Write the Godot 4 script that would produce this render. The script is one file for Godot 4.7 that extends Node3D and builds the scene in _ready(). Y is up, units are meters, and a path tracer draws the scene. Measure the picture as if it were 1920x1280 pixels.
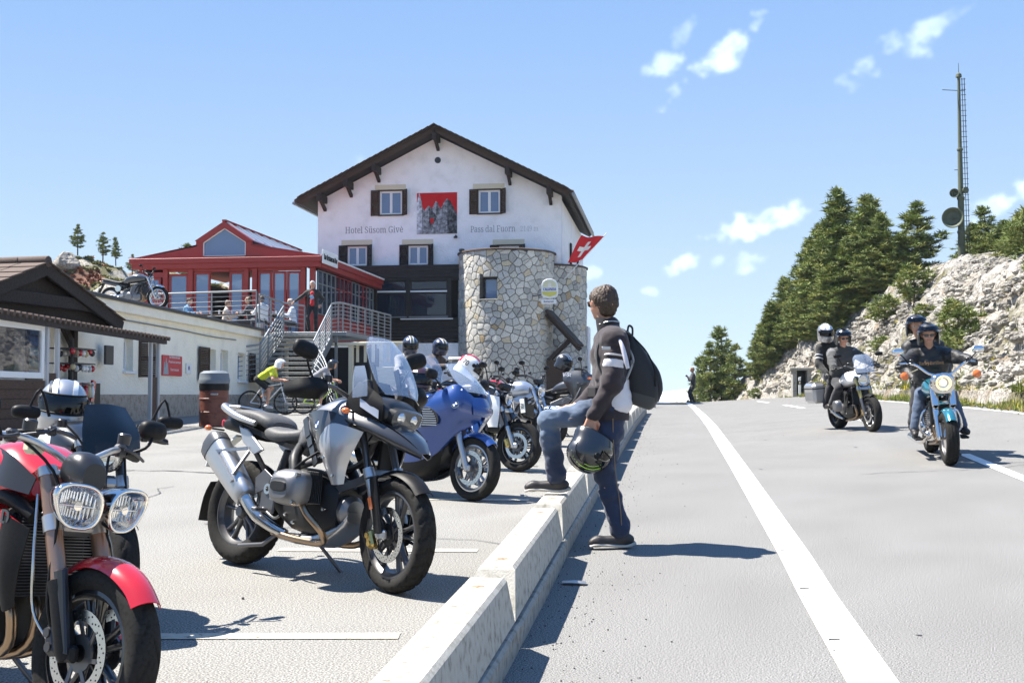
extends Node3D
var M:={}
var counts:={}
var sg_next:=1
var rng:=RandomNumberGenerator.new()
var nz:=FastNoiseLite.new()
var cam_pos:=V(0,1.13,0)
func _ready() -> void:
	rng.seed=20260
	var cam:=Camera3D.new()
	cam.name="camera"
	cam.fov=32.45
	cam.near=.1
	cam.far=4000.0
	cam.rotation_order=EULER_ORDER_YXZ
	cam.rotation_degrees=V(2.603,7.7,0)
	cam.position=cam_pos
	add_child(cam)
	cam.current=true
	var sky_m:=ProceduralSkyMaterial.new()
	sky_m.sky_top_color=Color(.345,.51,.735)
	sky_m.sky_horizon_color=Color(.69,.755,.775)
	sky_m.sky_curve=.16
	sky_m.sky_energy_multiplier=1.0
	sky_m.ground_bottom_color=Color(.45,.45,.43)
	sky_m.ground_horizon_color=Color(.64,.69,.73)
	sky_m.sun_angle_max=.6
	sky_m.sky_cover=clouds()
	sky_m.sky_cover_modulate=Color(.62,.62,.61,1)
	var sky:=Sky.new()
	sky.sky_material=sky_m
	var env:=Environment.new()
	env.background_mode=Environment.BG_SKY
	env.sky=sky
	env.background_energy_multiplier=.7
	env.tonemap_mode=Environment.TONE_MAPPER_LINEAR
	env.tonemap_exposure=2.75
	env.sdfgi_enabled=true
	env.ssao_enabled=true
	env.ssil_enabled=true
	env.fog_enabled=true
	env.fog_light_color=Color(.85,.92,1.0)
	env.fog_density=.00016
	var we:=WorldEnvironment.new()
	we.name="environment"
	we.environment=env
	add_child(we)
	var sun:=DirectionalLight3D.new()
	sun.name="sun"
	sun.light_energy=1.6
	sun.light_color=Color(1.0,.975,.935)
	sun.light_angular_distance=.5
	sun.shadow_enabled=true
	sun.look_at_from_position(Vector3.ZERO,V(1.05,-1.75,.14))
	add_child(sun)
	materials()
	ground()
	kerbs()
	hotel()
	cafe()
	wing_and_terrace()
	stairs()
	kiosk()
	far_things()
	rock_slope()
	left_hill()
	trees()
	bikes()
	people()
	small_things()
# ---------- sky cover: soft clouds where they stand over the pass ----------
func clouds() -> ImageTexture:
	var W:=4096
	var H:=2048
	var im:=Image.create(W,H,false,Image.FORMAT_RGBA8)
	im.fill(Color(1,1,1,0))
	var n:=FastNoiseLite.new()
	n.seed=4
	n.frequency=.03
	n.fractal_octaves=5
	for c in[[2.6,16.09,2.47,.83,.75,1.0],[-.32,15.73,.99,.57,.1,.8],[.7,17.24,.62,.57,.4,.4],[10.66,15.78,2.08,.99,.5,.6],[12.51,16.74,1.56,.42,.5,.3],[4.61,8.39,2.47,.68,.22,1.0],[.45,6.29,.78,.44,.3,.7],[3.74,6.36,1.09,.47,.2,.55],[-1.01,5.03,.47,.31,0,.5],[15.44,8.98,1.56,.78,.3,.9],[-3.93,5.96,.52,.36,0,.4],[-15.47,11.21,.42,.36,.3,.25],[2.23,6.44,.52,.31,.5,.4],
			[60,14,6,1.6,.2,.9],[95,22,7,2.2,.3,.8],[140,11,8,1.6,.0,.9],[-80,16,6,1.8,.2,.7],[-130,12,7,1.7,.1,.9],[180,26,8,2.4,.3,.7]]:
		var u:=fposmod(c[0]/360.0,1.0)*W
		var v:float=(.5-c[1]/180.0)*H
		var rx:float=c[2]*W/360.0*1.35
		var ry:float=(c[3]+c[2]*absf(c[4]))*H/180.0*1.35
		for y in range(int(v-ry),int(v+ry)):
			for x in range(int(u-rx),int(u+rx)):
				var dx:float=(x-u)/(c[2]*W/360.0)
				var dy:float=((y-v)+(x-u)*c[4])/(c[3]*H/180.0)
				var nv:=n.get_noise_2d(x,y*1.25)
				var a:float=(1.0-dx*dx-dy*dy)*.75+nv*1.5+.75*n.get_noise_2d(x*2.7,y*3.1)
				a=smoothstep(-.1,1.25,a)*c[5]
				if a>.004:
					var px:=posmod(x,W)
					var o:=im.get_pixel(px,y).a
					im.set_pixel(px,y,Color(1,1,1,clampf(o+a*(1.0-o),0,1)))
	return ImageTexture.create_from_image(im)
# ---------- ground heights: the pass road climbs away from the viewer ----------
const GD:=[-40.0,-10.0,.0,4.0,6.75,8.0,10.8,14.4,24.0,30.0,40.0,55.0,62.0,75.0,100.0,160.0]
const GH:=[-1.2,-.3,-.14,-.07,.0,.06,.14,.24,.47,.55,.63,.70,.71,.55,-.3,-4.0]
func gy(x: float, z: float) -> float:
	var d:=-z
	var i:=0
	while i<GD.size()-2 and d>GD[i+1]:
		i+=1
	var h:float=lerpf(GH[i],GH[i+1],clampf((d-GD[i])/(GD[i+1]-GD[i]),0,1))
	if x>.82:
		h+=smoothstep(11.0,20.0,d)*.055*(minf(x,6.6)-.82)
	return h
func gp(x: float, z: float, up := .0) -> Vector3:
	return V(x,gy(x,z)+up,z)
func sheet(called: String, xs: Array, zs: Array, lift: float, m: Material) -> MeshInstance3D:
	var s:=S()
	s.set_smooth_group(0)
	var fine:=[]
	for i in xs.size()-1:
		var n:=maxi(1,int(ceil((xs[i+1]-xs[i])/.5)))if xs[i]>-12.0 else 1
		for k in n:
			fine.append(lerpf(xs[i],xs[i+1],float(k)/n))
	fine.append(xs[-1])
	xs=fine
	for i in xs.size()-1:
		for j in zs.size()-1:
			var q:=[gp(xs[i],zs[j],lift),gp(xs[i],zs[j+1],lift),gp(xs[i+1],zs[j+1],lift),gp(xs[i+1],zs[j],lift)]
			for k in[0,1,2,0,2,3]:
				var w:=.95+(.16 if lift==.0 else .06)*nz.get_noise_2d(q[k].x*.55,q[k].z*.3)+.12*nz.get_noise_2d(q[k].x*1.7+40.0,q[k].z*.9)
				s.set_color(Color(w,w*.998,w*.99))
				s.add_vertex(q[k])
	return struct(called,s,m)
func zrange() -> Array:
	var zs:=[]
	var d:=-4.0
	while d<70.0:
		zs.append(-d)
		d+=.5 if d<40.0 else 1.0
	while d<=130.0:
		zs.append(-d)
		d+=3.0
	return zs
func stripe(s: SurfaceTool, a: Vector2, b: Vector2, w: float, lift := .009) -> void:
	var n:=maxi(2,int(ceil((b-a).length()/.25)))
	var side:=(b-a).normalized().orthogonal()*w*.5
	for i in n:
		var p:=a.lerp(b,float(i)/n)
		var q:=a.lerp(b,float(i+1)/n)
		quad(s,gp(p.x+side.x,p.y+side.y,lift),gp(q.x+side.x,q.y+side.y,lift),gp(q.x-side.x,q.y-side.y,lift),gp(p.x-side.x,p.y-side.y,lift))
func ground() -> void:
	var s:=S()
	s.set_smooth_group(0)
	var xs:=[-400.0,-200.0,-110.0,-70.0,-50.0,-40.0,-32.0,-26.0,-20.0,-14.0,-8.0,-3.0,.0,3.0,6.0,8.0,12.0,18.0,26.0,40.0,70.0,120.0,220.0,400.0]
	var zs:=[40.0,20.0,10.0,4.0,.0,-4.0,-8.0,-12.0,-16.0,-20.0,-24.0,-30.0,-36.0,-42.0,-50.0,-56.0,-62.0,-68.0,-75.0,-85.0,-100.0,-130.0,-160.0,-220.0,-320.0,-450.0]
	var hh := func(x: float, z: float) -> Vector3:
		var y:=gy(x,z)-.12
		if-z>75.0:
			y-=(-z-75.0)*.12
		return Vector3(x,y,z)
	for i in xs.size()-1:
		for j in zs.size()-1:
			quad(s,hh.call(xs[i],zs[j]),hh.call(xs[i],zs[j+1]),hh.call(xs[i+1],zs[j+1]),hh.call(xs[i+1],zs[j]))
	struct("ground",s,M.soil)
	var z:=zrange()
	sheet("parking_lot",[-34.0,-28.0,-24.0,-20.0,-16.0,-13.0,-10.0,-8.0,-6.0,-5.0,-4.0,-3.0,-2.0,-1.3,-.72],z,.0,M.lot)
	sheet("road",[-.72,.0,.82,2.0,3.2,4.6,6.0,6.6,7.3],z,.004,M.road)
	s=S()
	stripe(s,Vector2(.8,3.0),Vector2(.87,-62.0),.21)
	part(self,"lane_marking",s,M.paint).set_meta("kind","structure")
	for k in 4:
		s=S()
		var z0:=-4.2-12.0*k
		stripe(s,Vector2(3.74,z0+(-6.0 if k>0 else-6.0)),Vector2(3.74,z0-11.6),.15)
		part(self,"lane_marking",s,M.paint).set_meta("kind","structure")
	s=S()
	stripe(s,Vector2(6.62,3.0),Vector2(6.62,-62.0),.15)
	part(self,"lane_marking",s,M.paint).set_meta("kind","structure")
	for b in[[-2.62,-5.40,-1.30,-5.57],[-2.7,-7.9,-1.32,-8.0],[-2.8,-10.9,-1.32,-10.95],[-2.9,-13.85,-1.35,-13.9],[-2.9,-16.8,-1.4,-16.85],[-2.9,-19.8,-1.4,-19.85]]:
		s=S()
		stripe(s,Vector2(b[0],b[1]),Vector2(b[2],b[3]),.12,.005)
		part(self,"bay_line",s,M.paint_old).set_meta("kind","structure")
	for c in 7:
		s=S()
		var p:=Vector2(rng.randf_range(-9.0,-2.5),rng.randf_range(-5.0,-22.0))
		if c>5:
			p=Vector2(rng.randf_range(.0,2.5),rng.randf_range(-6.0,-20.0))
		var dir:=Vector2.from_angle(rng.randf_range(-.5,.5)+(.0 if c % 2==0 else PI/2))
		for k in 26:
			var q:=p+dir.rotated(rng.randf_range(-.5,.5))*.13
			if q.x<-.9 or c>5:
				stripe(s,p,q,rng.randf_range(.006,.016),.007)
			p=q
		part(self,"asphalt_crack",s,M.tar).set_meta("kind","structure")
	s=S()
	var jp:=Vector2(-12.0,-13.6)
	while jp.x<-2.2:
		var jq:=jp+Vector2(rng.randf_range(.12,.3),rng.randf_range(-.08,.09)+.012)
		stripe(s,jp,jq,rng.randf_range(.02,.09),.006)
		jp=jq
	part(self,"asphalt_joint",s,M.tar_old).set_meta("kind","structure")
	for k in 26:
		s=S()
		var p:=Vector2(rng.randf_range(-6.5,3.0),-rng.randf_range(5.0,24.0))
		if k<12:
			p=Vector2(rng.randf_range(-3.4,-1.6),-rng.randf_range(5.0,22.0))
		var rr:=rng.randf_range(.015,.05)
		var c:=gp(p.x,p.y,.0055+.0002*k)
		for q in 14:
			var a:=TAU*q/14
			var b:=TAU*(q+1)/14
			var ra:=rr*(.8+.4*nz.get_noise_2d(k*5.0,cos(a)*2.0+sin(a)))
			var rb:=rr*(.8+.4*nz.get_noise_2d(k*5.0,cos(b)*2.0+sin(b)))
			s.add_vertex(c)
			s.add_vertex(gp(p.x+cos(b)*rb,p.y+sin(b)*rb*1.4,.0055+.0002*k))
			s.add_vertex(gp(p.x+cos(a)*ra,p.y+sin(a)*ra*1.4,.0055+.0002*k))
		part(self,"oil_spot",s,M.oil).set_meta("kind","structure")
	var mm:=MultiMesh.new()
	mm.transform_format=MultiMesh.TRANSFORM_3D
	var st:=S()
	ball(st,Vector3.ZERO,1.0,6,V(1,.7,.8))
	st.generate_normals()
	mm.mesh=st.commit()
	var xf:=[]
	for i in 800:
		var zz:=-4.2-pow(rng.randf(),1.7)*26.0
		var xx:=-.70+absf(rng.randfn(.0,.28))
		var r:=rng.randf_range(.002,.006)
		if i % 5==0:
			xx=rng.randf_range(-7.0,5.0)
			r*=.8
		if i % 40==0:
			r*=2.2
		xf.append(Transform3D(Basis(Vector3.UP,rng.randf()*TAU).scaled(V(r,r,r)),gp(xx,zz,.007)))
	mm.instance_count=xf.size()
	for i in xf.size():
		mm.set_instance_transform(i,xf[i])
	var mi:=MultiMeshInstance3D.new()
	mi.name="gravel"
	mi.multimesh=mm
	mi.material_override=M.grit
	add_child(mi)
	stuff(mi)
func kerbs() -> void:
	var zz:=-.56
	for k in 14:
		var s:=S()
		var l:=2.42
		box(s,V(-.86,gy(-.8,zz-l*.5)+.015,zz-l*.5),V(.34,.21,l-.008),.014,Basis(Vector3.RIGHT,-atan2(gy(-.8,zz-l)-gy(-.8,zz),l)*-1.0))
		var o:=part(self,"kerb_plinth",s,M.concrete)
		tag(o,"low concrete kerb base under the %s white parking block counted from the camera" %["first","second","third","fourth","fifth","sixth","seventh","eighth","ninth","tenth","eleventh","twelfth","thirteenth","fourteenth"][k],"kerb","kerb lengths between the lot and the road")
		var t:=thing("parking_block","white concrete parking block with slanted ends, %s along the kerb from the camera" %["first","second","third","fourth","fifth","sixth","seventh","eighth","ninth","tenth","eleventh","twelfth","thirteenth","fourteenth"][k],"parking block",Vector3.ZERO,.0,"white parking blocks in a row on the kerb")
		s=S()
		var y0:=gy(-.8,zz)+.122
		var y1:=gy(-.8,zz-l)+.122
		var e:=.14+rng.randf_range(-.01,.01)
		var top:=.225
		var st:=[[zz-.006,y0,.0],[zz-e,lerpf(y0,y1,e/l)+top,1.0],[zz-l+e,lerpf(y0,y1,1.0-e/l)+top,1.0],[zz-l+.006,y1,.0]]
		var f := func(i: int, u: float, low: bool) -> Vector3:
			var yb:=lerpf(y0,y1,(zz-st[i][0])/l)
			return V(u,yb if low else st[i][1],st[i][0])
		var c:=V(-.87,y0+.1,zz-l*.5)
		var b:=.016
		quad_out(s,f.call(0,-.715,true),f.call(1,-.735,false)+V(0,-b,0),f.call(2,-.735,false)+V(0,-b,0),f.call(3,-.715,true),c)
		quad_out(s,f.call(0,-1.02,true),f.call(1,-.915,false)+V(0,-b,0),f.call(2,-.915,false)+V(0,-b,0),f.call(3,-1.02,true),c)
		quad_out(s,f.call(1,-.735,false)+V(0,-b,0),f.call(1,-.735-b,false)+V(0,0,-b),f.call(2,-.735-b,false)+V(0,0,b),f.call(2,-.735,false)+V(0,-b,0),c)
		quad_out(s,f.call(1,-.915,false)+V(0,-b,0),f.call(1,-.915+b,false)+V(0,0,-b),f.call(2,-.915+b,false)+V(0,0,b),f.call(2,-.915,false)+V(0,-b,0),c)
		quad_out(s,f.call(1,-.735-b,false)+V(0,0,-b),f.call(1,-.915+b,false)+V(0,0,-b),f.call(2,-.915+b,false)+V(0,0,b),f.call(2,-.735-b,false)+V(0,0,b),c)
		for g in[[0,1,-1.0],[3,2,1.0]]:
			quad_out(s,f.call(g[0],-.715,true),f.call(g[1],-.735,false)+V(0,-b,0),f.call(g[1],-.915,false)+V(0,-b,0),f.call(g[0],-1.02,true),c)
			quad_out(s,f.call(g[1],-.735,false)+V(0,-b,0),f.call(g[1],-.735-b,false)+V(0,0,g[2]*b),f.call(g[1],-.915+b,false)+V(0,0,g[2]*b),f.call(g[1],-.915,false)+V(0,-b,0),c)
		part(t,"block",s,M.concrete_white)
		for w in[.36,l-.36]:
			s=S()
			var yt:=lerpf(y0,y1,w/l)+top
			lathe(s,V(-.825,yt-.004,zz-w),Vector3.UP,[[0,.011],[.0045,.011],[.006,.006],[.006,0]],10)
			part(t,"anchor_bolt",s,M.rust)
			s=S()
			var ring:=PackedVector2Array()
			for q in 14:
				var rr:=rng.randf_range(.016,.028)
				ring.append(Vector2(cos(TAU*q/14)*rr*1.3,sin(TAU*q/14)*rr))
			slab(s,ring,.0,.002,.0,Transform3D(Basis(Vector3.RIGHT,-PI/2),V(-.825,yt-.0005,zz-w)))
			part(t,"rust_stain",s,M.rust_stain)
		zz-=l
# ---------- naming and tagging ----------
func nm(p: Node, called: String) -> String:
	var k:=str(p.get_instance_id())+called
	var n:int=counts.get(k,0)
	counts[k]=n+1
	return called if n==0 else "%s_%03d" %[called,n]
func tag(o:Node,label:String,category:String,group:="") -> Node:
	o.set_meta("label",label)
	o.set_meta("category",category)
	if group!="":
		o.set_meta("group",group)
	return o
func thing(called:String,label:String,category:String,at:=Vector3.ZERO,turn:=.0,group:="") -> Node3D:
	var o:=Node3D.new()
	o.name=nm(self,called)
	add_child(o,true)
	o.position=at
	o.rotation.y=turn
	tag(o,label,category,group)
	return o
func part(p: Node, called: String, s, m: Material) -> MeshInstance3D:
	var o:=MeshInstance3D.new()
	o.name=nm(p,called)
	if s is SurfaceTool:
		s.generate_normals()
		o.mesh=s.commit()
	else:
		o.mesh=s
	o.material_override=m
	p.add_child(o,true)
	return o
func struct(called: String, s, m: Material) -> MeshInstance3D:
	var o:=part(self,called,s,m)
	o.set_meta("kind","structure")
	return o
func stuff(o: Node) -> Node:
	o.set_meta("kind","stuff")
	return o
func grp(p: Node, called: String, at := Vector3.ZERO) -> Node3D:
	var o:=Node3D.new()
	o.name=nm(p,called)
	p.add_child(o,true)
	o.position=at
	return o
func dup(src:Node3D,at:Vector3,turn:float,label:="") -> Node3D:
	var o:Node3D=src.duplicate()
	var base:=str(src.name)
	if base.length()>4 and base[base.length()-4]=="_" and base.right(3).is_valid_int():
		base=base.left(base.length()-4)
	o.name=nm(self,base)
	add_child(o,true)
	o.position=at
	o.rotation.y=turn
	if label!="":
		o.set_meta("label",label)
	return o
# ---------- shapes ----------
func S() -> SurfaceTool:
	var s:=SurfaceTool.new()
	s.begin(Mesh.PRIMITIVE_TRIANGLES)
	s.set_color(Color.WHITE)
	s.set_smooth_group(-1)
	return s
func v2(a: Array) -> PackedVector2Array:
	var o:=PackedVector2Array()
	for i in range(0,a.size()-1,2):
		o.append(Vector2(a[i],a[i+1]))
	return o
func V(x: float, y: float, z: float) -> Vector3:
	return Vector3(x,y,z)
func quad(s: SurfaceTool, a: Vector3, b: Vector3, c: Vector3, d: Vector3) -> void:
	s.add_vertex(a); s.add_vertex(b); s.add_vertex(c)
	s.add_vertex(a); s.add_vertex(c); s.add_vertex(d)
func tri_out(s: SurfaceTool, a: Vector3, b: Vector3, c: Vector3, o: Vector3) -> void:
	s.add_vertex(a)
	if(a-c).cross(a-b).dot(a-o)<.0:
		s.add_vertex(c); s.add_vertex(b)
	else:
		s.add_vertex(b); s.add_vertex(c)
func quad_out(s: SurfaceTool, a: Vector3, b: Vector3, c: Vector3, d: Vector3, o: Vector3) -> void:
	tri_out(s,a,b,c,o)
	tri_out(s,a,c,d,o)
# chamfered box
func box(s: SurfaceTool, c: Vector3, size: Vector3, ch := .0, b := Basis.IDENTITY) -> SurfaceTool:
	s.set_smooth_group(-1)
	var h:=size*.5
	ch=minf(ch,minf(h.x,minf(h.y,h.z))*.9)
	var P := func(ax: int, sg: Array) -> Vector3:
		var p:=Vector3.ZERO
		for k in 3:
			p[k]=sg[k]*(h[k]if k==ax or ch==.0 else h[k]-ch)
		return c+b*p
	for a in 3:
		var u:=(a+1)% 3
		var v:=(a+2)% 3
		for sa in[-1,1]:
			var q:=[]
			for uv in[[-1,-1],[1,-1],[1,1],[-1,1]]:
				var sg:=[0,0,0]
				sg[a]=sa; sg[u]=uv[0]; sg[v]=uv[1]
				q.append(P.call(a,sg))
			quad_out(s,q[0],q[1],q[2],q[3],c)
		if ch>.0:
			for su in[-1,1]:
				for sv in[-1,1]:
					var q:=[]
					for e in[[-1,u],[1,u],[1,v],[-1,v]]:
						var sg:=[0,0,0]
						sg[a]=e[0]; sg[u]=su; sg[v]=sv
						q.append(P.call(e[1],sg))
					quad_out(s,q[0],q[1],q[2],q[3],c)
	if ch>.0:
		for sx in[-1,1]:
			for sy in[-1,1]:
				for sz in[-1,1]:
					tri_out(s,P.call(0,[sx,sy,sz]),P.call(1,[sx,sy,sz]),P.call(2,[sx,sy,sz]),c)
	return s
# beam between two points with a rectangular section (w along side, h along up)
func beam(s: SurfaceTool, a: Vector3, b: Vector3, w: float, h: float, up := Vector3.UP, ch := .0) -> SurfaceTool:
	var x:=(b-a).normalized()
	if absf(x.dot(up))>.99:
		up=Vector3.RIGHT
	var z:=x.cross(up).normalized()
	var y:=z.cross(x)
	return box(s,(a+b)*.5,V((b-a).length(),h,w),ch,Basis(x,y,z))
func cr(p: Array, n: int) -> Array:
	if n<=1 or p.size()<3:
		return p
	var o:=[]
	for i in p.size()-1:
		var p0=p[maxi(i-1,0)]
		var p1=p[i]
		var p2=p[i+1]
		var p3=p[mini(i+2,p.size()-1)]
		for k in n:
			var t:=float(k)/n
			o.append(.5*((2.0*p1)+(p2-p0)*t+(2.0*p0-5.0*p1+4.0*p2-p3)*t*t+(3.0*p1-p0-3.0*p2+p3)*t*t*t))
	o.append(p[-1])
	return o
# closed rings -> smooth skin with caps; rings are PackedVector3Array of equal size
func skin(s: SurfaceTool, rings: Array, caps := true) -> SurfaceTool:
	var n:int=rings[0].size()
	sg_next+=1
	s.set_smooth_group(sg_next)
	for i in rings.size()-1:
		var a:PackedVector3Array=rings[i]
		var b:PackedVector3Array=rings[i+1]
		for j in n:
			var k:=(j+1)% n
			quad(s,a[j],a[k],b[k],b[j])
	if caps:
		s.set_smooth_group(-1)
		for e in[0,rings.size()-1]:
			var r:PackedVector3Array=rings[e]
			var c:=Vector3.ZERO
			for p in r:
				c+=p
			c/=n
			for j in n:
				var k:=(j+1)% n
				if e==0:
					s.add_vertex(c); s.add_vertex(r[k]); s.add_vertex(r[j])
				else:
					s.add_vertex(c); s.add_vertex(r[j]); s.add_vertex(r[k])
	return s
func tube(s: SurfaceTool, pts: Array, r, seg := 8, sub := 1, caps := true) -> SurfaceTool:
	var rad:=[]
	for i in pts.size():
		rad.append(float(r[i])if r is Array else float(r))
	if sub>1:
		pts=cr(pts,sub)
		rad=cr(rad,sub)
	var rings:=[]
	var t:Vector3=(pts[1]-pts[0]).normalized()
	var u:=t.cross(Vector3.UP if absf(t.y)<.9 else Vector3.RIGHT).normalized()
	for i in pts.size():
		var d:Vector3
		if i==0:
			d=pts[1]-pts[0]
		elif i==pts.size()-1:
			d=pts[i]-pts[i-1]
		else:
			d=(pts[i+1]-pts[i]).normalized()+(pts[i]-pts[i-1]).normalized()
		d=d.normalized()
		u=(u-d*u.dot(d)).normalized()
		var w:=d.cross(u)
		var ring:=PackedVector3Array()
		for j in seg:
			var a:=TAU*j/seg
			ring.append(pts[i]+(u*cos(a)-w*sin(a))*maxf(rad[i],.0002))
		rings.append(ring)
	return skin(s,rings,caps)
# lathe: profile [[along, radius], ...] about an axis; splits smoothing at corners
func lathe(s: SurfaceTool, at: Vector3, axis: Vector3, prof: Array, seg := 20, arc := TAU) -> SurfaceTool:
	axis=axis.normalized()
	var u:=axis.cross(Vector3.UP if absf(axis.y)<.9 else Vector3.RIGHT).normalized()
	var w:=axis.cross(u)
	var area:=.0
	for i in prof.size():
		var a=prof[i]
		var b=prof[(i+1)% prof.size()]
		area+=a[0]*b[1]-b[0]*a[1]
	var fl:=area>.0
	var cs:=PackedVector2Array()
	for j in seg+1:
		cs.append(Vector2(cos(arc*j/seg),sin(arc*j/seg)))
	sg_next+=1
	for i in prof.size()-1:
		if i>0:
			var d0:=Vector2(prof[i][0]-prof[i-1][0],prof[i][1]-prof[i-1][1])
			var d1:=Vector2(prof[i+1][0]-prof[i][0],prof[i+1][1]-prof[i][1])
			if absf(d0.angle_to(d1))>.6:
				sg_next+=1
		s.set_smooth_group(sg_next)
		var a:Vector3=at+axis*prof[i][0]
		var b:Vector3=at+axis*prof[i+1][0]
		var ra:float=prof[i][1]
		var rb:float=prof[i+1][1]
		for j in seg:
			var e0:=u*cs[j].x+w*cs[j].y
			var e1:=u*cs[j+1].x+w*cs[j+1].y
			var p0:=a+e0*ra
			var p1:=a+e1*ra
			var p2:=b+e1*rb
			var p3:=b+e0*rb
			if fl:
				quad(s,p0,p1,p2,p3)
			else:
				quad(s,p3,p2,p1,p0)
	return s
func cyl(s: SurfaceTool, a: Vector3, b: Vector3, r: float, seg := 14, ch := .0) -> SurfaceTool:
	var l:=(b-a).length()
	if ch>.0:
		return lathe(s,a,b-a,[[0,0],[0,r-ch],[ch,r],[l-ch,r],[l,r-ch],[l,0]],seg)
	return lathe(s,a,b-a,[[0,0],[0,r],[l,r],[l,0]],seg)
func ball(s: SurfaceTool, c: Vector3, r: float, seg := 12, sc := Vector3.ONE) -> SurfaceTool:
	var rings:=[]
	var n:=maxi(4,seg/2)
	for i in n+1:
		var th:=PI*i/n
		var ring:=PackedVector3Array()
		for j in seg:
			var a:=TAU*j/seg
			ring.append(c+V(sin(th)*cos(a),-cos(th),sin(th)*sin(a))*maxf(r,.0)*sc)
		rings.append(ring)
	return skin(s,rings,false)
# loft: sections [centre, half up vector, half side vector, power, (taper)]
func loft(s: SurfaceTool, secs: Array, seg := 20, sub := 3, caps := true) -> SurfaceTool:
	var cs:=[]; var us:=[]; var ws:=[]; var ps:=[]; var ts:=[]
	for q in secs:
		cs.append(q[0]); us.append(q[1]); ws.append(q[2])
		ps.append(float(q[3])if q.size()>3 else 2.0)
		ts.append(float(q[4])if q.size()>4 else .0)
	cs=cr(cs,sub); us=cr(us,sub); ws=cr(ws,sub); ps=cr(ps,sub); ts=cr(ts,sub)
	var rings:=[]
	for i in cs.size():
		var ring:=PackedVector3Array()
		var e:float=2.0/maxf(ps[i],.6)
		for j in seg:
			var a:=TAU*(j+.5)/seg
			var x:=signf(cos(a))*pow(absf(cos(a)),e)
			var y:=signf(sin(a))*pow(absf(sin(a)),e)
			ring.append(cs[i]+us[i]*y+ws[i]*x*(1.0+ts[i]*y))
		rings.append(ring)
	return skin(s,rings,caps)
# sections along x: [x, y_low, y_high, half_width, power, taper, z]
func lx(s: SurfaceTool, q: Array, seg := 20, sub := 3) -> SurfaceTool:
	var o:=[]
	for r in q:
		o.append([V(r[0],(r[1]+r[2])*.5,r[6]if r.size()>6 else .0),V(0,(r[2]-r[1])*.5,0),V(0,0,r[3]),r[4]if r.size()>4 else 2.4,r[5]if r.size()>5 else .0])
	return loft(s,o,seg,sub)
# extruded outline in the xy plane between z0 and z1 with bevelled rims
func slab(s: SurfaceTool, poly, z0: float, z1: float, bev := .0, xf := Transform3D.IDENTITY, sub := 1) -> SurfaceTool:
	var p:PackedVector2Array=v2(poly)if poly is Array else poly
	if sub>1:
		var q:=PackedVector2Array()
		var n:=p.size()
		for i in n:
			for k in sub:
				q.append(p[i].cubic_interpolate(p[(i+1)% n],p[(i-1+n)% n],p[(i+2)% n],float(k)/sub))
		p=q
	if Geometry2D.is_polygon_clockwise(p):
		p.reverse()
	var n:=p.size()
	var ins:=PackedVector2Array()
	for i in n:
		var d0:=(p[i]-p[(i-1+n)% n]).normalized()
		var d1:=(p[(i+1)% n]-p[i]).normalized()
		var m:=Vector2(-(d0.y+d1.y),d0.x+d1.x)
		var l:=m.length()
		m=Vector2(-d0.y,d0.x)if l<.01 else m/l
		ins.append(p[i]+m*bev/maxf(.5,m.dot(Vector2(-d0.y,d0.x))))
	var tri:=Geometry2D.triangulate_polygon(ins if bev>.0 else p)
	if tri.is_empty():
		ins=p
		tri=Geometry2D.triangulate_polygon(p)
	var lay:=[[ins,z0],[p,z0+bev],[p,z1-bev],[ins,z1]]if bev>.0 else[[p,z0],[p,z1]]
	s.set_smooth_group(-1)
	var cap:PackedVector2Array=ins if bev>.0 else p
	for i in range(0,tri.size(),3):
		var a:=cap[tri[i]]
		var b:=cap[tri[i+1]]
		var c:=cap[tri[i+2]]
		if(b-a).cross(c-a)<.0:
			var t:=b
			b=c
			c=t
		s.add_vertex(xf*V(a.x,a.y,z1)); s.add_vertex(xf*V(c.x,c.y,z1)); s.add_vertex(xf*V(b.x,b.y,z1))
		s.add_vertex(xf*V(a.x,a.y,z0)); s.add_vertex(xf*V(b.x,b.y,z0)); s.add_vertex(xf*V(c.x,c.y,z0))
	sg_next+=1
	for i in n:
		var k:=(i+1)% n
		var pr:=(i-1+n)% n
		if absf((p[i]-p[pr]).angle_to(p[k]-p[i]))>.6:
			sg_next+=1
		for l in lay.size()-1:
			s.set_smooth_group(sg_next if l==1 or lay.size()==2 else-1)
			var A:PackedVector2Array=lay[l][0]
			var B:PackedVector2Array=lay[l+1][0]
			var za:float=lay[l][1]
			var zb:float=lay[l+1][1]
			quad(s,xf*V(A[i].x,A[i].y,za),xf*V(B[i].x,B[i].y,zb),xf*V(B[k].x,B[k].y,zb),xf*V(A[k].x,A[k].y,za))
	return s
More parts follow.
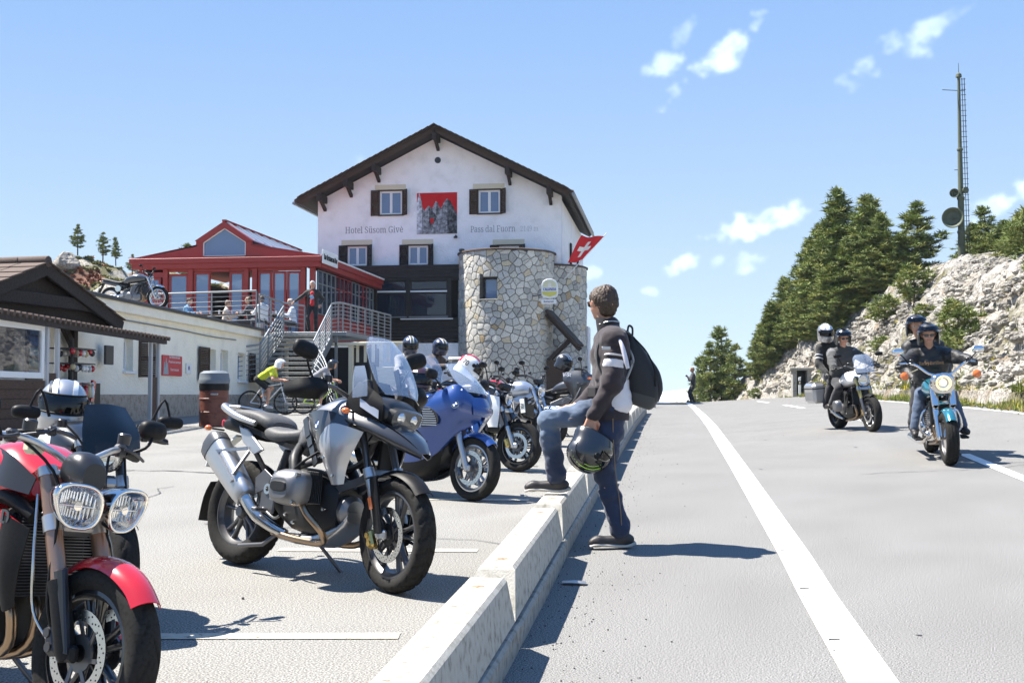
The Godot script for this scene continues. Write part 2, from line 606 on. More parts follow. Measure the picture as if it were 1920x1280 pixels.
# curved panel through a net of control points, given a thickness
func patch(s: SurfaceTool, rows: Array, su := 4, sv := 4, th := .004, mirror := false) -> SurfaceTool:
	var mid:=[]
	for r in rows:
		mid.append(cr(r,sv))
	var w:int=mid[0].size()
	var net:=[]
	for j in w:
		var col:=[]
		for r in mid:
			col.append(r[j])
		net.append(cr(col,su))
	var h:int=net[0].size()
	for mz in([1.0,-1.0]if mirror else[1.0]):
		var top:=[]
		var bot:=[]
		for j in w:
			var a:=PackedVector3Array()
			var b:=PackedVector3Array()
			for i in h:
				var p:Vector3=net[j][i]
				var dv:Vector3=net[mini(j+1,w-1)][i]-net[maxi(j-1,0)][i]
				var du:Vector3=net[j][mini(i+1,h-1)]-net[j][maxi(i-1,0)]
				var nrm:=dv.cross(du).normalized()
				var q:=p-nrm*th
				a.append(V(p.x,p.y,p.z*mz))
				b.append(V(q.x,q.y,q.z*mz))
			top.append(a)
			bot.append(b)
		sg_next+=2
		for j in w-1:
			for i in h-1:
				s.set_smooth_group(sg_next)
				if mz>.0:
					quad(s,top[j][i],top[j][i+1],top[j+1][i+1],top[j+1][i])
				else:
					quad(s,top[j][i],top[j+1][i],top[j+1][i+1],top[j][i+1])
				s.set_smooth_group(sg_next-1)
				if mz>.0:
					quad(s,bot[j][i],bot[j+1][i],bot[j+1][i+1],bot[j][i+1])
				else:
					quad(s,bot[j][i],bot[j][i+1],bot[j+1][i+1],bot[j+1][i])
		s.set_smooth_group(-1)
		for i in h-1:
			for j in[0,w-1]:
				quad(s,top[j][i],bot[j][i],bot[j][i+1],top[j][i+1])
		for j in w-1:
			for i in[0,h-1]:
				quad(s,top[j][i],top[j+1][i],bot[j+1][i],bot[j][i])
	return s
# ---------- smooth bodies from tapered bones (surface nets) ----------
# bone: [a, b, ra, rb, colour]
func body(bones: Array, cell: float, k := .03, noise: FastNoiseLite = null, amp := .0, nsc := Vector3.ONE, blend := false) -> ArrayMesh:
	var lo:=V(1e9,1e9,1e9)
	var hi:=-lo
	for b in bones:
		var m:float=maxf(b[2],b[3])+k+cell*2.5+amp
		var mv:=V(m,m,m)
		lo=lo.min(b[0]-mv).min(b[1]-mv)
		hi=hi.max(b[0]+mv).max(b[1]+mv)
	var nx:=int((hi.x-lo.x)/cell)+2
	var ny:=int((hi.y-lo.y)/cell)+2
	var nz:=int((hi.z-lo.z)/cell)+2
	var f:=PackedFloat32Array()
	f.resize(nx*ny*nz)
	f.fill(9.0)
	var bd:=f.duplicate()
	var ow:=PackedByteArray()
	ow.resize(f.size())
	for bi in bones.size():
		var b:Array=bones[bi]
		var a:Vector3=b[0]
		var e:Vector3=b[1]-a
		var ee:=maxf(e.length_squared(),1e-8)
		var ra:float=b[2]
		var dr:float=b[3]-ra
		var m:float=maxf(b[2],b[3])+k+cell*2.0+amp
		var l0:=((a.min(b[1])-lo)-V(m,m,m))/cell
		var l1:=((a.max(b[1])-lo)+V(m,m,m))/cell
		for z in range(maxi(0,int(l0.z)),mini(nz,int(l1.z)+2)):
			for y in range(maxi(0,int(l0.y)),mini(ny,int(l1.y)+2)):
				var row:=(z*ny+y)*nx
				for x in range(maxi(0,int(l0.x)),mini(nx,int(l1.x)+2)):
					var p:=lo+V(x,y,z)*cell-a
					var t:=clampf(p.dot(e)/ee,.0,1.0)
					var d:=(p-e*t).length()-ra-dr*t
					var i:=row+x
					var g:=f[i]
					if d<bd[i]:
						bd[i]=d
						ow[i]=bi
					if absf(d-g)<k:
						var hh:=(k-absf(d-g))/k
						f[i]=minf(d,g)-hh*hh*k*.25
					elif d<g:
						f[i]=d
	var lim:=cell*1.8+amp
	if noise!=null:
		for z in nz:
			for y in ny:
				var row:=(z*ny+y)*nx
				for x in nx:
					if absf(f[row+x])<lim:
						var p:=(lo+V(x,y,z)*cell)*nsc
						f[row+x]+=amp*noise.get_noise_3dv(p)
	var idx:={}
	var vs:=PackedVector3Array()
	var cs:=PackedColorArray()
	var ids:=PackedInt32Array()
	var cells:=PackedInt32Array()
	var sx:=1
	var sy:=nx
	var sz:=nx*ny
	var off:=[0,sx,sy,sx+sy,sz,sz+sx,sz+sy,sz+sx+sy]
	var edges:=[0,1,2,3,4,5,6,7,0,2,1,3,4,6,5,7,0,4,1,5,2,6,3,7]
	for z in nz-1:
		for y in ny-1:
			var row:=(z*ny+y)*nx
			for x in nx-1:
				var i:=row+x
				if absf(f[i])>lim:
					continue
				var mask:=0
				for c in 8:
					if f[i+off[c]]<.0:
						mask |=1<<c
				if mask==0 or mask==255:
					continue
				var sum:=Vector3.ZERO
				var n:=0
				for q in range(0,24,2):
					var c0:int=edges[q]
					var c1:int=edges[q+1]
					if((mask>>c0)& 1)!=((mask>>c1)& 1):
						var f0:=f[i+off[c0]]
						var t:=f0/(f0-f[i+off[c1]])
						var p0:=V(c0 & 1,(c0>>1)& 1,c0>>2)
						var p1:=V(c1 & 1,(c1>>1)& 1,c1>>2)
						sum+=p0.lerp(p1,t)
						n+=1
				idx[i]=vs.size()
				vs.append(lo+(V(x,y,z)+sum/n)*cell)
				var bb:Array=bones[ow[i]]
				var col:Color=bb[4]if bb.size()>4 else Color.WHITE
				if blend:
					var acc:=Color(0,0,0,0)
					for q in bones:
						var pp:Vector3=vs[-1]-q[0]
						var eb:Vector3=q[1]-q[0]
						var tt:=clampf(pp.dot(eb)/maxf(eb.length_squared(),1e-6),.0,1.0)
						var ww:=exp(-((pp-eb*tt).length()-lerpf(q[2],q[3],tt))/.022)
						acc+=q[4]*ww
					col=acc/acc.a
				cs.append(col)
				cells.append(i)
	for ci in cells.size():
		var i:=cells[ci]
		var ins:=f[i]<.0
		for ax in 3:
			var d:int=[sx,sy,sz][ax]
			if(f[i+d]<.0)==ins:
				continue
			var u:int=[sy,sz,sx][ax]
			var v:int=[sz,sx,sy][ax]
			var a=idx.get(i-u-v,-1)
			var b=idx.get(i-v,-1)
			var c=idx.get(i,-1)
			var e=idx.get(i-u,-1)
			if a<0 or b<0 or c<0 or e<0:
				continue
			if ins:
				ids.append_array([a,c,b,a,e,c])
			else:
				ids.append_array([a,b,c,a,c,e])
	var ns:=PackedVector3Array()
	ns.resize(vs.size())
	for q in range(0,ids.size(),3):
		var p0:=vs[ids[q]]
		var nn:=(p0-vs[ids[q+2]]).cross(p0-vs[ids[q+1]])
		for w in 3:
			ns[ids[q+w]]+=nn
	for q in ns.size():
		ns[q]=ns[q].normalized()
	var arr:=[]
	arr.resize(Mesh.ARRAY_MAX)
	arr[Mesh.ARRAY_VERTEX]=vs
	arr[Mesh.ARRAY_NORMAL]=ns
	arr[Mesh.ARRAY_COLOR]=cs
	arr[Mesh.ARRAY_INDEX]=ids
	var me:=ArrayMesh.new()
	if ids.size()>0:
		me.add_surface_from_arrays(Mesh.PRIMITIVE_TRIANGLES,arr)
	return me
func join(meshes: Array) -> ArrayMesh:
	var s:=SurfaceTool.new()
	s.begin(Mesh.PRIMITIVE_TRIANGLES)
	for m in meshes:
		if m.get_surface_count()>0:
			s.append_from(m,0,Transform3D.IDENTITY)
	return s.commit()
# ---------- materials ----------
func lin(r: float, g: float, b: float) -> Color:
	return Color(r,g,b).linear_to_srgb()
func mat(c: Color, rough := .6, metal := .0) -> StandardMaterial3D:
	var m:=StandardMaterial3D.new()
	m.albedo_color=c
	m.roughness=rough
	m.metallic=metal
	return m
func vmat(rough := .7, metal := .0) -> StandardMaterial3D:
	var m:=mat(Color.WHITE,rough,metal)
	m.vertex_color_use_as_albedo=true
	return m
func coat(c: Color, metal := .3, rough := .35) -> StandardMaterial3D:
	var m:=mat(c,rough,metal)
	m.clearcoat_enabled=true
	m.clearcoat=1.0
	m.clearcoat_roughness=.04
	return m
func glass(c: Color, a: float) -> StandardMaterial3D:
	var m:=mat(Color(c.r,c.g,c.b,a),.03)
	m.transparency=BaseMaterial3D.TRANSPARENCY_ALPHA
	return m
# seamless noise mapped between colours: stops [[t, colour], ...]
func ntex(sd: int, freq: float, oct: int, stops: Array, size := 512, type := FastNoiseLite.TYPE_SIMPLEX_SMOOTH, frac := FastNoiseLite.FRACTAL_FBM) -> ImageTexture:
	var n:=FastNoiseLite.new()
	n.seed=sd
	n.frequency=freq
	n.noise_type=type
	n.fractal_type=frac
	n.fractal_octaves=oct
	var im:=n.get_seamless_image(size,size)
	im.convert(Image.FORMAT_L8)
	var src:=im.get_data()
	var lut:=[]
	for i in 256:
		var t:=i/255.0
		var c:Color=stops[0][1]
		for q in stops.size()-1:
			if t>=stops[q][0]:
				var w:float=clampf((t-stops[q][0])/maxf(.001,stops[q+1][0]-stops[q][0]),0,1)
				c=stops[q][1].lerp(stops[q+1][1],w)
		lut.append(int(c.r*255.0)|(int(c.g*255.0)<<8)|(int(c.b*255.0)<<16)|(int(c.a*255.0)<<24))
	var out:=PackedInt32Array()
	out.resize(src.size())
	for i in src.size():
		out[i]=lut[src[i]]
	var res:=Image.create_from_data(size,size,false,Image.FORMAT_RGBA8,out.to_byte_array())
	return ImageTexture.create_from_image(res)
func bump(sd: int, freq: float, oct: int, strength: float, size := 512, type := FastNoiseLite.TYPE_SIMPLEX_SMOOTH) -> ImageTexture:
	var n:=FastNoiseLite.new()
	n.seed=sd
	n.frequency=freq
	n.noise_type=type
	n.fractal_octaves=oct
	var im:=n.get_seamless_image(size,size)
	im.convert(Image.FORMAT_RGBA8)
	im.bump_map_to_normal_map(strength)
	return ImageTexture.create_from_image(im)
func tri_m(m: StandardMaterial3D, tex: Texture2D, scale: float, nrm: Texture2D = null, ns := 1.0, world := true) -> StandardMaterial3D:
	m.albedo_texture=tex
	m.uv1_triplanar=true
	m.uv1_world_triplanar=world
	m.uv1_scale=V(scale,scale,scale)
	if nrm!=null:
		m.normal_enabled=true
		m.normal_texture=nrm
		m.normal_scale=ns
	return m
func grey(v: float) -> Color:
	return Color(v,v,v)
func materials() -> void:
	nz.seed=11
	nz.frequency=1.0
	nz.fractal_octaves=4
	var G:=func(v):return Color(v,v,v)
	var asp:=ntex(1,.2,3,[[.0,lin(.03,.03,.03)],[.3,lin(.07,.069,.068)],[.45,lin(.178,.176,.17)],[.58,lin(.217,.214,.207)],[.75,lin(.32,.316,.305)],[1.0,lin(.5,.495,.48)]],1024)
	var asp_n:=bump(2,.35,2,2.0,1024)
	M.road=tri_m(mat(Color(1,1,1),.88),asp,.5,asp_n,.08)
	M.lot=tri_m(mat(Color(1.0,.995,.98),.9),ntex(21,.19,3,[[.0,lin(.04,.04,.04)],[.28,lin(.1,.099,.097)],[.42,lin(.21,.208,.202)],[.58,lin(.255,.252,.244)],[.75,lin(.36,.355,.343)],[1.0,lin(.55,.545,.53)]],1024),.42,asp_n,.08)
	for m in[M.road,M.lot]:
		m.vertex_color_use_as_albedo=true
		m.metallic_specular=.2
	M.oil=mat(lin(.12,.118,.115),.8)
	M.tar_old=mat(lin(.1,.097,.092),.9)
	M.tar=mat(lin(.05,.05,.052),.7)
	M.grit=mat(lin(.09,.085,.08),.9)
	M.paint=mat(lin(.72,.72,.7),.6)
	M.paint.albedo_texture=ntex(5,.007,6,[[.0,Color(1,1,1,0)],[.17,Color(1,1,1,0)],[.185,Color(.93,.93,.92,1)],[.6,Color(1,1,1,1)],[1.0,Color(1,1,1,1)]],512)
	M.paint.transparency=BaseMaterial3D.TRANSPARENCY_ALPHA_SCISSOR
	M.paint.alpha_scissor_threshold=.5
	M.paint_old=mat(lin(.5,.46,.37),.7)
	M.paint_old.albedo_texture=ntex(6,.05,5,[[.0,Color(1,1,1,0)],[.2,Color(1,1,1,0)],[.22,Color(.9,.9,.9,1)],[1.0,Color(1,1,1,1)]],512)
	M.paint_old.transparency=BaseMaterial3D.TRANSPARENCY_ALPHA_SCISSOR
	M.paint_old.alpha_scissor_threshold=.5
	for m in[M.paint,M.paint_old]:
		m.uv1_triplanar=true
		m.uv1_world_triplanar=true
		m.uv1_scale=V(.8,.8,.8)
	var soilt:=ntex(7,.02,5,[[.0,lin(.1,.085,.06)],[.4,lin(.2,.18,.13)],[.6,lin(.14,.15,.07)],[1.0,lin(.34,.32,.27)]],512)
	M.soil=tri_m(mat(Color.WHITE,.95),soilt,.15,asp_n,.8)
	var conc:=ntex(8,.03,5,[[.0,Color(.62,.6,.56)],[.4,Color(.92,.91,.89)],[1.0,Color(1,1,1)]],512)
	var fine_n:=bump(9,.25,2,1.6,512)
	M.concrete=tri_m(mat(lin(.34,.33,.3),.85),conc,.7,fine_n,.7)
	M.concrete_white=tri_m(mat(lin(.46,.445,.4),.8),conc,.9,fine_n,.6)
	M.concrete_grey=tri_m(mat(lin(.34,.33,.31),.85),conc,.5,fine_n,.7)
	M.rust=mat(lin(.16,.06,.025),.9)
	M.rust_stain=mat(lin(.36,.22,.12),.9)
	var plast:=ntex(10,.012,5,[[.0,Color(.93,.93,.925)],[.45,Color(.985,.985,.985)],[1.0,Color(1,1,1)]],512)
	var rough_n:=bump(12,.12,4,3.0,512)
	M.plaster=tri_m(mat(lin(.94,.925,.93),.9),plast,.16,rough_n,.5)
	M.cream=tri_m(mat(lin(.93,.87,.72),.9),plast,.2,rough_n,.5)
	M.dado=tri_m(mat(lin(.46,.39,.32),.9),conc,.3,rough_n,.7)
	M.beige=mat(lin(.66,.6,.45),.9)
	var wood:=ntex(13,.02,4,[[.0,Color(.55,.5,.45)],[.5,Color(.9,.88,.86)],[1.0,Color(1,1,1)]],512)
	var wood_n:=bump(14,.03,4,3.0,512)
	M.dark_wood=tri_m(mat(lin(.028,.021,.017),.75),wood,1.0,wood_n,.6)
	M.dark_wood.uv1_scale=V(.6,6.0,6.0)
	M.brown_wood=tri_m(mat(lin(.075,.045,.026),.75),wood,1.0,wood_n,.6,false)
	M.brown_wood.uv1_scale=V(5.0,.8,5.0)
	M.kiosk_wood=tri_m(mat(lin(.1,.055,.033),.8),wood,1.0,wood_n,.6)
	M.kiosk_wood.uv1_scale=V(.7,5.0,.7)
	M.beam_wood=tri_m(mat(lin(.042,.03,.023),.8),wood,1.5,wood_n,.6)
	M.roof_tile=tri_m(mat(lin(.06,.045,.036),.85),conc,1.0,fine_n,.8)
	M.old_tile=tri_m(mat(lin(.12,.085,.07),.9),conc,1.2,fine_n,.8)
	M.red_paint=tri_m(mat(lin(.29,.026,.02),.5),plast,.3,rough_n,.12)
	M.white_paint=mat(lin(.78,.78,.77),.45)
	M.post_grey=mat(lin(.45,.46,.47),.5)
	M.grey_metal=mat(lin(.4,.42,.43),.38,.85)
	M.galv=mat(lin(.25,.265,.275),.5,.6)
	M.dark_metal=mat(lin(.06,.06,.065),.4,.6)
	M.window=mat(Color(.42,.52,.66,.72),.02)
	M.window.transparency=BaseMaterial3D.TRANSPARENCY_ALPHA
	M.window.metallic_specular=1.0
	M.pane=mat(Color(.16,.2,.27,.5),.015)
	M.pane.transparency=BaseMaterial3D.TRANSPARENCY_ALPHA
	M.clear_pane=glass(Color(.75,.82,.9),.18)
	M.curtain=mat(lin(.6,.6,.62),.9)
	M.inside=mat(lin(.05,.045,.04),.9)
	M.mortar=tri_m(mat(lin(.13,.128,.12),.95),conc,.8,rough_n,1.0)
	M.stones=[]
	for c in[[.66,.64,.58],[.56,.555,.52],[.76,.74,.68],[.44,.435,.41],[.66,.58,.43],[.62,.62,.6],[.52,.4,.25]]:
		M.stones.append(tri_m(mat(lin(c[0],c[1],c[2]),.9),conc,1.1,rough_n,.9))
	var rock_t:=ntex(15,.011,6,[[.0,lin(.48,.468,.445)],[.3,lin(.43,.417,.39)],[.5,lin(.36,.343,.315)],[.66,lin(.28,.265,.24)],[.8,lin(.12,.112,.1)],[1.0,lin(.05,.045,.04)]],1024,FastNoiseLite.TYPE_SIMPLEX_SMOOTH,FastNoiseLite.FRACTAL_RIDGED)
	var rock_n:=bump(16,.03,6,9.0,1024)
	M.rock=tri_m(vmat(.95),rock_t,.33,rock_n,1.2)
	M.boulder=tri_m(mat(Color(.97,.95,.92),.95),rock_t,.5,rock_n,1.2)
	M.snow=vmat(.7)
	M.needles=vmat(.75)
	M.needles.backlight_enabled=true
	M.needles.backlight=Color(.25,.3,.12)
	var bark_n:=bump(18,.06,4,6.0,256)
	M.bark=tri_m(mat(lin(.11,.085,.065),.95),conc,1.0,bark_n,1.2)
	M.grass=vmat(.85)
	M.grass.backlight_enabled=true
	M.grass.backlight=Color(.2,.25,.08)
	M.rubber=tri_m(mat(lin(.026,.0255,.025),.85),conc,3.0,fine_n,.4,false)
	M.plastic=tri_m(mat(lin(.012,.012,.013),.5),conc,4.0,fine_n,.25,false)
	M.rubber.metallic_specular=.25
	M.plastic.metallic_specular=.3
	M.satin=mat(lin(.025,.026,.03),.32,.2)
	M.black=coat(lin(.008,.008,.009),.0,.3)
	M.alu=mat(lin(.5,.5,.5),.36,.9)
	M.steel=mat(lin(.52,.51,.49),.22,1.0)
	M.chrome=mat(lin(.74,.71,.68),.1,1.0)
	M.gun=mat(lin(.13,.13,.135),.4,.75)
	M.engine=mat(lin(.2,.2,.205),.42,.8)
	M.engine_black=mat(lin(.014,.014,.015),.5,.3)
	M.header=mat(lin(.34,.24,.16),.3,1.0)
	M.gold=mat(lin(.6,.42,.14),.3,.95)
	M.bronze=mat(lin(.34,.21,.15),.34,.75)
	M.fork_blue=mat(lin(.42,.47,.56),.3,.8)
	M.leather=tri_m(mat(lin(.028,.027,.027),.55),conc,3.0,fine_n,.5,false)
	M.seat_grey=tri_m(mat(lin(.09,.09,.092),.6),conc,3.0,fine_n,.6,false)
	M.silver=coat(lin(.4,.4,.41),.75,.36)
	M.gs_grey=coat(lin(.21,.21,.215),.6,.42)
	M.blue_paint=coat(lin(.012,.05,.21),.35,.28)
	M.red_gloss=coat(lin(.5,.012,.02),.05,.25)
	M.white_gloss=coat(lin(.75,.75,.74),.0,.3)
	M.teal=coat(lin(.02,.16,.22),.4,.25)
	M.silver_blue=coat(lin(.4,.44,.52),.6,.35)
	M.graphite=coat(lin(.045,.048,.055),.5,.35)
	M.lens=glass(Color(.4,.44,.48),.07)
	M.screen=glass(Color(.8,.86,.95),.16)
	M.screen.metallic_specular=.9
	M.smoke_screen=mat(Color(.02,.022,.03,.9),.08)
	M.smoke_screen.transparency=BaseMaterial3D.TRANSPARENCY_ALPHA
	M.mirror=mat(lin(.5,.5,.52),.05,1.0)
	M.reflector=mat(lin(.7,.71,.73),.1,1.0)
	M.orange=coat(lin(.75,.16,.02),.0,.2)
	M.red_lens=coat(lin(.5,.01,.01),.0,.2)
	M.cream_plastic=mat(lin(.62,.58,.42),.5)
	M.mast=mat(lin(.085,.1,.065),.7)
	M.plate=mat(lin(.7,.7,.66),.5)
	M.lamp_on=mat(lin(.9,.85,.7),.2)
	M.lamp_on.emission_enabled=true
	M.lamp_on.emission=Color(1.0,.85,.55)
	M.lamp_on.emission_energy_multiplier=1.2
	M.cloth_n=bump(20,.18,3,2.5,256)
	M.skin=vmat(.55)
	M.skin.subsurf_scatter_enabled=true
	M.skin.subsurf_scatter_strength=.15
func cloth(c: Color, rough := .85, scale := 6.0, rim := .3) -> StandardMaterial3D:
	var m:=mat(c,rough)
	m.normal_enabled=true
	m.normal_texture=M.cloth_n
	m.normal_scale=.5
	m.uv1_triplanar=true
	m.uv1_scale=V(scale,scale,scale)
	m.rim_enabled=rim>.0
	m.rim=rim
	return m
# wall in a local frame: x along, y up, outside towards +z; holes are [x0, y0, x1, y1]; top is a callable or null
func holed(s: SurfaceTool, x0: float, x1: float, y0: float, y1: float, th: float, holes: Array, xf: Transform3D, roof = null, extra := []) -> void:
	var xs:=[x0,x1]
	var ys:=[y0,y1]
	xs.append_array(extra)
	for h in holes:
		for q in[h[0],h[2]]:
			if not xs.has(q):
				xs.append(q)
		for q in[h[1],h[3]]:
			if not ys.has(q):
				ys.append(q)
	xs.sort()
	ys.sort()
	var cy := func(x: float, y: float) -> float:
		return minf(y,roof.call(x))if roof!=null else y
	s.set_smooth_group(-1)
	for i in xs.size()-1:
		for j in ys.size()-1:
			var mx:float=(xs[i]+xs[i+1])*.5
			var my:float=(ys[j]+ys[j+1])*.5
			var inside:=false
			for h in holes:
				if mx>h[0]and mx<h[2]and my>h[1]and my<h[3]:
					inside=true
			if inside:
				continue
			for z in[.0,-th]:
				var a:Vector3=xf*V(xs[i],cy.call(xs[i],ys[j]),z)
				var b:Vector3=xf*V(xs[i],cy.call(xs[i],ys[j+1]),z)
				var c:Vector3=xf*V(xs[i+1],cy.call(xs[i+1],ys[j+1]),z)
				var d:Vector3=xf*V(xs[i+1],cy.call(xs[i+1],ys[j]),z)
				if z==.0:
					quad(s,a,b,c,d)
				else:
					quad(s,a,d,c,b)
	for h in holes:
		var c:Vector3=xf*V((h[0]+h[2])*.5,(h[1]+h[3])*.5,-th*.5)
		var k:=[[h[0],h[1]],[h[2],h[1]],[h[2],h[3]],[h[0],h[3]]]
		for q in 4:
			var a=k[q]
			var b=k[(q+1)% 4]
			quad_out(s,xf*V(a[0],a[1],0),xf*V(b[0],b[1],0),xf*V(b[0],b[1],-th),xf*V(a[0],a[1],-th),xf*V((h[0]+h[2])*.5,(h[1]+h[3])*.5,-th*.5)+(xf.basis*V(a[0]+b[0]-h[0]-h[2],a[1]+b[1]-h[1]-h[3],0))*5.0)
# casement window in a hole; xf at the lower left corner of the opening, outside +z
func window(t: Node3D, xf: Transform3D, w: float, h: float, sashes: int, fm: Material, gm: Material, depth := .1, fw := .06, transom := .0, backed := true) -> MeshInstance3D:
	var s:=S()
	var z:=-depth
	for x in[fw*.5,w-fw*.5]:
		box(s,xf*V(x,h*.5,z),V(fw,h,.06),.006,xf.basis)
	for y in[fw*.5,h-fw*.5]:
		box(s,xf*V(w*.5,y,z),V(w-fw*2,fw,.056),.006,xf.basis)
	for k in range(1,sashes):
		box(s,xf*V(w*k/sashes,h*.5,z+.006),V(fw*1.5,h-fw*2,.06),.008,xf.basis)
	if transom>.0:
		box(s,xf*V(w*.5,transom,z+.004),V(w-fw*2,fw,.05),.006,xf.basis)
	var o:=part(t,"window",s,fm)
	for k in sashes:
		s=S()
		var pw:float=w/sashes
		box(s,xf*V(pw*(k+.5),h*.5,z-.004),V(pw-fw*1.4,h-fw*1.9,.008),.0,xf.basis)
		part(o,"pane",s,gm)
	if backed:
		s=S()
		box(s,xf*V(w*.5,h*.5,z-.35),V(w+.4,h+.4,.02),.0,xf.basis)
		part(o,"curtain",s,M.curtain)
	return o
func shutter(t: Node3D, c: Vector3, w: float, h: float, b: Basis, m: Material) -> void:
	var s:=S()
	for x in[-w*.5+.03,w*.5-.03]:
		box(s,c+b*V(x,0,0),V(.06,h,.045),.005,b)
	for y in[-h*.5+.04,.0,h*.5-.04]:
		box(s,c+b*V(0,y,0),V(w-.12,.075,.04),.005,b)
	var n:=int(h/.055)
	for k in n:
		box(s,c+b*V(0,-h*.5+.06+(h-.12)*k/n,-.004),V(w-.11,.045,.01),.0,b*Basis(Vector3.RIGHT,.5))
	part(t,"shutter",s,m)
func rot(p: Vector3, b := Basis.IDENTITY) -> Transform3D:
	return Transform3D(b,p)
func letters(t:Node3D,called:String,txt:String,at:Vector3,size:float,m:Material,b:=Basis.IDENTITY,font:="Droid Serif", depth := .006, width := .0, bold := 400) -> MeshInstance3D:
	var tm:=TextMesh.new()
	var f:=SystemFont.new()
	f.font_names=PackedStringArray([font])
	f.font_weight=bold
	tm.font=f
	tm.text=txt
	tm.font_size=48
	tm.pixel_size=size/48.0
	tm.depth=depth
	tm.curve_step=2.0
	var o:=part(t,called,tm,m)
	var sx:=1.0
	if width>.0:
		sx=width/maxf(.01,tm.get_aabb().size.x)
	o.transform=Transform3D(b*Basis.from_scale(V(sx,1,1)),at)
	return o
func hotel() -> void:
	var t:=thing("hotel","tall white gabled hotel with brown shutters and a red mountain mural","hotel",Vector3.ZERO)
	var L:=-16.92
	var R:=-5.06
	var F:=-54.8
	var B:=-68.6
	var rx:=-10.98
	var roof := func(x: float) -> float:
		return 13.5-.503*absf(x-rx)
	var wins:=[[-13.84,9.78,-12.74,10.92],[-9.02,9.76,-7.98,10.86],[-15.42,7.34,-14.46,8.28],[-12.42,7.34,-11.46,8.26],[-8.02,7.2,-7.06,8.18]]
	var s:=S()
	holed(s,L,R,.4,14.0,.3,wins,rot(V(0,0,F)),roof,[rx])
	for e in[[R,1.0],[L,-1.0]]:
		box(s,V(e[0]-e[1]*.15,5.4,(F+B)*.5-.16),V(.298,9.9,F-B-.32),.0)
	box(s,V(rx,5.4,B+.15),V(R-L,9.9,.3))
	part(t,"wall",s,M.plaster)
	for sd in[-1.0,1.0]:
		s=S()
		var top:=V(rx,13.72,-61.3)
		var ex:float=-17.62 if sd<0 else-4.62
		var eave:=V(ex,13.72-.503*absf(ex-rx),-61.3)
		beam(s,top-V(0,.05,0),eave-V(0,.05,0),14.9,.16,Vector3.UP)
		var o:=part(t,"roof",s,M.dark_wood)
		s=S()
		beam(s,top+V(0,.085,0),eave+V(sd*.12,.085-.06,0),15.1,.1,Vector3.UP)
		part(o,"tile_layer",s,M.roof_tile)
		var dir:=(eave-top).normalized()
		var n:=24
		for k in n:
			s=S()
			var c:Vector3=top.lerp(eave,(k+.5)/n)+V(0,.17,0)
			c.z=-53.78+rng.randf_range(-.01,.01)
			beam(s,c-dir*.17,c+dir*.15-V(0,.03,0),.3,.05,Vector3.UP,.012)
			part(o,"tile",s,M.roof_tile)
		for k in 48:
			s=S()
			cyl(s,eave+V(-sd*.3,.17,7.35-k*.306),eave+V(sd*.2,.015,7.35-k*.306),.09,7)
			part(o,"eave_tile",s,M.old_tile)
		s=S()
		tube(s,[eave+V(sd*.2,-.1,7.5),eave+V(sd*.2,-.12,-7.4)],.075,8)
		part(o,"gutter",s,M.galv)
		s=S()
		beam(s,top+V(0,-.02,7.46),eave+V(0,-.02,7.46),.06,.34,Vector3.UP,.008)
		part(o,"bargeboard",s,M.brown_wood)
	for x in[rx,-15.6+.35,-12.98-.9+.0,-7.5,-5.55,-16.55]:
		s=S()
		var y:float=roof.call(x)-.02
		box(s,V(x,y-.14,-54.25),V(.22,.34,1.1),.02)
		beam(s,V(x,y-.62,-54.8),V(x,y-.22,-54.0),.14,.14)
		part(t,"purlin_end",s,M.beam_wood)
	for i in wins.size():
		var w=wins[i]
		var o:=window(t,rot(V(w[0],w[1],F)),w[2]-w[0],w[3]-w[1],2,M.white_paint,M.window,.06,.085)
		s=S()
		for e in[[w[0]-.03,(w[1]+w[3])*.5,.06,w[3]-w[1]],[w[2]+.03,(w[1]+w[3])*.5,.06,w[3]-w[1]]]:
			box(s,V(e[0],e[1],F+.015),V(e[2],e[3],.05))
		box(s,V((w[0]+w[2])*.5,w[3]+.03,F+.02),V(w[2]-w[0]+.14,.06,.06))
		box(s,V((w[0]+w[2])*.5,w[1]-.03,F+.03),V(w[2]-w[0]+.14,.06,.1))
		part(o,"sill",s,M.brown_wood)
		s=S()
		box(s,V((w[0]+w[2])*.5-.03,w[3]+.19,F+.012),V(1.52,.24,.03),.004)
		part(o,"lintel",s,M.beige)
		for sd in[-1,1]:
			var tw:=.42 if sd<0 else .27
			var c:=V(w[0]-.02-.21 if sd<0 else w[2]+.04+.12,(w[1]+w[3])*.5,F+(.05 if sd<0 else .13))
			shutter(t,c,.42,w[3]-w[1]+.1,Basis(Vector3.UP,-.06 if sd<0 else-.85),M.brown_wood if i<2 else M.dark_wood)
	s=S()
	lathe(s,V(-11.0,12.36,F),Vector3.BACK,[[.0,.15],[.03,.15],[.03,.12],[.006,.11],[.006,.0]],18)
	part(t,"attic_vent",s,M.dark_metal)
	mural(t,V(-11.03,9.8,F+.02))
	letters(t,"lettering","Hotel Süsom Givè",V(-14.12,9.06,F+.004),.42,mat(lin(.26,.26,.28),.8),Basis.IDENTITY,"Droid Serif",.008,2.85)
	letters(t,"lettering","Pass dal Fuorn",V(-8.33,9.0,F+.004),.42,mat(lin(.34,.34,.36),.8),Basis.IDENTITY,"Droid Serif",.008,2.15)
	letters(t,"lettering","2149 m",V(-6.58,8.98,F+.004),.36,mat(lin(.6,.6,.61),.8),Basis.IDENTITY,"Droid Serif",.008,.85)
	s=S()
	box(s,V(-10.1,8.62,F+.16),V(.1,.1,.22),.02,Basis(Vector3.UP,.8))
	box(s,V(-10.1,8.68,F+.05),V(.08,.12,.1),.02)
	part(t,"camera",s,M.dark_metal)
	var bz:=F+.9
	var y:=7.24
	var k:=0
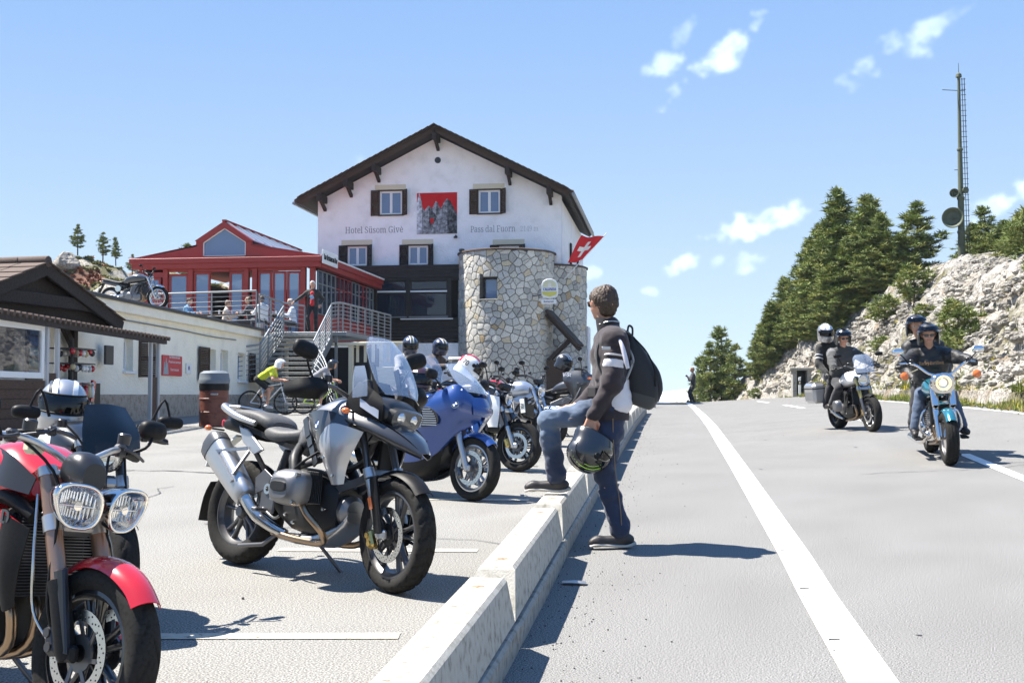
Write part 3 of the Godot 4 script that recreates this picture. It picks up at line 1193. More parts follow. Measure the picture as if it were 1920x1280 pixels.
	while y>6.55:
		s=S()
		box(s,V(-12.6,y-.075,bz+.015*(k % 2)),V(7.4,.145,.08),.01)
		part(t,"plank",s,M.dark_wood)
		y-=.15
		k+=1
	for q in 7:
		s=S()
		box(s,V(-12.6,4.62-q*.15,bz+.015*(q % 2)),V(7.4,.145,.08),.01)
		part(t,"plank",s,M.dark_wood)
	for x in[-16.2,-14.3,-12.22,-10.24]:
		s=S()
		box(s,V(x,5.63,bz),V(.22,1.84,.12),.012)
		part(t,"post",s,M.dark_wood)
	for w in[[-14.19,-12.33],[-12.11,-10.35]]:
		window(t,rot(V(w[0],6.05,bz)),w[1]-w[0],.44,1,M.dark_wood,M.pane,.02,.05,.0,false)
		window(t,rot(V(w[0],4.82,bz)),w[1]-w[0],1.1,1,M.dark_wood,M.pane,.02,.05,.0,false)
		s=S()
		box(s,V((w[0]+w[1])*.5,5.985,bz+.03),V(w[1]-w[0],.07,.06))
		part(t,"blind_rail",s,M.white_paint)
		s=S()
		box(s,V((w[0]+w[1])*.5,4.78,bz+.07),V(w[1]-w[0]+.1,.05,.16))
		part(t,"sill",s,M.galv)
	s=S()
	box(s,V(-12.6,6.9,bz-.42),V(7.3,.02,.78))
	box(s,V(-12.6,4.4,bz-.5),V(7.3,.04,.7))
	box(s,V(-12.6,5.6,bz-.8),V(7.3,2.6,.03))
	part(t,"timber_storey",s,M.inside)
	s=S()
	box(s,V(-12.4,2.3,bz-.1),V(7.6,2.5,.2))
	part(t,"base_wall",s,M.plaster)
	s=S()
	box(s,V(-11.3,4.68,bz+.16),V(2.5,.05,.05))
	part(t,"awning_rail",s,M.white_paint)
	for q in[[8.3,-59.5],[6.9,-57.2],[8.3,-64.0]]:
		s=S()
		box(s,V(R+.06,q[0],q[1]),V(.08,1.1,.5),.01)
		part(t,"shutter",s,M.dark_wood)
	s=S()
	box(s,V(-5.6,10.9,-60.0),V(.7,1.2,.7))
	box(s,V(-5.6,11.55,-60.0),V(.9,.1,.9))
	part(t,"chimney",s,M.dado)
	towers()
# the mural: plain mountain peaks on red, painted flat on a board
func mural(t: Node3D, c: Vector3) -> void:
	var W:=256
	var im:=Image.create(W,W,false,Image.FORMAT_RGBA8)
	var n:=FastNoiseLite.new()
	n.seed=3
	n.frequency=.03
	var red:=Color(.78,.09,.11)
	var peaks:=[[.48,.2,.3,.5],[.3,.3,.34,.42],[.06,.0,.16,.72],[.12,.33,.26,.62],[.76,.15,.42,.4]]
	for y in W:
		for x in W:
			var u:=x/255.0
			var v:=y/255.0
			var col:=red
			var nn:=n.get_noise_2d(x,y)+.5*n.get_noise_2d(x*3.1,y*2.3)
			for p in peaks:
				var w:float=p[2]*pow(clampf((v-p[1])/(1.0-p[1]),.0,1.0),.72)
				if v>p[1]and absf(u-p[0]+nn*.02)<w:
					var sh:float=clampf(p[3]+nn*.28+(.12 if u<p[0]else-.1),.12,.92)
					col=Color(sh,sh*1.01,sh*1.04)
			if u>.33 and u<.42 and v>.62 and v<.78-absf(u-.375)*2.0:
				col=red
			im.set_pixel(x,y,col)
	var m:=mat(Color.WHITE,.8)
	m.albedo_texture=ImageTexture.create_from_image(im)
	var q:=QuadMesh.new()
	q.size=Vector2(1.96,1.98)
	var s:=S()
	box(s,V(c.x,c.y,c.z-.004),V(1.98,2.0,.03))
	var o:=part(t,"mural",s,M.white_paint)
	part(o,"painting",q,m).position=c+V(0,0,.014)
# rubble masonry: crooked stones set proud of the mortar on a surface given by map(u, v, out)
func masonry(t: Node3D, map: Callable, u0: float, u1: float, v0: float, v1: float, su: float, sv: float, hole: Array, most: int, sd: int) -> void:
	var r:=RandomNumberGenerator.new()
	r.seed=sd
	var nu:=int(round((u1-u0)/su))
	var nv:=int(round((v1-v0)/sv))
	var pt:={}
	for j in range(-1,nv+1):
		for i in range(-1,nu+1):
			pt[Vector2i(i,j)]=Vector2(u0+(i+.5+(.25 if posmod(j,2)==0 else-.25)+r.randf_range(-.46,.46))*su,v0+(j+.5+r.randf_range(-.46,.46))*sv)
	var rest:=S()
	var made:=0
	for j in range(nv-1,-1,-1):
		for i in nu:
			var c:Vector2=pt[Vector2i(i,j)]
			var poly:=PackedVector2Array([c+Vector2(-su,-sv)*1.5,c+Vector2(su,-sv)*1.5,c+Vector2(su,sv)*1.5,c+Vector2(-su,sv)*1.5])
			for dj in range(-2,3):
				for di in range(-2,3):
					if(di==0 and dj==0)or not pt.has(Vector2i(i+di,j+dj)):
						continue
					var o:Vector2=pt[Vector2i(i+di,j+dj)]
					poly=cut(poly,(c+o)*.5,(o-c).normalized())
			poly=cut(poly,Vector2(u0,0),Vector2(-1,0))
			poly=cut(poly,Vector2(u1,0),Vector2(1,0))
			poly=cut(poly,Vector2(0,v0),Vector2(0,-1))
			poly=cut(poly,Vector2(0,v1),Vector2(0,1))
			if hole.size()==4 and c.x>hole[0]-.1 and c.x<hole[2]+.1 and c.y>hole[1]-.1 and c.y<hole[3]+.1:
				if c.x<hole[0]+.25*(hole[2]-hole[0]):
					poly=cut(poly,Vector2(hole[0],0),Vector2(1,0))
				elif c.x>hole[2]-.25*(hole[2]-hole[0]):
					poly=cut(poly,Vector2(hole[2],0),Vector2(-1,0))
				elif c.y<(hole[1]+hole[3])*.5:
					poly=cut(poly,Vector2(0,hole[1]),Vector2(0,1))
				else:
					poly=cut(poly,Vector2(0,hole[3]),Vector2(0,-1))
			elif hole.size()==4:
				if c.x<hole[0]and c.y>hole[1]-.1 and c.y<hole[3]+.1:poly=cut(poly,Vector2(hole[0],0),Vector2(1,0))
				elif c.x>hole[2]and c.y>hole[1]-.1 and c.y<hole[3]+.1:poly=cut(poly,Vector2(hole[2],0),Vector2(-1,0))
				elif c.y<hole[1]and c.x>hole[0]-.1 and c.x<hole[2]+.1:poly=cut(poly,Vector2(0,hole[1]),Vector2(0,1))
				elif c.y>hole[3]and c.x>hole[0]-.1 and c.x<hole[2]+.1:poly=cut(poly,Vector2(0,hole[3]),Vector2(0,-1))
			if poly.size()<3:
				continue
			var m:=Vector2.ZERO
			for p in poly:
				m+=p
			m/=poly.size()
			var a:=PackedVector2Array()
			var b:=PackedVector2Array()
			var ok:=true
			for p in poly:
				var l:=(p-m).length()
				if l<.035:
					ok=false
				var jit:=r.randf_range(.0,.008)
				a.append(m+(p-m)*maxf(.2,1.0-(.009+jit)/maxf(l,.01)))
				b.append(m+(p-m)*maxf(.15,1.0-(.028+jit)/maxf(l,.01)))
			if not ok:
				continue
			var s:SurfaceTool=S()if made<most else rest
			var pr:=r.randf_range(.03,.06)
			var tilt:=Vector2(r.randf_range(-.05,.05),r.randf_range(-.05,.05))
			var n:=poly.size()
			var cen:Vector3=map.call(m.x,m.y,-.1)
			var top:Vector3=map.call(m.x,m.y,pr+.006)
			for q in n:
				var w:=(q+1)% n
				var o0:float=pr+(b[q]-m).dot(tilt)
				var o1:float=pr+(b[w]-m).dot(tilt)
				var A:Vector3=map.call(b[q].x,b[q].y,o0)
				var B:Vector3=map.call(b[w].x,b[w].y,o1)
				var C:Vector3=map.call(a[w].x,a[w].y,.012)
				var D:Vector3=map.call(a[q].x,a[q].y,.012)
				tri_out(s,top,A,B,cen)
				quad_out(s,A,B,C,D,cen)
				quad_out(s,D,C,map.call(a[w].x,a[w].y,-.03),map.call(a[q].x,a[q].y,-.03),cen)
			if made<most:
				var pick:=r.randi()% 24
				part(t,"stone",s,M.stones[[0,1,2,3,5,0,1,2,3,5,0,2,1,5,0,2,5,1,0,2,3,4,4,6][pick]])
			made+=1
	if made>most:
		stuff(part(t,"stone_rows",rest,M.stones[1]))
func cut(p: PackedVector2Array, o: Vector2, n: Vector2) -> PackedVector2Array:
	var out:=PackedVector2Array()
	for i in p.size():
		var a:=p[i]
		var b:=p[(i+1)% p.size()]
		var da:=(a-o).dot(n)
		var db:=(b-o).dot(n)
		if da<=.0:
			out.append(a)
		if(da<.0 and db>.0)or(da>.0 and db<.0):
			out.append(a.lerp(b,da/(da-db)))
	return out
func towers() -> void:
	var t:=thing("stone_tower","round tower of pale rubble stone with one small window","tower")
	var c:=V(-7.62,0,-54.55)
	var R:=2.24
	var top:=7.72
	var map := func(u: float, v: float, o: float) -> Vector3:
		var a:=u/R
		return V(c.x+sin(a)*(R+o),v,c.z+cos(a)*(R+o))
	var hole:=[-.98,5.42,-.13,6.46]
	var s:=S()
	sg_next+=1
	s.set_smooth_group(sg_next)
	var us:=[]
	for k in 29:
		us.append(-1.62*R+3.24*R*k/28)
	us.append_array([hole[0],hole[2]])
	us.sort()
	for k in us.size()-1:
		for e in[[.4,hole[1]],[hole[1],hole[3]],[hole[3],top]]:
			if e[0]==hole[1]and us[k]>hole[0]-.01 and us[k]<hole[2]-.01:
				continue
			quad(s,map.call(us[k],e[0],.0),map.call(us[k],e[1],.0),map.call(us[k+1],e[1],.0),map.call(us[k+1],e[0],.0))
	s.set_smooth_group(-1)
	var q:=[[hole[0],hole[1]],[hole[2],hole[1]],[hole[2],hole[3]],[hole[0],hole[3]]]
	var hc:Vector3=map.call((hole[0]+hole[2])*.5,(hole[1]+hole[3])*.5,-.2)
	for k in 4:
		var a=q[k]
		var b=q[(k+1)% 4]
		quad_out(s,map.call(a[0],a[1],.02),map.call(b[0],b[1],.02),map.call(b[0],b[1],-.4),map.call(a[0],a[1],-.4),hc+(map.call((a[0]+b[0])*.5,(a[1]+b[1])*.5,-.2)-hc)*6.0)
	part(t,"core",s,M.mortar)
	masonry(t,map,-1.5*R,1.5*R,.6,top-.02,.345,.265,hole,298,5)
	s=S()
	lathe(s,V(c.x,top-.02,c.z),Vector3.UP,[[0,0],[0,R+.1],[.06,R+.1],[.09,R+.02],[.09,0]],40)
	part(t,"coping",s,M.old_tile)
	var a0:=-.5/R
	var wb:=Basis(Vector3.UP,a0)
	var w0:Vector3=map.call(-.5,5.46,-.2)
	window(t,rot(w0+wb*V(-.3,0,0),wb),.7,.95,1,M.dark_metal,M.window,.02,.05)
	s=S()
	box(s,map.call(-.55,5.44,-.1),V(.95,.05,.4),.01,wb)
	part(t,"sill",s,M.concrete_white)
	s=S()
	box(s,V(c.x-2.0,top+.14,c.z+.9),V(.22,.14,.2),.03,Basis(Vector3.UP,-.6))
	cyl(s,V(c.x-2.0,top,c.z+.9),V(c.x-2.0,top+.1,c.z+.9),.025)
	part(t,"flood_lamp",s,M.dark_metal)
	t=thing("stone_tower","lower rubble stone wall tower behind the beer sign with a timber stair roof","tower")
	var c2:=V(-5.95,0,-56.5)
	var R2:=1.95
	var map2 := func(u: float, v: float, o: float) -> Vector3:
		var a:=u/R2
		return V(c2.x+sin(a)*(R2+o),v,c2.z+cos(a)*(R2+o))
	s=S()
	lathe(s,c2,Vector3.UP,[[.4,0],[.4,R2],[7.2,R2],[7.2,0]],36)
	part(t,"core",s,M.mortar)
	masonry(t,map2,-.35*R2,1.52*R2,1.6,7.2,.33,.26,[],250,9)
	s=S()
	lathe(s,V(c2.x,7.2,c2.z),Vector3.UP,[[0,0],[0,R2+.08],[.06,R2+.08],[.09,R2],[.09,0]],36)
	part(t,"coping",s,M.old_tile)
	s=S()
	beam(s,V(-5.55,5.0,-53.6),V(-4.05,3.35,-53.3),.9,.14,Vector3.UP,.02)
	part(t,"canopy_roof",s,M.roof_tile)
	for z in[-53.25,-53.95]:
		s=S()
		beam(s,V(-5.6,4.82,z),V(-4.1,3.2,z),.12,.2,Vector3.UP,.015)
		beam(s,V(-5.55,2.7,z),V(-4.6,3.6,z),.1,.16,Vector3.UP,.015)
		part(t,"rafter",s,M.beam_wood)
	s=S()
	box(s,V(-5.15,1.7,-53.2),V(.9,2.0,.12),.01)
	part(t,"door",s,M.brown_wood)
	s=S()
	lathe(s,V(-4.55,2.05,-54.4),Vector3.UP,[[0,0],[0,.06],[.12,.14],[.42,.12],[.56,.03],[.62,.0]],6)
	part(t,"lantern",s,M.clear_pane)
	s=S()
	box(s,V(-4.75,5.9,-60.2),V(.7,2.4,2.4),.02)
	part(t,"gallery",s,M.dark_wood)
	s=S()
	box(s,V(-4.5,3.4,-60.0),V(.8,2.4,1.5),.02)
	part(t,"gallery_wall",s,M.plaster)
func cafe() -> void:
	var t:=thing("red_cafe","red glazed cafe pavilion with a raised glass lantern roof on the terrace","cafe")
	var L:=-20.62
	var R:=-13.5
	var F:=-43.5
	var B:=-53.0
	var fl:=3.3
	var s:=S()
	for k in 2:
		box(s,V((L+R)*.5-.02,6.33-k*.2,F+.16-k*.07),V(R-L+.62-k*.14,.2,.3),.012)
		box(s,V(R+.16-k*.07,6.33-k*.2,(F+B)*.5+.0),V(.3,.2,F-B-.02),.012)
	part(t,"fascia",s,M.red_paint)
	var ax:=-17.19
	var gable:=[L-.28,6.43,ax-1.15,6.98,ax-1.15,7.16,ax,7.87,ax+1.12,7.12,ax+1.12,6.94,R+.28,6.43]
	s=S()
	var g0:=[L-.28,6.43,ax-.87,6.43,ax-.87,6.52,ax-.87,7.06,ax-1.15,7.16,ax-1.15,6.98]
	slab(s,g0,F-.12,F+.0,.0)
	slab(s,[R+.28,6.43,ax+.87,6.43,ax+.87,7.06,ax+1.12,7.12,ax+1.12,6.94],F-.12,F+.0,.0)
	slab(s,[ax-1.18,7.12,ax,7.87,ax+1.16,7.1,ax+.87,7.06,ax,7.62,ax-.87,7.06],F-.12,F+.07,.0)
	box(s,V(ax,6.475,F-.05),V(1.74,.09,.14))
	part(t,"gable",s,M.red_paint)
	s=S()
	slab(s,[ax-.86,6.52,ax+.86,6.52,ax+.86,7.05,ax,7.61,ax-.86,7.05],F-.09,F-.08,.0)
	part(t,"gable_pane",s,M.window)
	s=S()
	for e in[[ax-.85,6.52,ax-.85,7.06],[ax+.85,6.52,ax+.85,7.06],[ax-.86,6.53,ax+.86,6.53],[ax-.86,7.05,ax,7.6],[ax+.86,7.05,ax,7.6]]:
		beam(s,V(e[0],e[1],F-.05),V(e[2],e[3],F-.05),.04,.04)
	part(t,"gable_frame",s,M.white_paint)
	for sd in[-1.0,1.0]:
		s=S()
		var e:=V(ax+sd*1.16,7.1,0)
		var a:=V(ax,7.84,0)
		beam(s,V((a.x+e.x)*.5+(a-e).normalized().x*.0,0,-48.3)+V(0,(a.y+e.y)*.5,0)+(a-e)*.5,V((a.x+e.x)*.5,(a.y+e.y)*.5,-48.3)-(a-e)*.5,9.4,.03)
		part(t,"lantern_glass",s,M.window)
		s=S()
		box(s,V(ax+sd*1.12,6.96,-48.3),V(.06,.3,9.4))
		part(t,"lantern_side",s,M.dark_wood)
		for k in 10:
			s=S()
			var z:=F-.15-k*1.02
			beam(s,V(a.x,a.y+.05,z),V(e.x,e.y+.05,z),.09,.06)
			part(t,"rafter",s,M.white_paint)
		s=S()
		var ro:=V(R+.3,6.46,-48.3)if sd>0 else V(L-.3,6.46,-48.3)
		beam(s,V(ax+sd*1.1,6.95,-48.3),ro,9.6,.06)
		part(t,"roof",s,M.red_paint)
		s=S()
		beam(s,V(ro.x,ro.y+.02,F+.25),V(ro.x,ro.y+.02,B),.1,.06)
		part(t,"roof_edge",s,M.white_paint)
	s=S()
	beam(s,V(ax,7.9,F+.05),V(ax,7.9,B),.16,.08)
	part(t,"ridge",s,M.red_paint)
	for x in[L+.1,-19.55,-18.52,-16.26,-15.92,-13.98,R-.12]:
		s=S()
		box(s,V(x,(fl+6.03)*.5,F),V(.2,6.03-fl,.2),.015)
		part(t,"post",s,M.red_paint)
	for w in[[-20.35,-19.75,4.9,5.7],[-19.42,-18.62,3.4,5.84],[-18.4,-17.72,3.4,5.9],[-16.96,-16.36,3.4,5.9],[-15.8,-15.24,3.4,5.9],[-15.22,-14.66,3.4,5.9],[-14.64,-14.08,3.4,5.9]]:
		window(t,rot(V(w[0],w[2],F)),w[1]-w[0],w[3]-w[2],1,M.red_paint,M.window,.0,.09,.0,false)
	s=S()
	box(s,V(-17.34,5.95,F),V(.76,.1,.12))
	box(s,V(-20.1,4.1,F),V(.8,1.6,.06))
	box(s,V(-20.0,5.86,F),V(1.0,.3,.06))
	box(s,V(-17.3,6.0,F-.02),V(6.6,.16,.1))
	part(t,"panel",s,M.red_paint)
	for k in 7:
		var z:=F-.3-k*1.22
		var x:=R-.02
		var dbl:=2
		var wb:=Basis(Vector3.UP,PI/2)
		window(t,rot(V(x,4.25,z),wb),1.2,1.72,dbl,M.red_paint if k in[2,3,5]else M.galv,M.pane,.0,.04,1.2,false)
		s=S()
		box(s,V(x,3.75,z-.6),V(.08,.95,1.2),.01)
		part(t,"sill_panel",s,M.red_paint)
	s=S()
	box(s,V((L+R)*.5,fl-.02,(F+B)*.5),V(R-L,.1,F-B))
	box(s,V(L-.0,4.7,(F+B)*.5),V(.12,2.7,F-B-.1))
	box(s,V((L+R)*.5,4.7,B),V(R-L,2.7,.1))
	part(t,"back_wall",s,M.beam_wood)
	s=S()
	box(s,V(-16.5,3.85,-48.0),V(4.0,1.1,.6),.03)
	part(t,"counter",s,M.brown_wood)
	s=S()
	cyl(s,V(L-.12,3.3,F+.06),V(L-.12,6.0,F+.06),.07)
	part(t,"drain_pipe",s,M.galv)
	var sg:=thing("fascia_sign","small white lettered sign on the corner of the red cafe roof","sign")
	s=S()
	box(s,V(R+.34,6.42,F-.75),V(.05,.52,2.0),.01)
	part(sg,"board",s,M.white_paint)
	letters(sg,"lettering","Bar-Restaurant-Bar",V(R+.375,6.42,F-.75),.3,mat(lin(.02,.02,.02),.6),Basis(Vector3.UP,PI/2),"Droid Serif",.01,1.8,700)
func wing_and_terrace() -> void:
	var t:=thing("terrace_wing","long cream rendered wing with shuttered windows under the cafe terrace","building")
	var A:=V(-12.33,0,-23.3)
	var Bp:=V(-13.56,0,-37.5)
	var e:=(Bp-A).normalized()
	var n:=V(-e.z,0,e.x)
	var xf:=Transform3D(Basis(e,Vector3.UP,n),A)
	var wins:=[[2.35,1.68,2.95,2.44],[8.72,1.58,9.46,2.44],[9.92,1.66,10.68,2.46],[11.72,1.56,12.6,2.44]]
	var s:=S()
	holed(s,-3.0,14.25,.0,3.12,.34,wins,xf)
	part(t,"wall",s,M.cream)
	s=S()
	box(s,xf*V(5.62,.62,.0),V(17.2,1.04,.05),.01,xf.basis)
	part(t,"plinth",s,M.dado)
	s=S()
	box(s,xf*V(5.65,3.13,.06),V(17.35,.24,.16),.02,xf.basis)
	part(t,"cornice",s,M.cream)
	s=S()
	box(s,xf*V(5.65,3.285,.02),V(17.4,.07,.4),.01,xf.basis)
	part(t,"flashing",s,M.dark_metal)
	s=S()
	slab(s,[-12.1,20.3,-13.5,37.52,-13.5,55.0,-34.0,55.0,-34.0,20.3],.0,.22,.0,Transform3D(Basis(V(1,0,0),V(0,0,-1),V(0,1,0)),V(-.2,3.05,0)))
	part(t,"terrace_floor",s,M.concrete_grey)
	s=S()
	box(s,V(-13.66,1.7,-46.2),V(.3,3.0,17.2))
	part(t,"side_wall",s,M.cream)
	for i in wins.size():
		var w=wins[i]
		window(t,xf*rot(V(w[0],w[1],0)),w[2]-w[0],w[3]-w[1],1,M.white_paint,M.window,.2,.07)
		s=S()
		box(s,xf*V((w[0]+w[2])*.5,w[1]-.03,.03),V(w[2]-w[0]+.1,.06,.12),.01,xf.basis)
		part(t,"sill",s,M.white_paint)
	for q in[[8.18,.9],[13.2,.62]]:
		shutter(t,xf*V(q[0],2.0,.07),q[1],.94,xf.basis,M.brown_wood)
	shutter(t,xf*V(3.45,2.0,.2),.5,.9,xf.basis*Basis(Vector3.UP,-.9),M.brown_wood)
	s=S()
	tube(s,[xf*V(1.5,2.86,.03),xf*V(6.0,2.84,.03),xf*V(9.0,2.8,.03),xf*V(11.4,2.82,.03)],.018,6,4)
	part(t,"conduit",s,M.galv)
	var p:=thing("poster","red poster with a mountain picture on the cream wall","poster")
	s=S()
	box(s,xf*V(5.62,1.88,.02),V(1.5,.52,.03),.004,xf.basis)
	part(p,"board",s,mat(lin(.55,.05,.05),.6))
	s=S()
	for k in[[-.62,.32],[-.5,.42],[-.4,.3]]:
		slab(s,[k[0]-.09,-.24,k[0]+.09,-.24,k[0]+.02,k[1]-.24,k[0]-.02,k[1]-.24],.0,.006,.0,xf*rot(V(5.62,1.89,.036+.002*k[1])))
	part(p,"picture",s,mat(lin(.35,.36,.38),.8))
	for k in[[.22,.06,.1,.5,"Bar Restaurant Hotel"],[.1,.14,.2,.6,"Panorama"],[-.1,.3,.06,.35,"Terrasse"]]:
		letters(p,"lettering",k[4],xf*V(5.62+.15,1.88+k[0],.038),.09,M.white_paint,xf.basis,"Droid Sans",.004,k[3]+.3)
	p=thing("notice","small white notice beside the red poster on the wall","notice")
	s=S()
	box(s,xf*V(6.95,1.84,.02),V(.42,.28,.02),.003,xf.basis)
	part(p,"sheet",s,M.white_paint)
	s=S()
	lathe(s,xf*V(6.95,1.85,.03),xf.basis.z,[[0,0],[0,.06],[.004,.06],[.004,0]],14)
	part(p,"print",s,mat(lin(.1,.08,.25),.7))
	railing("terrace_railing","grey steel terrace railing in front of the cafe tables",[V(-21.0,3.28,-36.4),V(-13.62,3.52,-37.35)],1.06,6,1.55)
	railing("terrace_railing","short grey railing from the terrace corner to the stair head",[V(-13.55,3.42,-37.45),V(-13.5,3.3,-39.6),V(-13.0,3.25,-40.6)],1.06,6,1.2)
	var po:=thing("menu_board","framed menu board hanging on the terrace corner post","menu board")
	s=S()
	box(s,V(-13.45,3.3,-37.25),V(.32,.46,.03),.006)
	part(po,"frame",s,M.galv)
	for k in 3:
		s=S()
		box(s,V(-13.53+.08*k,3.3,-37.228),V(.06,.38,.006))
		part(po,"sheet",s,[mat(lin(.7,.6,.5),.6),M.beige,mat(lin(.6,.35,.3),.6)][k])
func railing(called: String, label: String, pts: Array, h: float, bars: int, gap: float) -> Node3D:
	var t:=thing(called,label,"railing")
	for i in pts.size()-1:
		var a:Vector3=pts[i]
		var b:Vector3=pts[i+1]
		var s:=S()
		tube(s,[a+V(0,h,0),b+V(0,h,0)],.032,8)
		part(t,"top_rail",s,M.galv)
		for k in bars:
			s=S()
			var y:=h*(k+.6)/(bars+.6)
			tube(s,[a+V(0,y,0),b+V(0,y,0)],.014,6)
			part(t,"bar",s,M.galv)
		var n:=maxi(1,int(round((b-a).length()/gap)))
		for k in n+1:
			if k==0 and i>0:
				continue
			s=S()
			var p:=a.lerp(b,float(k)/n)
			box(s,p+V(0,h*.5-.06,0),V(.045,h+.1,.045),.006)
			part(t,"post",s,M.galv)
	return t
func stairs() -> void:
	var t:=thing("steel_stairs","grey steel staircase down from the cafe terrace to the lot","stairs")
	var x0:=-13.05
	var x1:=-11.45
	for k in 16:
		var s:=S()
		var y:=3.16-k*.165
		var z:=-38.55+k*.265
		var sh:=.0 if k<9 else(k-8)*.11
		box(s,V((x0+x1)*.5+sh,y,z),V(x1-x0,.045,.3),.008)
		box(s,V((x0+x1)*.5+sh,y-.03,z+.145),V(x1-x0,.07,.012))
		part(t,"step",s,M.concrete)
	for x in[x0-.03,x1+.03]:
		var s:=S()
		beam(s,V(x,3.05,-38.7),V(x+.02,1.68,-36.4),.05,.3)
		beam(s,V(x,1.72,-36.42),V(x+.8,.6,-34.5),.05,.3)
		part(t,"stringer",s,M.galv)
	var s:=S()
	box(s,V(-12.2,3.2,-40.4),V(2.6,.14,3.5),.01)
	part(t,"landing",s,M.galv)
	for x in[-13.2,-11.3]:
		s=S()
		box(s,V(x,1.85,-38.8),V(.1,2.6,.1),.01)
		part(t,"support",s,M.galv)
	railing("stair_railing","grey stair railing on the left of the upper flight",[V(-13.1,3.15,-38.6),V(-13.1,1.75,-36.3),V(-13.75,1.6,-35.6)],1.0,6,.9)
	railing("stair_railing","grey stair railing on the right of the upper flight",[V(-11.4,3.15,-38.5),V(-11.35,1.85,-36.4)],1.0,7,.8)
	railing("landing_railing","stepped grey railing round the landing beside the red cafe",[V(-11.4,3.2,-38.55),V(-11.35,3.28,-39.2),V(-11.3,3.3,-39.6),V(-11.15,3.3,-46.0)],1.02,7,.95)
	var t2:=thing("stair_handrail","curved double handrail sweeping down the lower steps","handrail")
	for y in[1.0,.82,.64,.46,.28]:
		s=S()
		tube(s,[V(-11.35,1.7+y,-36.4),V(-10.95,1.45+y,-35.9),V(-10.5,.98+y,-35.1),V(-10.15,.58+y,-34.4),V(-9.95,.5+y,-34.0)],.026 if y==1.0 else .014,7,5)
		part(t2,"bar",s,M.galv)
	for p in[V(-11.35,1.7,-36.4),V(-10.5,.98,-35.1),V(-9.95,.5,-34.0)]:
		s=S()
		cyl(s,p-V(0,.1,0),p+V(0,1.0,0),.024,8)
		part(t2,"post",s,M.galv)
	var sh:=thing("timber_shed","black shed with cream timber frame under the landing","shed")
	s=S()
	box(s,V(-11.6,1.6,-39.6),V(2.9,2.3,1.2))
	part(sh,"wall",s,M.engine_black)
	s=S()
	box(s,V(-11.4,2.86,-38.9),V(2.4,.1,.3),.01)
	part(sh,"beam",s,M.beige)
	for k in 7:
		s=S()
		box(s,V(-10.6+k*.27,2.55,-39.0),V(.1,.62,.06),.006)
		part(sh,"slat",s,M.beige)
	for x in[-10.8,-8.9]:
		s=S()
		box(s,V(x,1.75,-38.9),V(.16,2.3,.16),.01)
		part(sh,"post",s,M.beige)
	for k in 10:
		s=S()
		box(s,V(-9.85,.66+k*.15,-39.1),V(1.85,.14,.05),.01)
		part(sh,"plank",s,M.beige)
	s=S()
	box(s,V(-9.8,2.9,-39.0),V(2.0,.08,.2),.01)
	part(sh,"beam",s,M.beige)
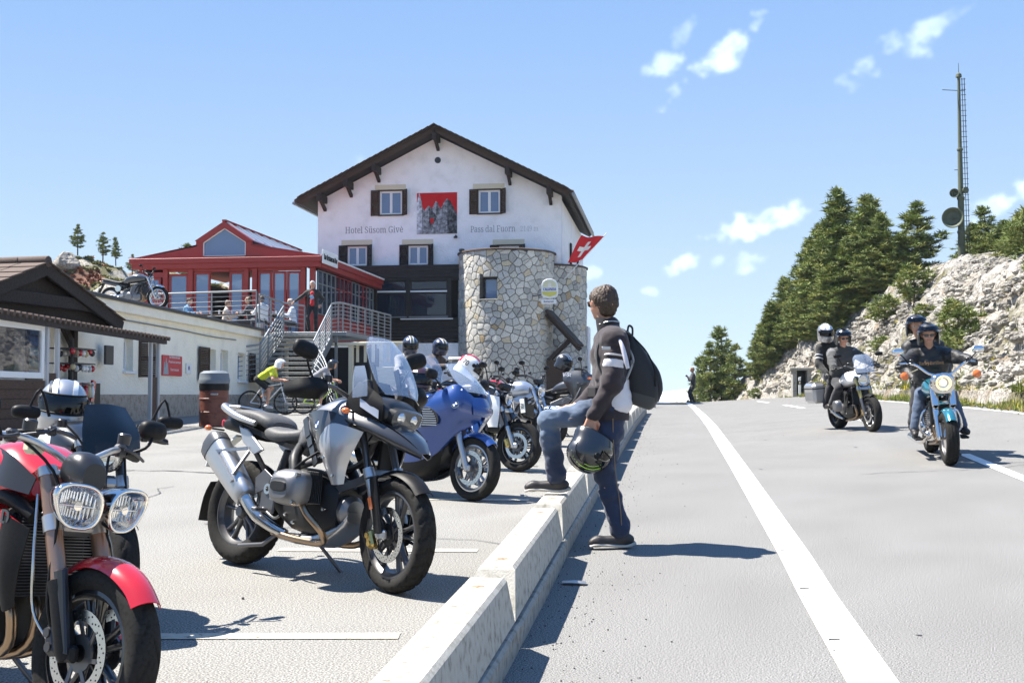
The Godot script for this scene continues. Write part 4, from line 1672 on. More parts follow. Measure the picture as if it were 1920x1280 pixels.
func kiosk() -> void:
	var P0:=V(-10.91,0,-23.65)
	var P1:=V(-10.476,0,-17.25)
	var e:=(P1-P0).normalized()
	var n:=V(e.z,0,-e.x)
	var xf:=Transform3D(Basis(-e,Vector3.UP,n),P0)
	var K := func(u: float, y: float, w: float) -> Vector3:
		return xf*V(-u,y,w)
	var b:=xf.basis
	var t:=thing("souvenir_kiosk","dark timber souvenir kiosk with a lean-to of glass and white posts","kiosk")
	var g0:=.36
	var s:=S()
	var rx:=Transform3D(Basis(Vector3.UP,1.4624),V(-11.82,3.53,-20.6))
	for sd in[-1.0,1.0]:
		s=S()
		beam(s,rx*V(0,0,-2.5),rx*V(sd*2.5,-.925,-2.5),5.2,.1)
		var o:=part(t,"roof",s,M.beam_wood)
		var sl:=Basis(Vector3.BACK,-sd*.354)
		for r in 7:
			for c in 9:
				s=S()
				var f:=(r+.5)/7.0
				box(s,rx*V(sd*2.55*f,.1-.94*f,.0-c*.58),V(.46,.03,.55),.006,rx.basis*sl*Basis(Vector3.BACK,sd*.05))
				part(o,"tile",s,M.old_tile)
		s=S()
		beam(s,rx*V(0,-.04,.2),rx*V(sd*2.56,-.99,.2),.06,.24,Vector3.UP,.01)
		part(o,"bargeboard",s,M.beam_wood)
		s=S()
		box(s,rx*V(sd*1.9,-1.5,-.5),V(.14,1.8,.14),.01,rx.basis)
		beam(s,rx*V(sd*1.9,-1.5,-.45),rx*V(sd*1.2,-.7,-.45),.1,.12)
		part(t,"brace",s,M.beam_wood)
	s=S()
	for k in 7:
		tube(s,[rx*V(0,.1,.25-k*.62),rx*V(0,.12,-.4-k*.62)],[.11,.09],8)
	part(t,"ridge_tile",s,M.old_tile)
	s=S()
	box(s,rx*V(0,-.62,.1),V(3.3,.24,.14),.015,rx.basis)
	part(t,"tie_beam",s,M.beam_wood)
	s=S()
	slab(s,[-2.45,-.98,2.45,-.98,.0,-.07],-.06,.0,.0,rx)
	box(s,rx*V(0,-.96,-1.9),V(4.7,.05,3.7),.0,rx.basis)
	part(t,"gable_boarding",s,M.beam_wood)
	s=S()
	box(s,K.call(5.2,1.5,-2.6),V(4.0,2.4,.1),.0,b)
	box(s,K.call(2.95,1.5,-3.6),V(.1,2.4,3.2),.0,b)
	part(t,"hut_wall",s,M.dark_wood)
	s=S()
	for k in 38:
		var u:=-.25+k*.2
		tube(s,[K.call(u,2.33+u*.012,.28),K.call(u,2.52+u*.012,-1.1)],.05,6)
	stuff(part(t,"sheet_roof",s,M.old_tile))
	s=S()
	beam(s,K.call(-.2,2.26,.2),K.call(7.4,2.35,.2),.08,.1)
	part(t,"eave_beam",s,M.beam_wood)
	for u in[.0,.42,4.72,5.12,7.2]:
		s=S()
		box(s,K.call(u,1.33,.12),V(.075,1.9,.075),.008,b)
		part(t,"post",s,M.post_grey)
	for u in[.21,4.92]:
		s=S()
		box(s,K.call(u,.95,.1),V(.3,1.1,.06),.005,b)
		part(t,"side_panel",s,M.kiosk_wood)
	window(t,rot(K.call(7.15,1.4,.1),b),1.95,.9,1,M.white_paint,M.pane,.0,.1,.0,false)
	for k in 6:
		s=S()
		box(s,K.call(6.15,.52+k*.155,.1),V(1.98,.15,.05),.008,b)
		part(t,"plank",s,M.kiosk_wood)
	s=S()
	box(s,K.call(2.0,.9,-1.2),V(4.2,.95,.06),.0,b)
	part(t,"half_wall",s,M.engine_black)
	s=S()
	box(s,K.call(2.0,1.4,-1.2),V(4.2,.04,.12),.0,b)
	part(t,"ledge",s,M.white_paint)
	s=S()
	box(s,K.call(3.5,.42,-1.3),V(7.6,.1,2.7),.01,b)
	part(t,"floor",s,M.concrete_grey)
	var rk:=thing("postcard_rack","dark rack of postcards inside the kiosk opening","rack")
	s=S()
	box(s,K.call(4.2,1.85,-.5),V(.75,.95,.05),.005,b)
	box(s,K.call(4.2,.9,-.5),V(.06,1.0,.06),.0,b)
	part(rk,"frame",s,M.dark_metal)
	for r in 5:
		for c in 2:
			s=S()
			box(s,K.call(4.4-c*.38,1.5+r*.19,-.45),V(.31,.15,.015),.0,b*Basis(Vector3.RIGHT,-.15))
			part(rk,"postcard",s,mat(lin(rng.randf_range(.1,.4),rng.randf_range(.2,.45),rng.randf_range(.3,.6)),.4))
	var st:=thing("souvenir_stand","red souvenir stand hung with toys and bags in the kiosk","stand")
	s=S()
	cyl(s,K.call(2.65,.5,-.55),K.call(2.65,2.2,-.55),.025)
	for y in[2.0,1.72,1.32,.98]:
		box(s,K.call(2.65,y,-.55),V(.95,.025,.5),.0,b)
	box(s,K.call(2.65,.53,-.55),V(.8,.05,.5),.0,b)
	part(st,"rack",s,M.dark_metal)
	s=S()
	beam(s,K.call(2.02,1.4,-.4),K.call(2.2,.6,-.4),.05,.14)
	part(st,"side_board",s,M.red_gloss)
	var cl:=[M.red_gloss,M.white_gloss,mat(lin(.35,.25,.18),.8),mat(lin(.5,.5,.5),.7),M.red_gloss,mat(lin(.6,.5,.3),.8),M.dark_metal]
	for r in 4:
		for c in 7:
			for f in 2:
				s=S()
				var y:float=[1.93,1.65,1.18,.8][r]+rng.randf_range(-.03,.03)
				var h:=.13 if r<2 else .26
				ball(s,K.call(2.22+c*.145+rng.randf_range(-.02,.02),y,-.34-f*.3),.065,8,V(.9,h/.13,.8))
				if r>1:
					ball(s,K.call(2.22+c*.145,y+h*.55,-.34-f*.3),.05,8)
				part(st,"souvenir",s,cl[rng.randi()% cl.size()])
	var bx:=thing("wall_box","small black box on the cream wall inside the kiosk","box")
	s=S()
	box(s,V(-12.22,2.0,-24.3),V(.06,.42,.36),.01)
	part(bx,"case",s,M.dark_metal)
# ---------- motorcycle kit: x forward, y up, z to the rider's right ----------
func bike_root(called:String,label:String,rear:Vector2,front:Vector2,lean_deg:float,group:="") -> Node3D:
	var a:=gp(rear.x,rear.y,.006)
	var b:=gp(front.x,front.y,.006)
	var x:=(b-a).normalized()
	var z:=x.cross(Vector3.UP).normalized()
	var y:=z.cross(x)
	var t:=thing(called,label,"motorcycle",a,.0,group)
	t.basis=Basis(x,y,z)*Basis(Vector3.RIGHT,deg_to_rad(lean_deg))
	return t
func steer(head: Vector3, rake_deg: float, deg: float) -> Transform3D:
	var ax:=V(-sin(deg_to_rad(rake_deg)),cos(deg_to_rad(rake_deg)),0)
	var b:=Basis(ax,deg_to_rad(deg))
	return Transform3D(b,head-b*head)
func tread(style: int, l: float, z: float, w: float) -> float:
	var az:=absf(z)/w
	match style:
		0:
			if az>.47:return .0
			if az<.018:return .004
			return .01 if fposmod(l+absf(z)*.9,.085)<.02 and az>.06 else .0
		1:
			if az>.42 or az<.05:return .0
			return .007 if fposmod(l+absf(z)*2.2+(.07 if z>.0 else .0),.14)<.015 else .0
		2:
			if az>.44:return .0
			var zz:=absf(fposmod(l,.034)-.017)*1.1
			for k in[-.24,.0,.24]:
				if absf(z-k*w-zz+.009)<.0045:return .006
			return .005 if fposmod(l+absf(z)*.5,.034)<.007 and az>.3 else .0
	return .0
# opts: spokes, style (tread), rim, disc (list of z), wire, fine (segment length)
func wheel(p: Node3D, called: String, c: Vector3, R: float, W: float, rr: float, o: Dictionary, xf := Transform3D.IDENTITY, spin := .0) -> Node3D:
	var t:=grp(p,called)
	t.transform=xf*Transform3D(Basis(Vector3.BACK,spin),c)
	var h:=R-rr
	var pr:=[[-.34,-.02],[-.42,.06],[-.49,.36],[-.5,.52],[-.475,.68],[-.43,.79],[-.37,.87],[-.3,.925],[-.22,.963],[-.14,.985],[-.07,.996],[.0,1.0]]
	for k in range(10,-1,-1):
		pr.append([-pr[k][0],pr[k][1]])
	var fine:float=o.get("fine",.02)
	var n:=int(TAU*R/fine)
	var dense:=[]
	for k in pr.size()-1:
		for q in(2 if fine<.015 and pr[k][1]>.7 else 1):
			var f:=q*.5
			dense.append([lerpf(pr[k][0],pr[k+1][0],f),lerpf(pr[k][1],pr[k+1][1],f)])
	dense.append(pr[-1])
	var rings:=[]
	for i in n+1:
		var a:=TAU*(i % n)/n
		var ring:=PackedVector3Array()
		for q in dense:
			var r:float=rr+h*q[1]
			if q[1]>.6:
				r-=tread(o.get("style",1),a*R,q[0]*W,W)
			ring.append(V(cos(a)*r,sin(a)*r,q[0]*W))
		rings.append(ring)
	part(t,"tyre",skin(S(),rings,false),M.rubber)
	var rm:Material=o.get("rim",M.gun)
	var rw:=W*.36
	var seg:=56 if fine<.015 else 36
	part(t,"rim",lathe(S(),Vector3.ZERO,Vector3.BACK,[[-rw,rr+.01],[-rw-.004,rr-.012],[-rw+.008,rr-.016],[-rw*.5,rr-.032],[rw*.5,rr-.032],[rw-.008,rr-.016],[rw+.004,rr-.012],[rw,rr+.01],[0,rr+.004],[-rw,rr+.01]],seg),rm)
	var hub:float=o.get("hub",.045)
	part(t,"hub",lathe(S(),Vector3.ZERO,Vector3.BACK,[[-.06,0],[-.06,hub*.7],[-.035,hub],[.035,hub],[.06,hub*.7],[.06,0]],18),o.get("hub_m",rm))
	if o.has("solid"):
		part(t,"disc_wheel",lathe(S(),Vector3.ZERO,Vector3.BACK,[[-rw+.01,rr-.01],[-.03,rr*.7],[-.05,hub],[.05,hub],[.03,rr*.7],[rw-.01,rr-.01]],40),o.solid)
	elif o.has("wire"):
		var s:=S()
		for k in 36:
			var a:=TAU*k/36
			var e:=a+(.35 if k % 2==0 else-.35)
			tube(s,[V(cos(e)*hub,sin(e)*hub,.035 if k % 4<2 else-.035),V(cos(a)*(rr-.02),sin(a)*(rr-.02),0)],.0028,4,1,false)
		part(t,"spokes",s,M.steel)
	else:
		var ns:int=o.get("spokes",5)
		for k in ns:
			var a:=TAU*k/ns
			var s:=S()
			for f in([-1.0,1.0]if o.get("twin",true)else[.0]):
				var e:float=a+f*TAU/ns*.16
				var p0:=V(cos(a+f*.2)*hub*.9,sin(a+f*.2)*hub*.9,0)
				var p1:=V(cos(e)*(rr-.022),sin(e)*(rr-.022),0)
				var d:=(p1-p0).normalized()
				var nn:=V(-d.y,d.x,0)
				var w:float=o.get("sw",.013)
				loft(s,[[p0,V(0,0,.028),nn*w*1.25,3.0],[p0.lerp(p1,.5),V(0,0,.016),nn*w*.85,3.0],[p1,V(0,0,.024),nn*w*1.2,3.0]],8,2,false)
			part(t,"spoke",s,rm)
	for z in o.get("disc",[]):
		var ro:float=o.get("disc_r",.155)
		part(t,"brake_disc",lathe(S(),V(0,0,z),Vector3.BACK,[[-.0025,ro-.04],[-.0025,ro],[.0025,ro],[.0025,ro-.04],[-.0025,ro-.04]],40),M.steel)
		var s:=S()
		for k in 7:
			var a:=TAU*k/7
			beam(s,V(cos(a)*.05,sin(a)*.05,z*.85),V(cos(a+.3)*(ro-.036),sin(a+.3)*(ro-.036),z),.006,.016,V(-sin(a),cos(a),0))
		lathe(s,V(0,0,z*.85),Vector3.BACK,[[-.004,.03],[-.004,.065],[.004,.065],[.004,.03]],20)
		part(t,"disc_carrier",s,o.get("carrier",M.gun))
		if fine<.015:
			s=S()
			for k in 54:
				var a:=TAU*k/54
				var q:float=ro-[.011,.02,.029][k % 3]
				lathe(s,V(cos(a)*q,sin(a)*q,z),Vector3.BACK,[[-.0032,0],[-.0032,.0036],[.0032,.0036],[.0032,0]],6)
			part(t,"disc_hole",s,M.engine_black)
	return t
# forks: axle point, top point (x, y), half spacing, radii, colours; the split is where the slider meets the tube
func fork(p: Node3D, xf: Transform3D, ax: Vector3, top: Vector3, dz: float, rl: float, ru: float, f: float, ml: Material, mu: Material, off := .0) -> void:
	for sd in[-1.0,1.0]:
		var a:=ax+V(off,0,sd*dz)
		var b:=top+V(off,0,sd*dz)
		var m:=a.lerp(b,f)
		var o:=part(p,"fork_leg",lathe(S(),a-(b-a).normalized()*.03,b-a,[[0,0],[0,rl*.7],[.03,rl],[(m-a).length(),rl],[(m-a).length()+.02,rl*1.08],[(m-a).length()+.05,rl*1.08],[(m-a).length()+.055,ru],[(m-a).length()+.055,0]],16),ml)
		o.transform=xf
		part(o,"stanchion",cyl(S(),m,b,ru,16),mu)
		part(o,"axle_clamp",box(S(),V(ax.x+off*.5,ax.y,a.z),V(.06+absf(off),.06,.035),.012),ml)
func clamp_plate(p: Node3D, xf: Transform3D, c: Vector3, dz: float, rake_deg: float, m: Material, h := .035) -> MeshInstance3D:
	var b:=Basis(Vector3.BACK,deg_to_rad(rake_deg))
	var s:=S()
	box(s,c-b.x*.02,V(.07,h,dz*2.0-.02),.01,b)
	for sd in[-1.0,1.0]:
		lathe(s,c+V(0,0,sd*dz)-b.y*h*.6,b.y,[[0,.02],[0,.036],[h*1.2,.036],[h*1.2,.02]],16)
	var o:=part(p,"triple_clamp",s,m)
	o.transform=xf
	return o
# handlebar with grips, levers, master cylinders; pts for the right half, mirrored
func handlebar(p: Node3D, xf: Transform3D, pts: Array, m: Material, r := .0125) -> void:
	var all:=[]
	for k in range(pts.size()-1,-1,-1):
		all.append(V(pts[k].x,pts[k].y,-pts[k].z))
	for q in pts:
		all.append(q)
	var o:=part(p,"handlebar",tube(S(),all,r,8,4),m)
	o.transform=xf
	for sd in[-1.0,1.0]:
		var e:=V(pts[-1].x,pts[-1].y,pts[-1].z*sd)
		var d:=(e-V(pts[-2].x,pts[-2].y,pts[-2].z*sd)).normalized()
		part(o,"grip",tube(S(),[e-d*.13,e-d*.005,e+d*.012],[.0175,.018,.016],10),M.plastic)
		var s:=box(S(),e-d*.165,V(.04,.05,.045),.01)
		tube(s,[e-d*.17+V(.03,.005,0),e-d*.12+V(.065,.0,0),e+V(.05,-.01,0)],[.009,.007,.006],6,3)
		part(o,"lever",s,M.dark_metal)
		s=lathe(S(),e-d*.2+V(.035,.02,0),V(.1,1,0),[[0,0],[0,.024],[.035,.026],[.042,.02],[.042,0]],12)
		part(o,"reservoir",s,M.satin)
func mirror(p: Node3D, xf: Transform3D, a: Vector3, b: Vector3, c: Vector3, w: float, h: float, m: Material, tilt := .0) -> void:
	var o:=part(p,"mirror",tube(S(),[a,b,c],[.008,.007,.006],7,4),M.plastic)
	o.transform=xf
	var s:=S()
	var bs:=Basis(Vector3.RIGHT,tilt)*Basis(Vector3.BACK,.12)
	loft(s,[[c+bs*V(.024,.015,0),bs.y*h*.3,bs.z*w*.35,2.6],[c+bs*V(.014,.015,0),bs.y*h*.8,bs.z*w*.85,2.8],[c+bs*V(-.005,.015,0),bs.y*h,bs.z*w,3.0],[c+bs*V(-.02,.015,0),bs.y*h,bs.z*w,3.0]],18,2)
	part(o,"mirror_shell",s,m)
	s=S()
	loft(s,[[c+bs*V(-.0205,.015,0),bs.y*h*.92,bs.z*w*.92,3.0],[c+bs*V(-.022,.015,0),bs.y*h*.92,bs.z*w*.92,3.0]],18,1)
	part(o,"mirror_glass",s,M.mirror)
func caliper(p: Node3D, xf: Transform3D, c: Vector3, ang: float, m: Material) -> void:
	var b:=Basis(Vector3.BACK,ang)
	for sd in[-1.0,1.0]:
		var s:=box(S(),V(c.x,c.y,c.z*sd),V(.06,.11,.05),.014,b)
		for k in 2:
			lathe(s,V(c.x,c.y,c.z*sd)+b*V(0,-.025+.05*k,sd*.02),V(0,0,sd),[[0,.0],[0,.019],[.012,.017],[.012,0]],10)
		var o:=part(p,"brake_caliper",s,m)
		o.transform=xf
# a round badge of blue and white quarters in a black ring
func roundel(p: Node3D, at: Vector3, nrm: Vector3, r: float) -> void:
	var b:=Basis.looking_at(-nrm,Vector3.UP)
	var o:=part(p,"badge",lathe(S(),at,nrm,[[0,0],[0,r],[.004,r],[.005,r*.92],[.005,0]],20),M.chrome)
	part(o,"ring",lathe(S(),at+nrm*.0052,nrm,[[0,r*.6],[0,r*.92],[.001,r*.9],[.001,r*.6]],20),M.black)
	for k in 4:
		var s:=S()
		var q:=PackedVector2Array([Vector2.ZERO])
		for i in 6:
			q.append(Vector2.from_angle(PI/2*k+PI/10*i)*r*.6)
		slab(s,q,.0055,.0065,.0,Transform3D(Basis(b.x,b.y,b.x.cross(b.y)),at))
		part(o,"quarter",s,M.white_gloss if k % 2==0 else M.blue_paint)
# finned cylinder block standing along axis d
func fins(s: SurfaceTool, c: Vector3, d: Vector3, w: float, l: float, n: int, step: float) -> SurfaceTool:
	var b:=Basis(d.cross(Vector3.BACK).normalized(),d.normalized(),Vector3.BACK)
	for k in n:
		box(s,c+d.normalized()*step*k,V(w,step*.45,l),.003,b)
	box(s,c+d.normalized()*step*n*.5,V(w*.86,step*n,l*.86),.004,b)
	return s
func blinker(p: Node3D, xf: Transform3D, a: Vector3, b: Vector3) -> void:
	var o:=part(p,"indicator",tube(S(),[a,b],.007,6),M.plastic)
	o.transform=xf
	part(o,"indicator_lens",ball(S(),b,.024,10,V(1.2,.8,1.0)),M.orange)
func helmet(called: String, label: String, at: Vector3, bs: Basis, shell: Material, trim: Array, face := true, parent: Node3D = null) -> Node3D:
	var t:Node3D=thing(called,label,"helmet",at)if parent==null else grp(parent,called,at)
	t.basis=bs
	var s:=S()
	var q:=[]
	for k in 12:
		var y:=lerpf(-.145,.005,k/5.0)if k<6 else .005+.1295*sin(PI*.5*(k-5)/6.0)
		var r:=sqrt(maxf(.0,1.0-pow((y-.005)/.13,2.0)))if y>.005 else 1.0-.12*pow((.005-y)/.15,2.0)
		var nose:=.03*smoothstep(.0,-.09,y)*(1.0 if face else-1.4)
		q.append([V(.012+nose*.5-.02*smoothstep(-.05,-.14,y),y,0),V(-(.15*r+.002+nose*.6),0,0),V(0,0,.125*r+.002),2.15])
	if face:
		loft(s,q,28,3)
	else:
		var net:=[]
		for k in 9:
			var y:=lerpf(-.12,.132,k/8.0)
			var r:=sqrt(maxf(.012,1.0-pow((y-.005)/.136,2.0)))if y>.005 else 1.0
			var gap:=1.15*(1.0-smoothstep(.035,.07,y))+.01
			var row:=[]
			for i in 17:
				var a:=lerpf(gap,TAU-gap,i/16.0)
				row.append(V(.005+cos(a)*.15*r,y,sin(a)*.126*r))
			net.append(row)
		patch(s,net,3,2,-.012)
	part(t,"shell",s,shell)
	var rows:=[]
	for j in 3:
		var y:float=[.062,.02,-.035][j]
		var row:=[]
		for i in 9:
			var a:=lerpf(-1.15,1.15,i/8.0)
			var rr:=[.146,.166,.17][j]as float
			row.append(V(.014+cos(a)*rr,y,sin(a)*rr*.81))
		rows.append(row)
	if face:
		part(t,"visor",patch(S(),rows,2,2,.004),M.visor)
		s=S()
		for j in[0,2]:
			tube(s,rows[j],.006,6,2)
		part(t,"gasket",s,M.plastic)
		s=S()
		for sd in[-1.0,1.0]:
			lathe(s,V(.06,.02,sd*.118),V(.25,0,sd),[[0,0],[0,.026],[.01,.022],[.01,0]],14)
		part(t,"visor_pivot",s,M.plastic)
	s=S()
	loft(s,[[V(.0,-.14,0),V(-.12,0,0),V(0,0,.098),2.2],[V(.0,-.16,0),V(-.115,0,0),V(0,0,.094),2.2]],20,1)
	if face:
		part(t,"neck_roll",s,M.plastic)
	for b in trim:
		rows=[]
		for i in 8:
			var a:=lerpf(b[1],b[2],i/7.0)
			var row:=[]
			for e in 5:
				var z:float=b[4]+b[3]*(e/4.0*2.0-1.0)
				var v:=V(cos(a),sin(a),z/.12)
				v=v.normalized()
				row.append(V(.012+v.x*.1565,.005+v.y*.1345,v.z*.1315))
			rows.append(row)
		part(t,"stripe",patch(S(),rows,2,2,.003),b[0])
	return t
func bikes() -> void:
	M.gs_dark=coat(lin(.03,.031,.036),.3,.4)
	M.visor=mat(Color(.02,.02,.025,.88),.04)
	M.visor.transparency=BaseMaterial3D.TRANSPARENCY_ALPHA
	M.lens_white=mat(lin(.7,.72,.75),.1)
	M.helmet_red=coat(lin(.05,.012,.014),.2,.3)
	bike_adventure()
	bike_tourer()
	bikes_parked()
	bike_red()
	bikes_riding()
func mudguard(p: Node3D, xf: Transform3D, c: Vector3, R: float, a0: float, a1: float, w: float, m: Material, drop := .5) -> MeshInstance3D:
	var rows:=[]
	for i in 9:
		var a:=deg_to_rad(lerpf(a0,a1,i/8.0))
		var k:=sin(PI*clampf(i/8.0,.12,.88))
		var row:=[]
		for j in 7:
			var e:=lerpf(-1.0,1.0,j/6.0)
			var r:=R-(1.0-cos(e*1.25))*w*drop
			row.append(c+V(cos(a)*r,sin(a)*r,sin(e*1.25)/.95*w*(.75+.25*k)))
		rows.append(row)
	var o:=part(p,"mudguard",patch(S(),rows,3,2,.004),m)
	o.transform=xf
	return o
func bike_adventure() -> void:
	var t:=bike_root("motorcycle","grey and silver adventure motorcycle with beak, tall clear screen and side silencer",Vector2(-2.79,-7.36),Vector2(-1.63,-6.62),-9.0)
	var rc:=V(0,.335,0)
	var fc:=V(1.41,.328,0)
	var st:=steer(V(1.08,1.0,0),26.0,-11.0)
	wheel(t,"rear_wheel",rc,.335,.17,.222,{"spokes":5,"style":0,"rim":M.gun,"fine":.011,"disc":[-.075],"disc_r":.14},Transform3D.IDENTITY,.3)
	wheel(t,"front_wheel",fc,.328,.125,.25,{"spokes":5,"style":0,"rim":M.gun,"fine":.011,"disc":[-.068,.068],"disc_r":.158,"carrier":M.engine_black},st,.15)
	fork(t,st,fc,V(1.11,1.0,0),.098,.029,.0225,.42,M.alu,M.gun,-.03)
	part(t,"fork_guard",slab(slab(S(),[1.36,.32,1.43,.34,1.33,.66,1.27,.64],.1,.13,.01),[1.36,.32,1.43,.34,1.33,.66,1.27,.64],-.13,-.1,.01),M.plastic).transform=st
	for sd in[-1.0,1.0]:
		part(t,"reflector",box(S(),V(1.315,.5,sd*.134),V(.03,.075,.012),.004,Basis(Vector3.BACK,.45)),M.orange).transform=st
	clamp_plate(t,st,V(1.235,.665,0),.1,26.0,M.alu,.05)
	caliper(t,st,V(1.28,.29,.085),.5,M.gold)
	mudguard(t,st,fc,.365,44,140,.07,M.plastic,.55)
	part(t,"swing_link",beam(beam(S(),V(.9,.52,.09),V(1.22,.66,.03),.03,.045),V(.9,.52,-.09),V(1.22,.66,-.03),.03,.045),M.gun)
	var s:=lx(S(),[[.42,.36,.6,.12,4],[.6,.27,.66,.15,4],[.84,.25,.62,.15,4],[.98,.3,.56,.1,4]],20,2)
	part(t,"engine",s,M.engine_black)
	part(t,"bash_plate",lx(S(),[[.5,.2,.25,.12,4],[.8,.19,.26,.13,4],[1.0,.28,.34,.1,4],[1.06,.36,.42,.08,4]],14,2),M.alu)
	for sd in[-1.0,1.0]:
		s=S()
		for k in 7:
			box(s,V(.79,.53,sd*(.16+k*.014)),V(.2,.19,.007),.003,Basis(Vector3.BACK,.1))
		box(s,V(.79,.53,sd*.2),V(.17,.165,.13),.01,Basis(Vector3.BACK,.1))
		part(t,"cylinder",s,M.engine_black)
		s=S()
		loft(s,[[V(.785,.525,sd*.255),V(0,.105,0),V(.125,0,0),3.4],[V(.78,.525,sd*.31),V(0,.108,0),V(.128,0,0),3.4],[V(.77,.52,sd*.365),V(0,.088,0),V(.11,0,0),3.4],[V(.765,.515,sd*.385),V(0,.06,0),V(.08,0,0),3.2]],22,2)
		var o:=part(t,"rocker_cover",s,M.engine)
		part(o,"cover_panel",loft(S(),[[V(.765,.525,sd*.38),V(0,.035,0),V(.075,0,0),3.6],[V(.765,.525,sd*.396),V(0,.026,0),V(.065,0,0),3.6]],16,1),M.engine_black)
		s=S()
		for q in[[.69,.6],[.88,.6],[.68,.45],[.87,.44]]:
			cyl(s,V(q[0],q[1],sd*.33),V(q[0],q[1],sd*.362),.012,8)
		part(o,"cover_bolt",s,M.steel)
		part(t,"intake",tube(S(),[V(.74,.6,sd*.25),V(.68,.7,sd*.22),V(.62,.78,sd*.14)],[.035,.035,.03],12,3),M.engine_black)
		part(t,"exhaust_header",tube(S(),[V(.83,.46,sd*.26),V(.91,.38,sd*.26),V(.985,.29,sd*.2),V(.93,.225,sd*.13),V(.7,.22,sd*.12),V(.45,.24,sd*.12)],.021,12,5),M.header)
		var rows:=[[V(.72,.98,sd*.19),V(.86,1.0,sd*.23),V(1.0,.99,sd*.24),V(1.12,.95,sd*.2)],[V(.78,.88,sd*.2),V(.88,.88,sd*.25),V(1.0,.88,sd*.27),V(1.12,.89,sd*.235)],[V(.86,.76,sd*.2),V(.93,.75,sd*.24),V(1.0,.76,sd*.25),V(1.08,.8,sd*.2)]]
		part(t,"side_panel",patch(S(),rows,4,4,sd*.008),M.gs_dark)
		rows=[[V(.95,.87,sd*.264),V(1.04,.92,sd*.275),V(1.14,.91,sd*.24),V(1.21,.89,sd*.18)],[V(.94,.8,sd*.262),V(1.02,.8,sd*.285),V(1.11,.79,sd*.262),V(1.17,.78,sd*.2)],[V(.98,.7,sd*.25),V(1.03,.69,sd*.265),V(1.09,.68,sd*.25),V(1.13,.68,sd*.2)],[V(1.05,.58,sd*.225),V(1.07,.57,sd*.235),V(1.1,.57,sd*.23),V(1.12,.58,sd*.2)]]
		part(t,"radiator_shroud",patch(S(),rows,4,4,sd*.008),M.silver)
		roundel(t,V(.885,.91,sd*.253),V(-.15,.15,sd).normalized(),.036)
		s=S()
		for k in 4:
			beam(s,V(.75+k*.035,.84-k*.055,sd*.2),V(.69+k*.04,.95-k*.07,sd*.19),.012,.05)
		part(t,"vent_panel",s,M.gs_dark)
		part(t,"radiator",box(S(),V(1.06,.78,sd*.19),V(.03,.22,.13),.008,Basis(Vector3.UP,sd*.3)),M.engine_black)
		for q in[[.99,.86],[1.0,.72],[1.1,.62]]:
			part(t,"bolt",cyl(S(),V(q[0],q[1],sd*.27),V(q[0],q[1],sd*.283),.009,8),M.steel)
		rows=[[V(1.05,1.02,sd*.2),V(1.25,.97,sd*.17),V(1.43,.89,sd*.1),V(1.56,.8,sd*.03)],[V(1.1,.95,sd*.235),V(1.28,.9,sd*.19),V(1.42,.85,sd*.125),V(1.565,.785,sd*.034)],[V(1.16,.92,sd*.17),V(1.3,.86,sd*.12),V(1.41,.82,sd*.09),V(1.555,.77,sd*.02)]]
		part(t,"beak_side",patch(S(),rows,4,4,sd*.006),M.gs_dark)
	part(t,"beak",patch(S(),[[V(1.2,1.0,-.15),V(1.2,1.03,0),V(1.2,1.0,.15)],[V(1.45,.89,-.09),V(1.45,.91,0),V(1.45,.89,.09)],[V(1.56,.8,-.03),V(1.565,.805,0),V(1.56,.8,.03)]],4,4,.006),M.gs_dark)
	part(t,"tank",lx(S(),[[.6,.72,.9,.15,2.6],[.68,.74,1.0,.19,2.6],[.8,.78,1.07,.21,2.6],[.95,.82,1.1,.21,2.5],[1.08,.86,1.07,.17,2.5]],26,3),M.gs_grey)
	part(t,"tank_cover",lx(S(),[[.66,1.0,1.02,.08,3],[.82,1.05,1.095,.1,3],[1.0,1.08,1.125,.1,3]],16,2),M.gs_dark)
	part(t,"seat",lx(S(),[[.22,.83,.88,.12,3],[.3,.79,.9,.165,2.8],[.42,.78,.885,.165,2.8],[.55,.8,.9,.12,2.8],[.64,.84,.96,.1,2.8]],22,3),M.seat_grey)
	part(t,"pillion_seat",lx(S(),[[-.18,.95,.99,.1,3],[-.05,.92,1.0,.135,3],[.12,.9,.99,.145,3],[.23,.86,.96,.13,3],[.27,.84,.93,.1,3]],20,3),M.seat_grey)
	for sd in[-1.0,1.0]:
		s=tube(S(),[V(.18,.9,sd*.17),V(.0,.94,sd*.19),V(-.2,1.0,sd*.15),V(-.27,1.01,sd*.05)],[.018,.022,.024,.02],10,4)
		part(t,"grab_rail",s,M.alu)
		part(t,"side_cover",slab(S(),[.0,.88,.1,.86,.28,.74,.2,.7,.06,.78],sd*.15-.012,sd*.15+.012,.006),M.silver)
		s=beam(S(),V(.58,.76,sd*.13),V(-.08,.9,sd*.14),.024,.03)
		beam(s,V(.45,.5,sd*.15),V(.02,.88,sd*.15),.022,.026)
		part(t,"subframe",s,M.plastic)
		part(t,"footrest",box(box(S(),V(.44,.37,sd*.24),V(.05,.025,.1),.006),V(.42,.43,sd*.17),V(.14,.16,.02),.008),M.gun)
		part(t,"footrest_boss",lathe(S(),V(.42,.5,sd*.16),V(0,0,sd),[[0,0],[0,.036],[.03,.034],[.03,.016],[.02,.014],[.02,0]],14),M.steel)
	part(t,"rack",box(S(),V(-.2,1.01,0),V(.2,.02,.2),.008),M.alu)
	part(t,"tail",lx(S(),[[-.3,.86,.93,.06,3],[-.15,.84,.95,.09,3],[.1,.8,.92,.12,3]],14,2),M.plastic)
	part(t,"tail_light",box(S(),V(-.32,.9,0),V(.03,.05,.12),.01),M.red_lens)
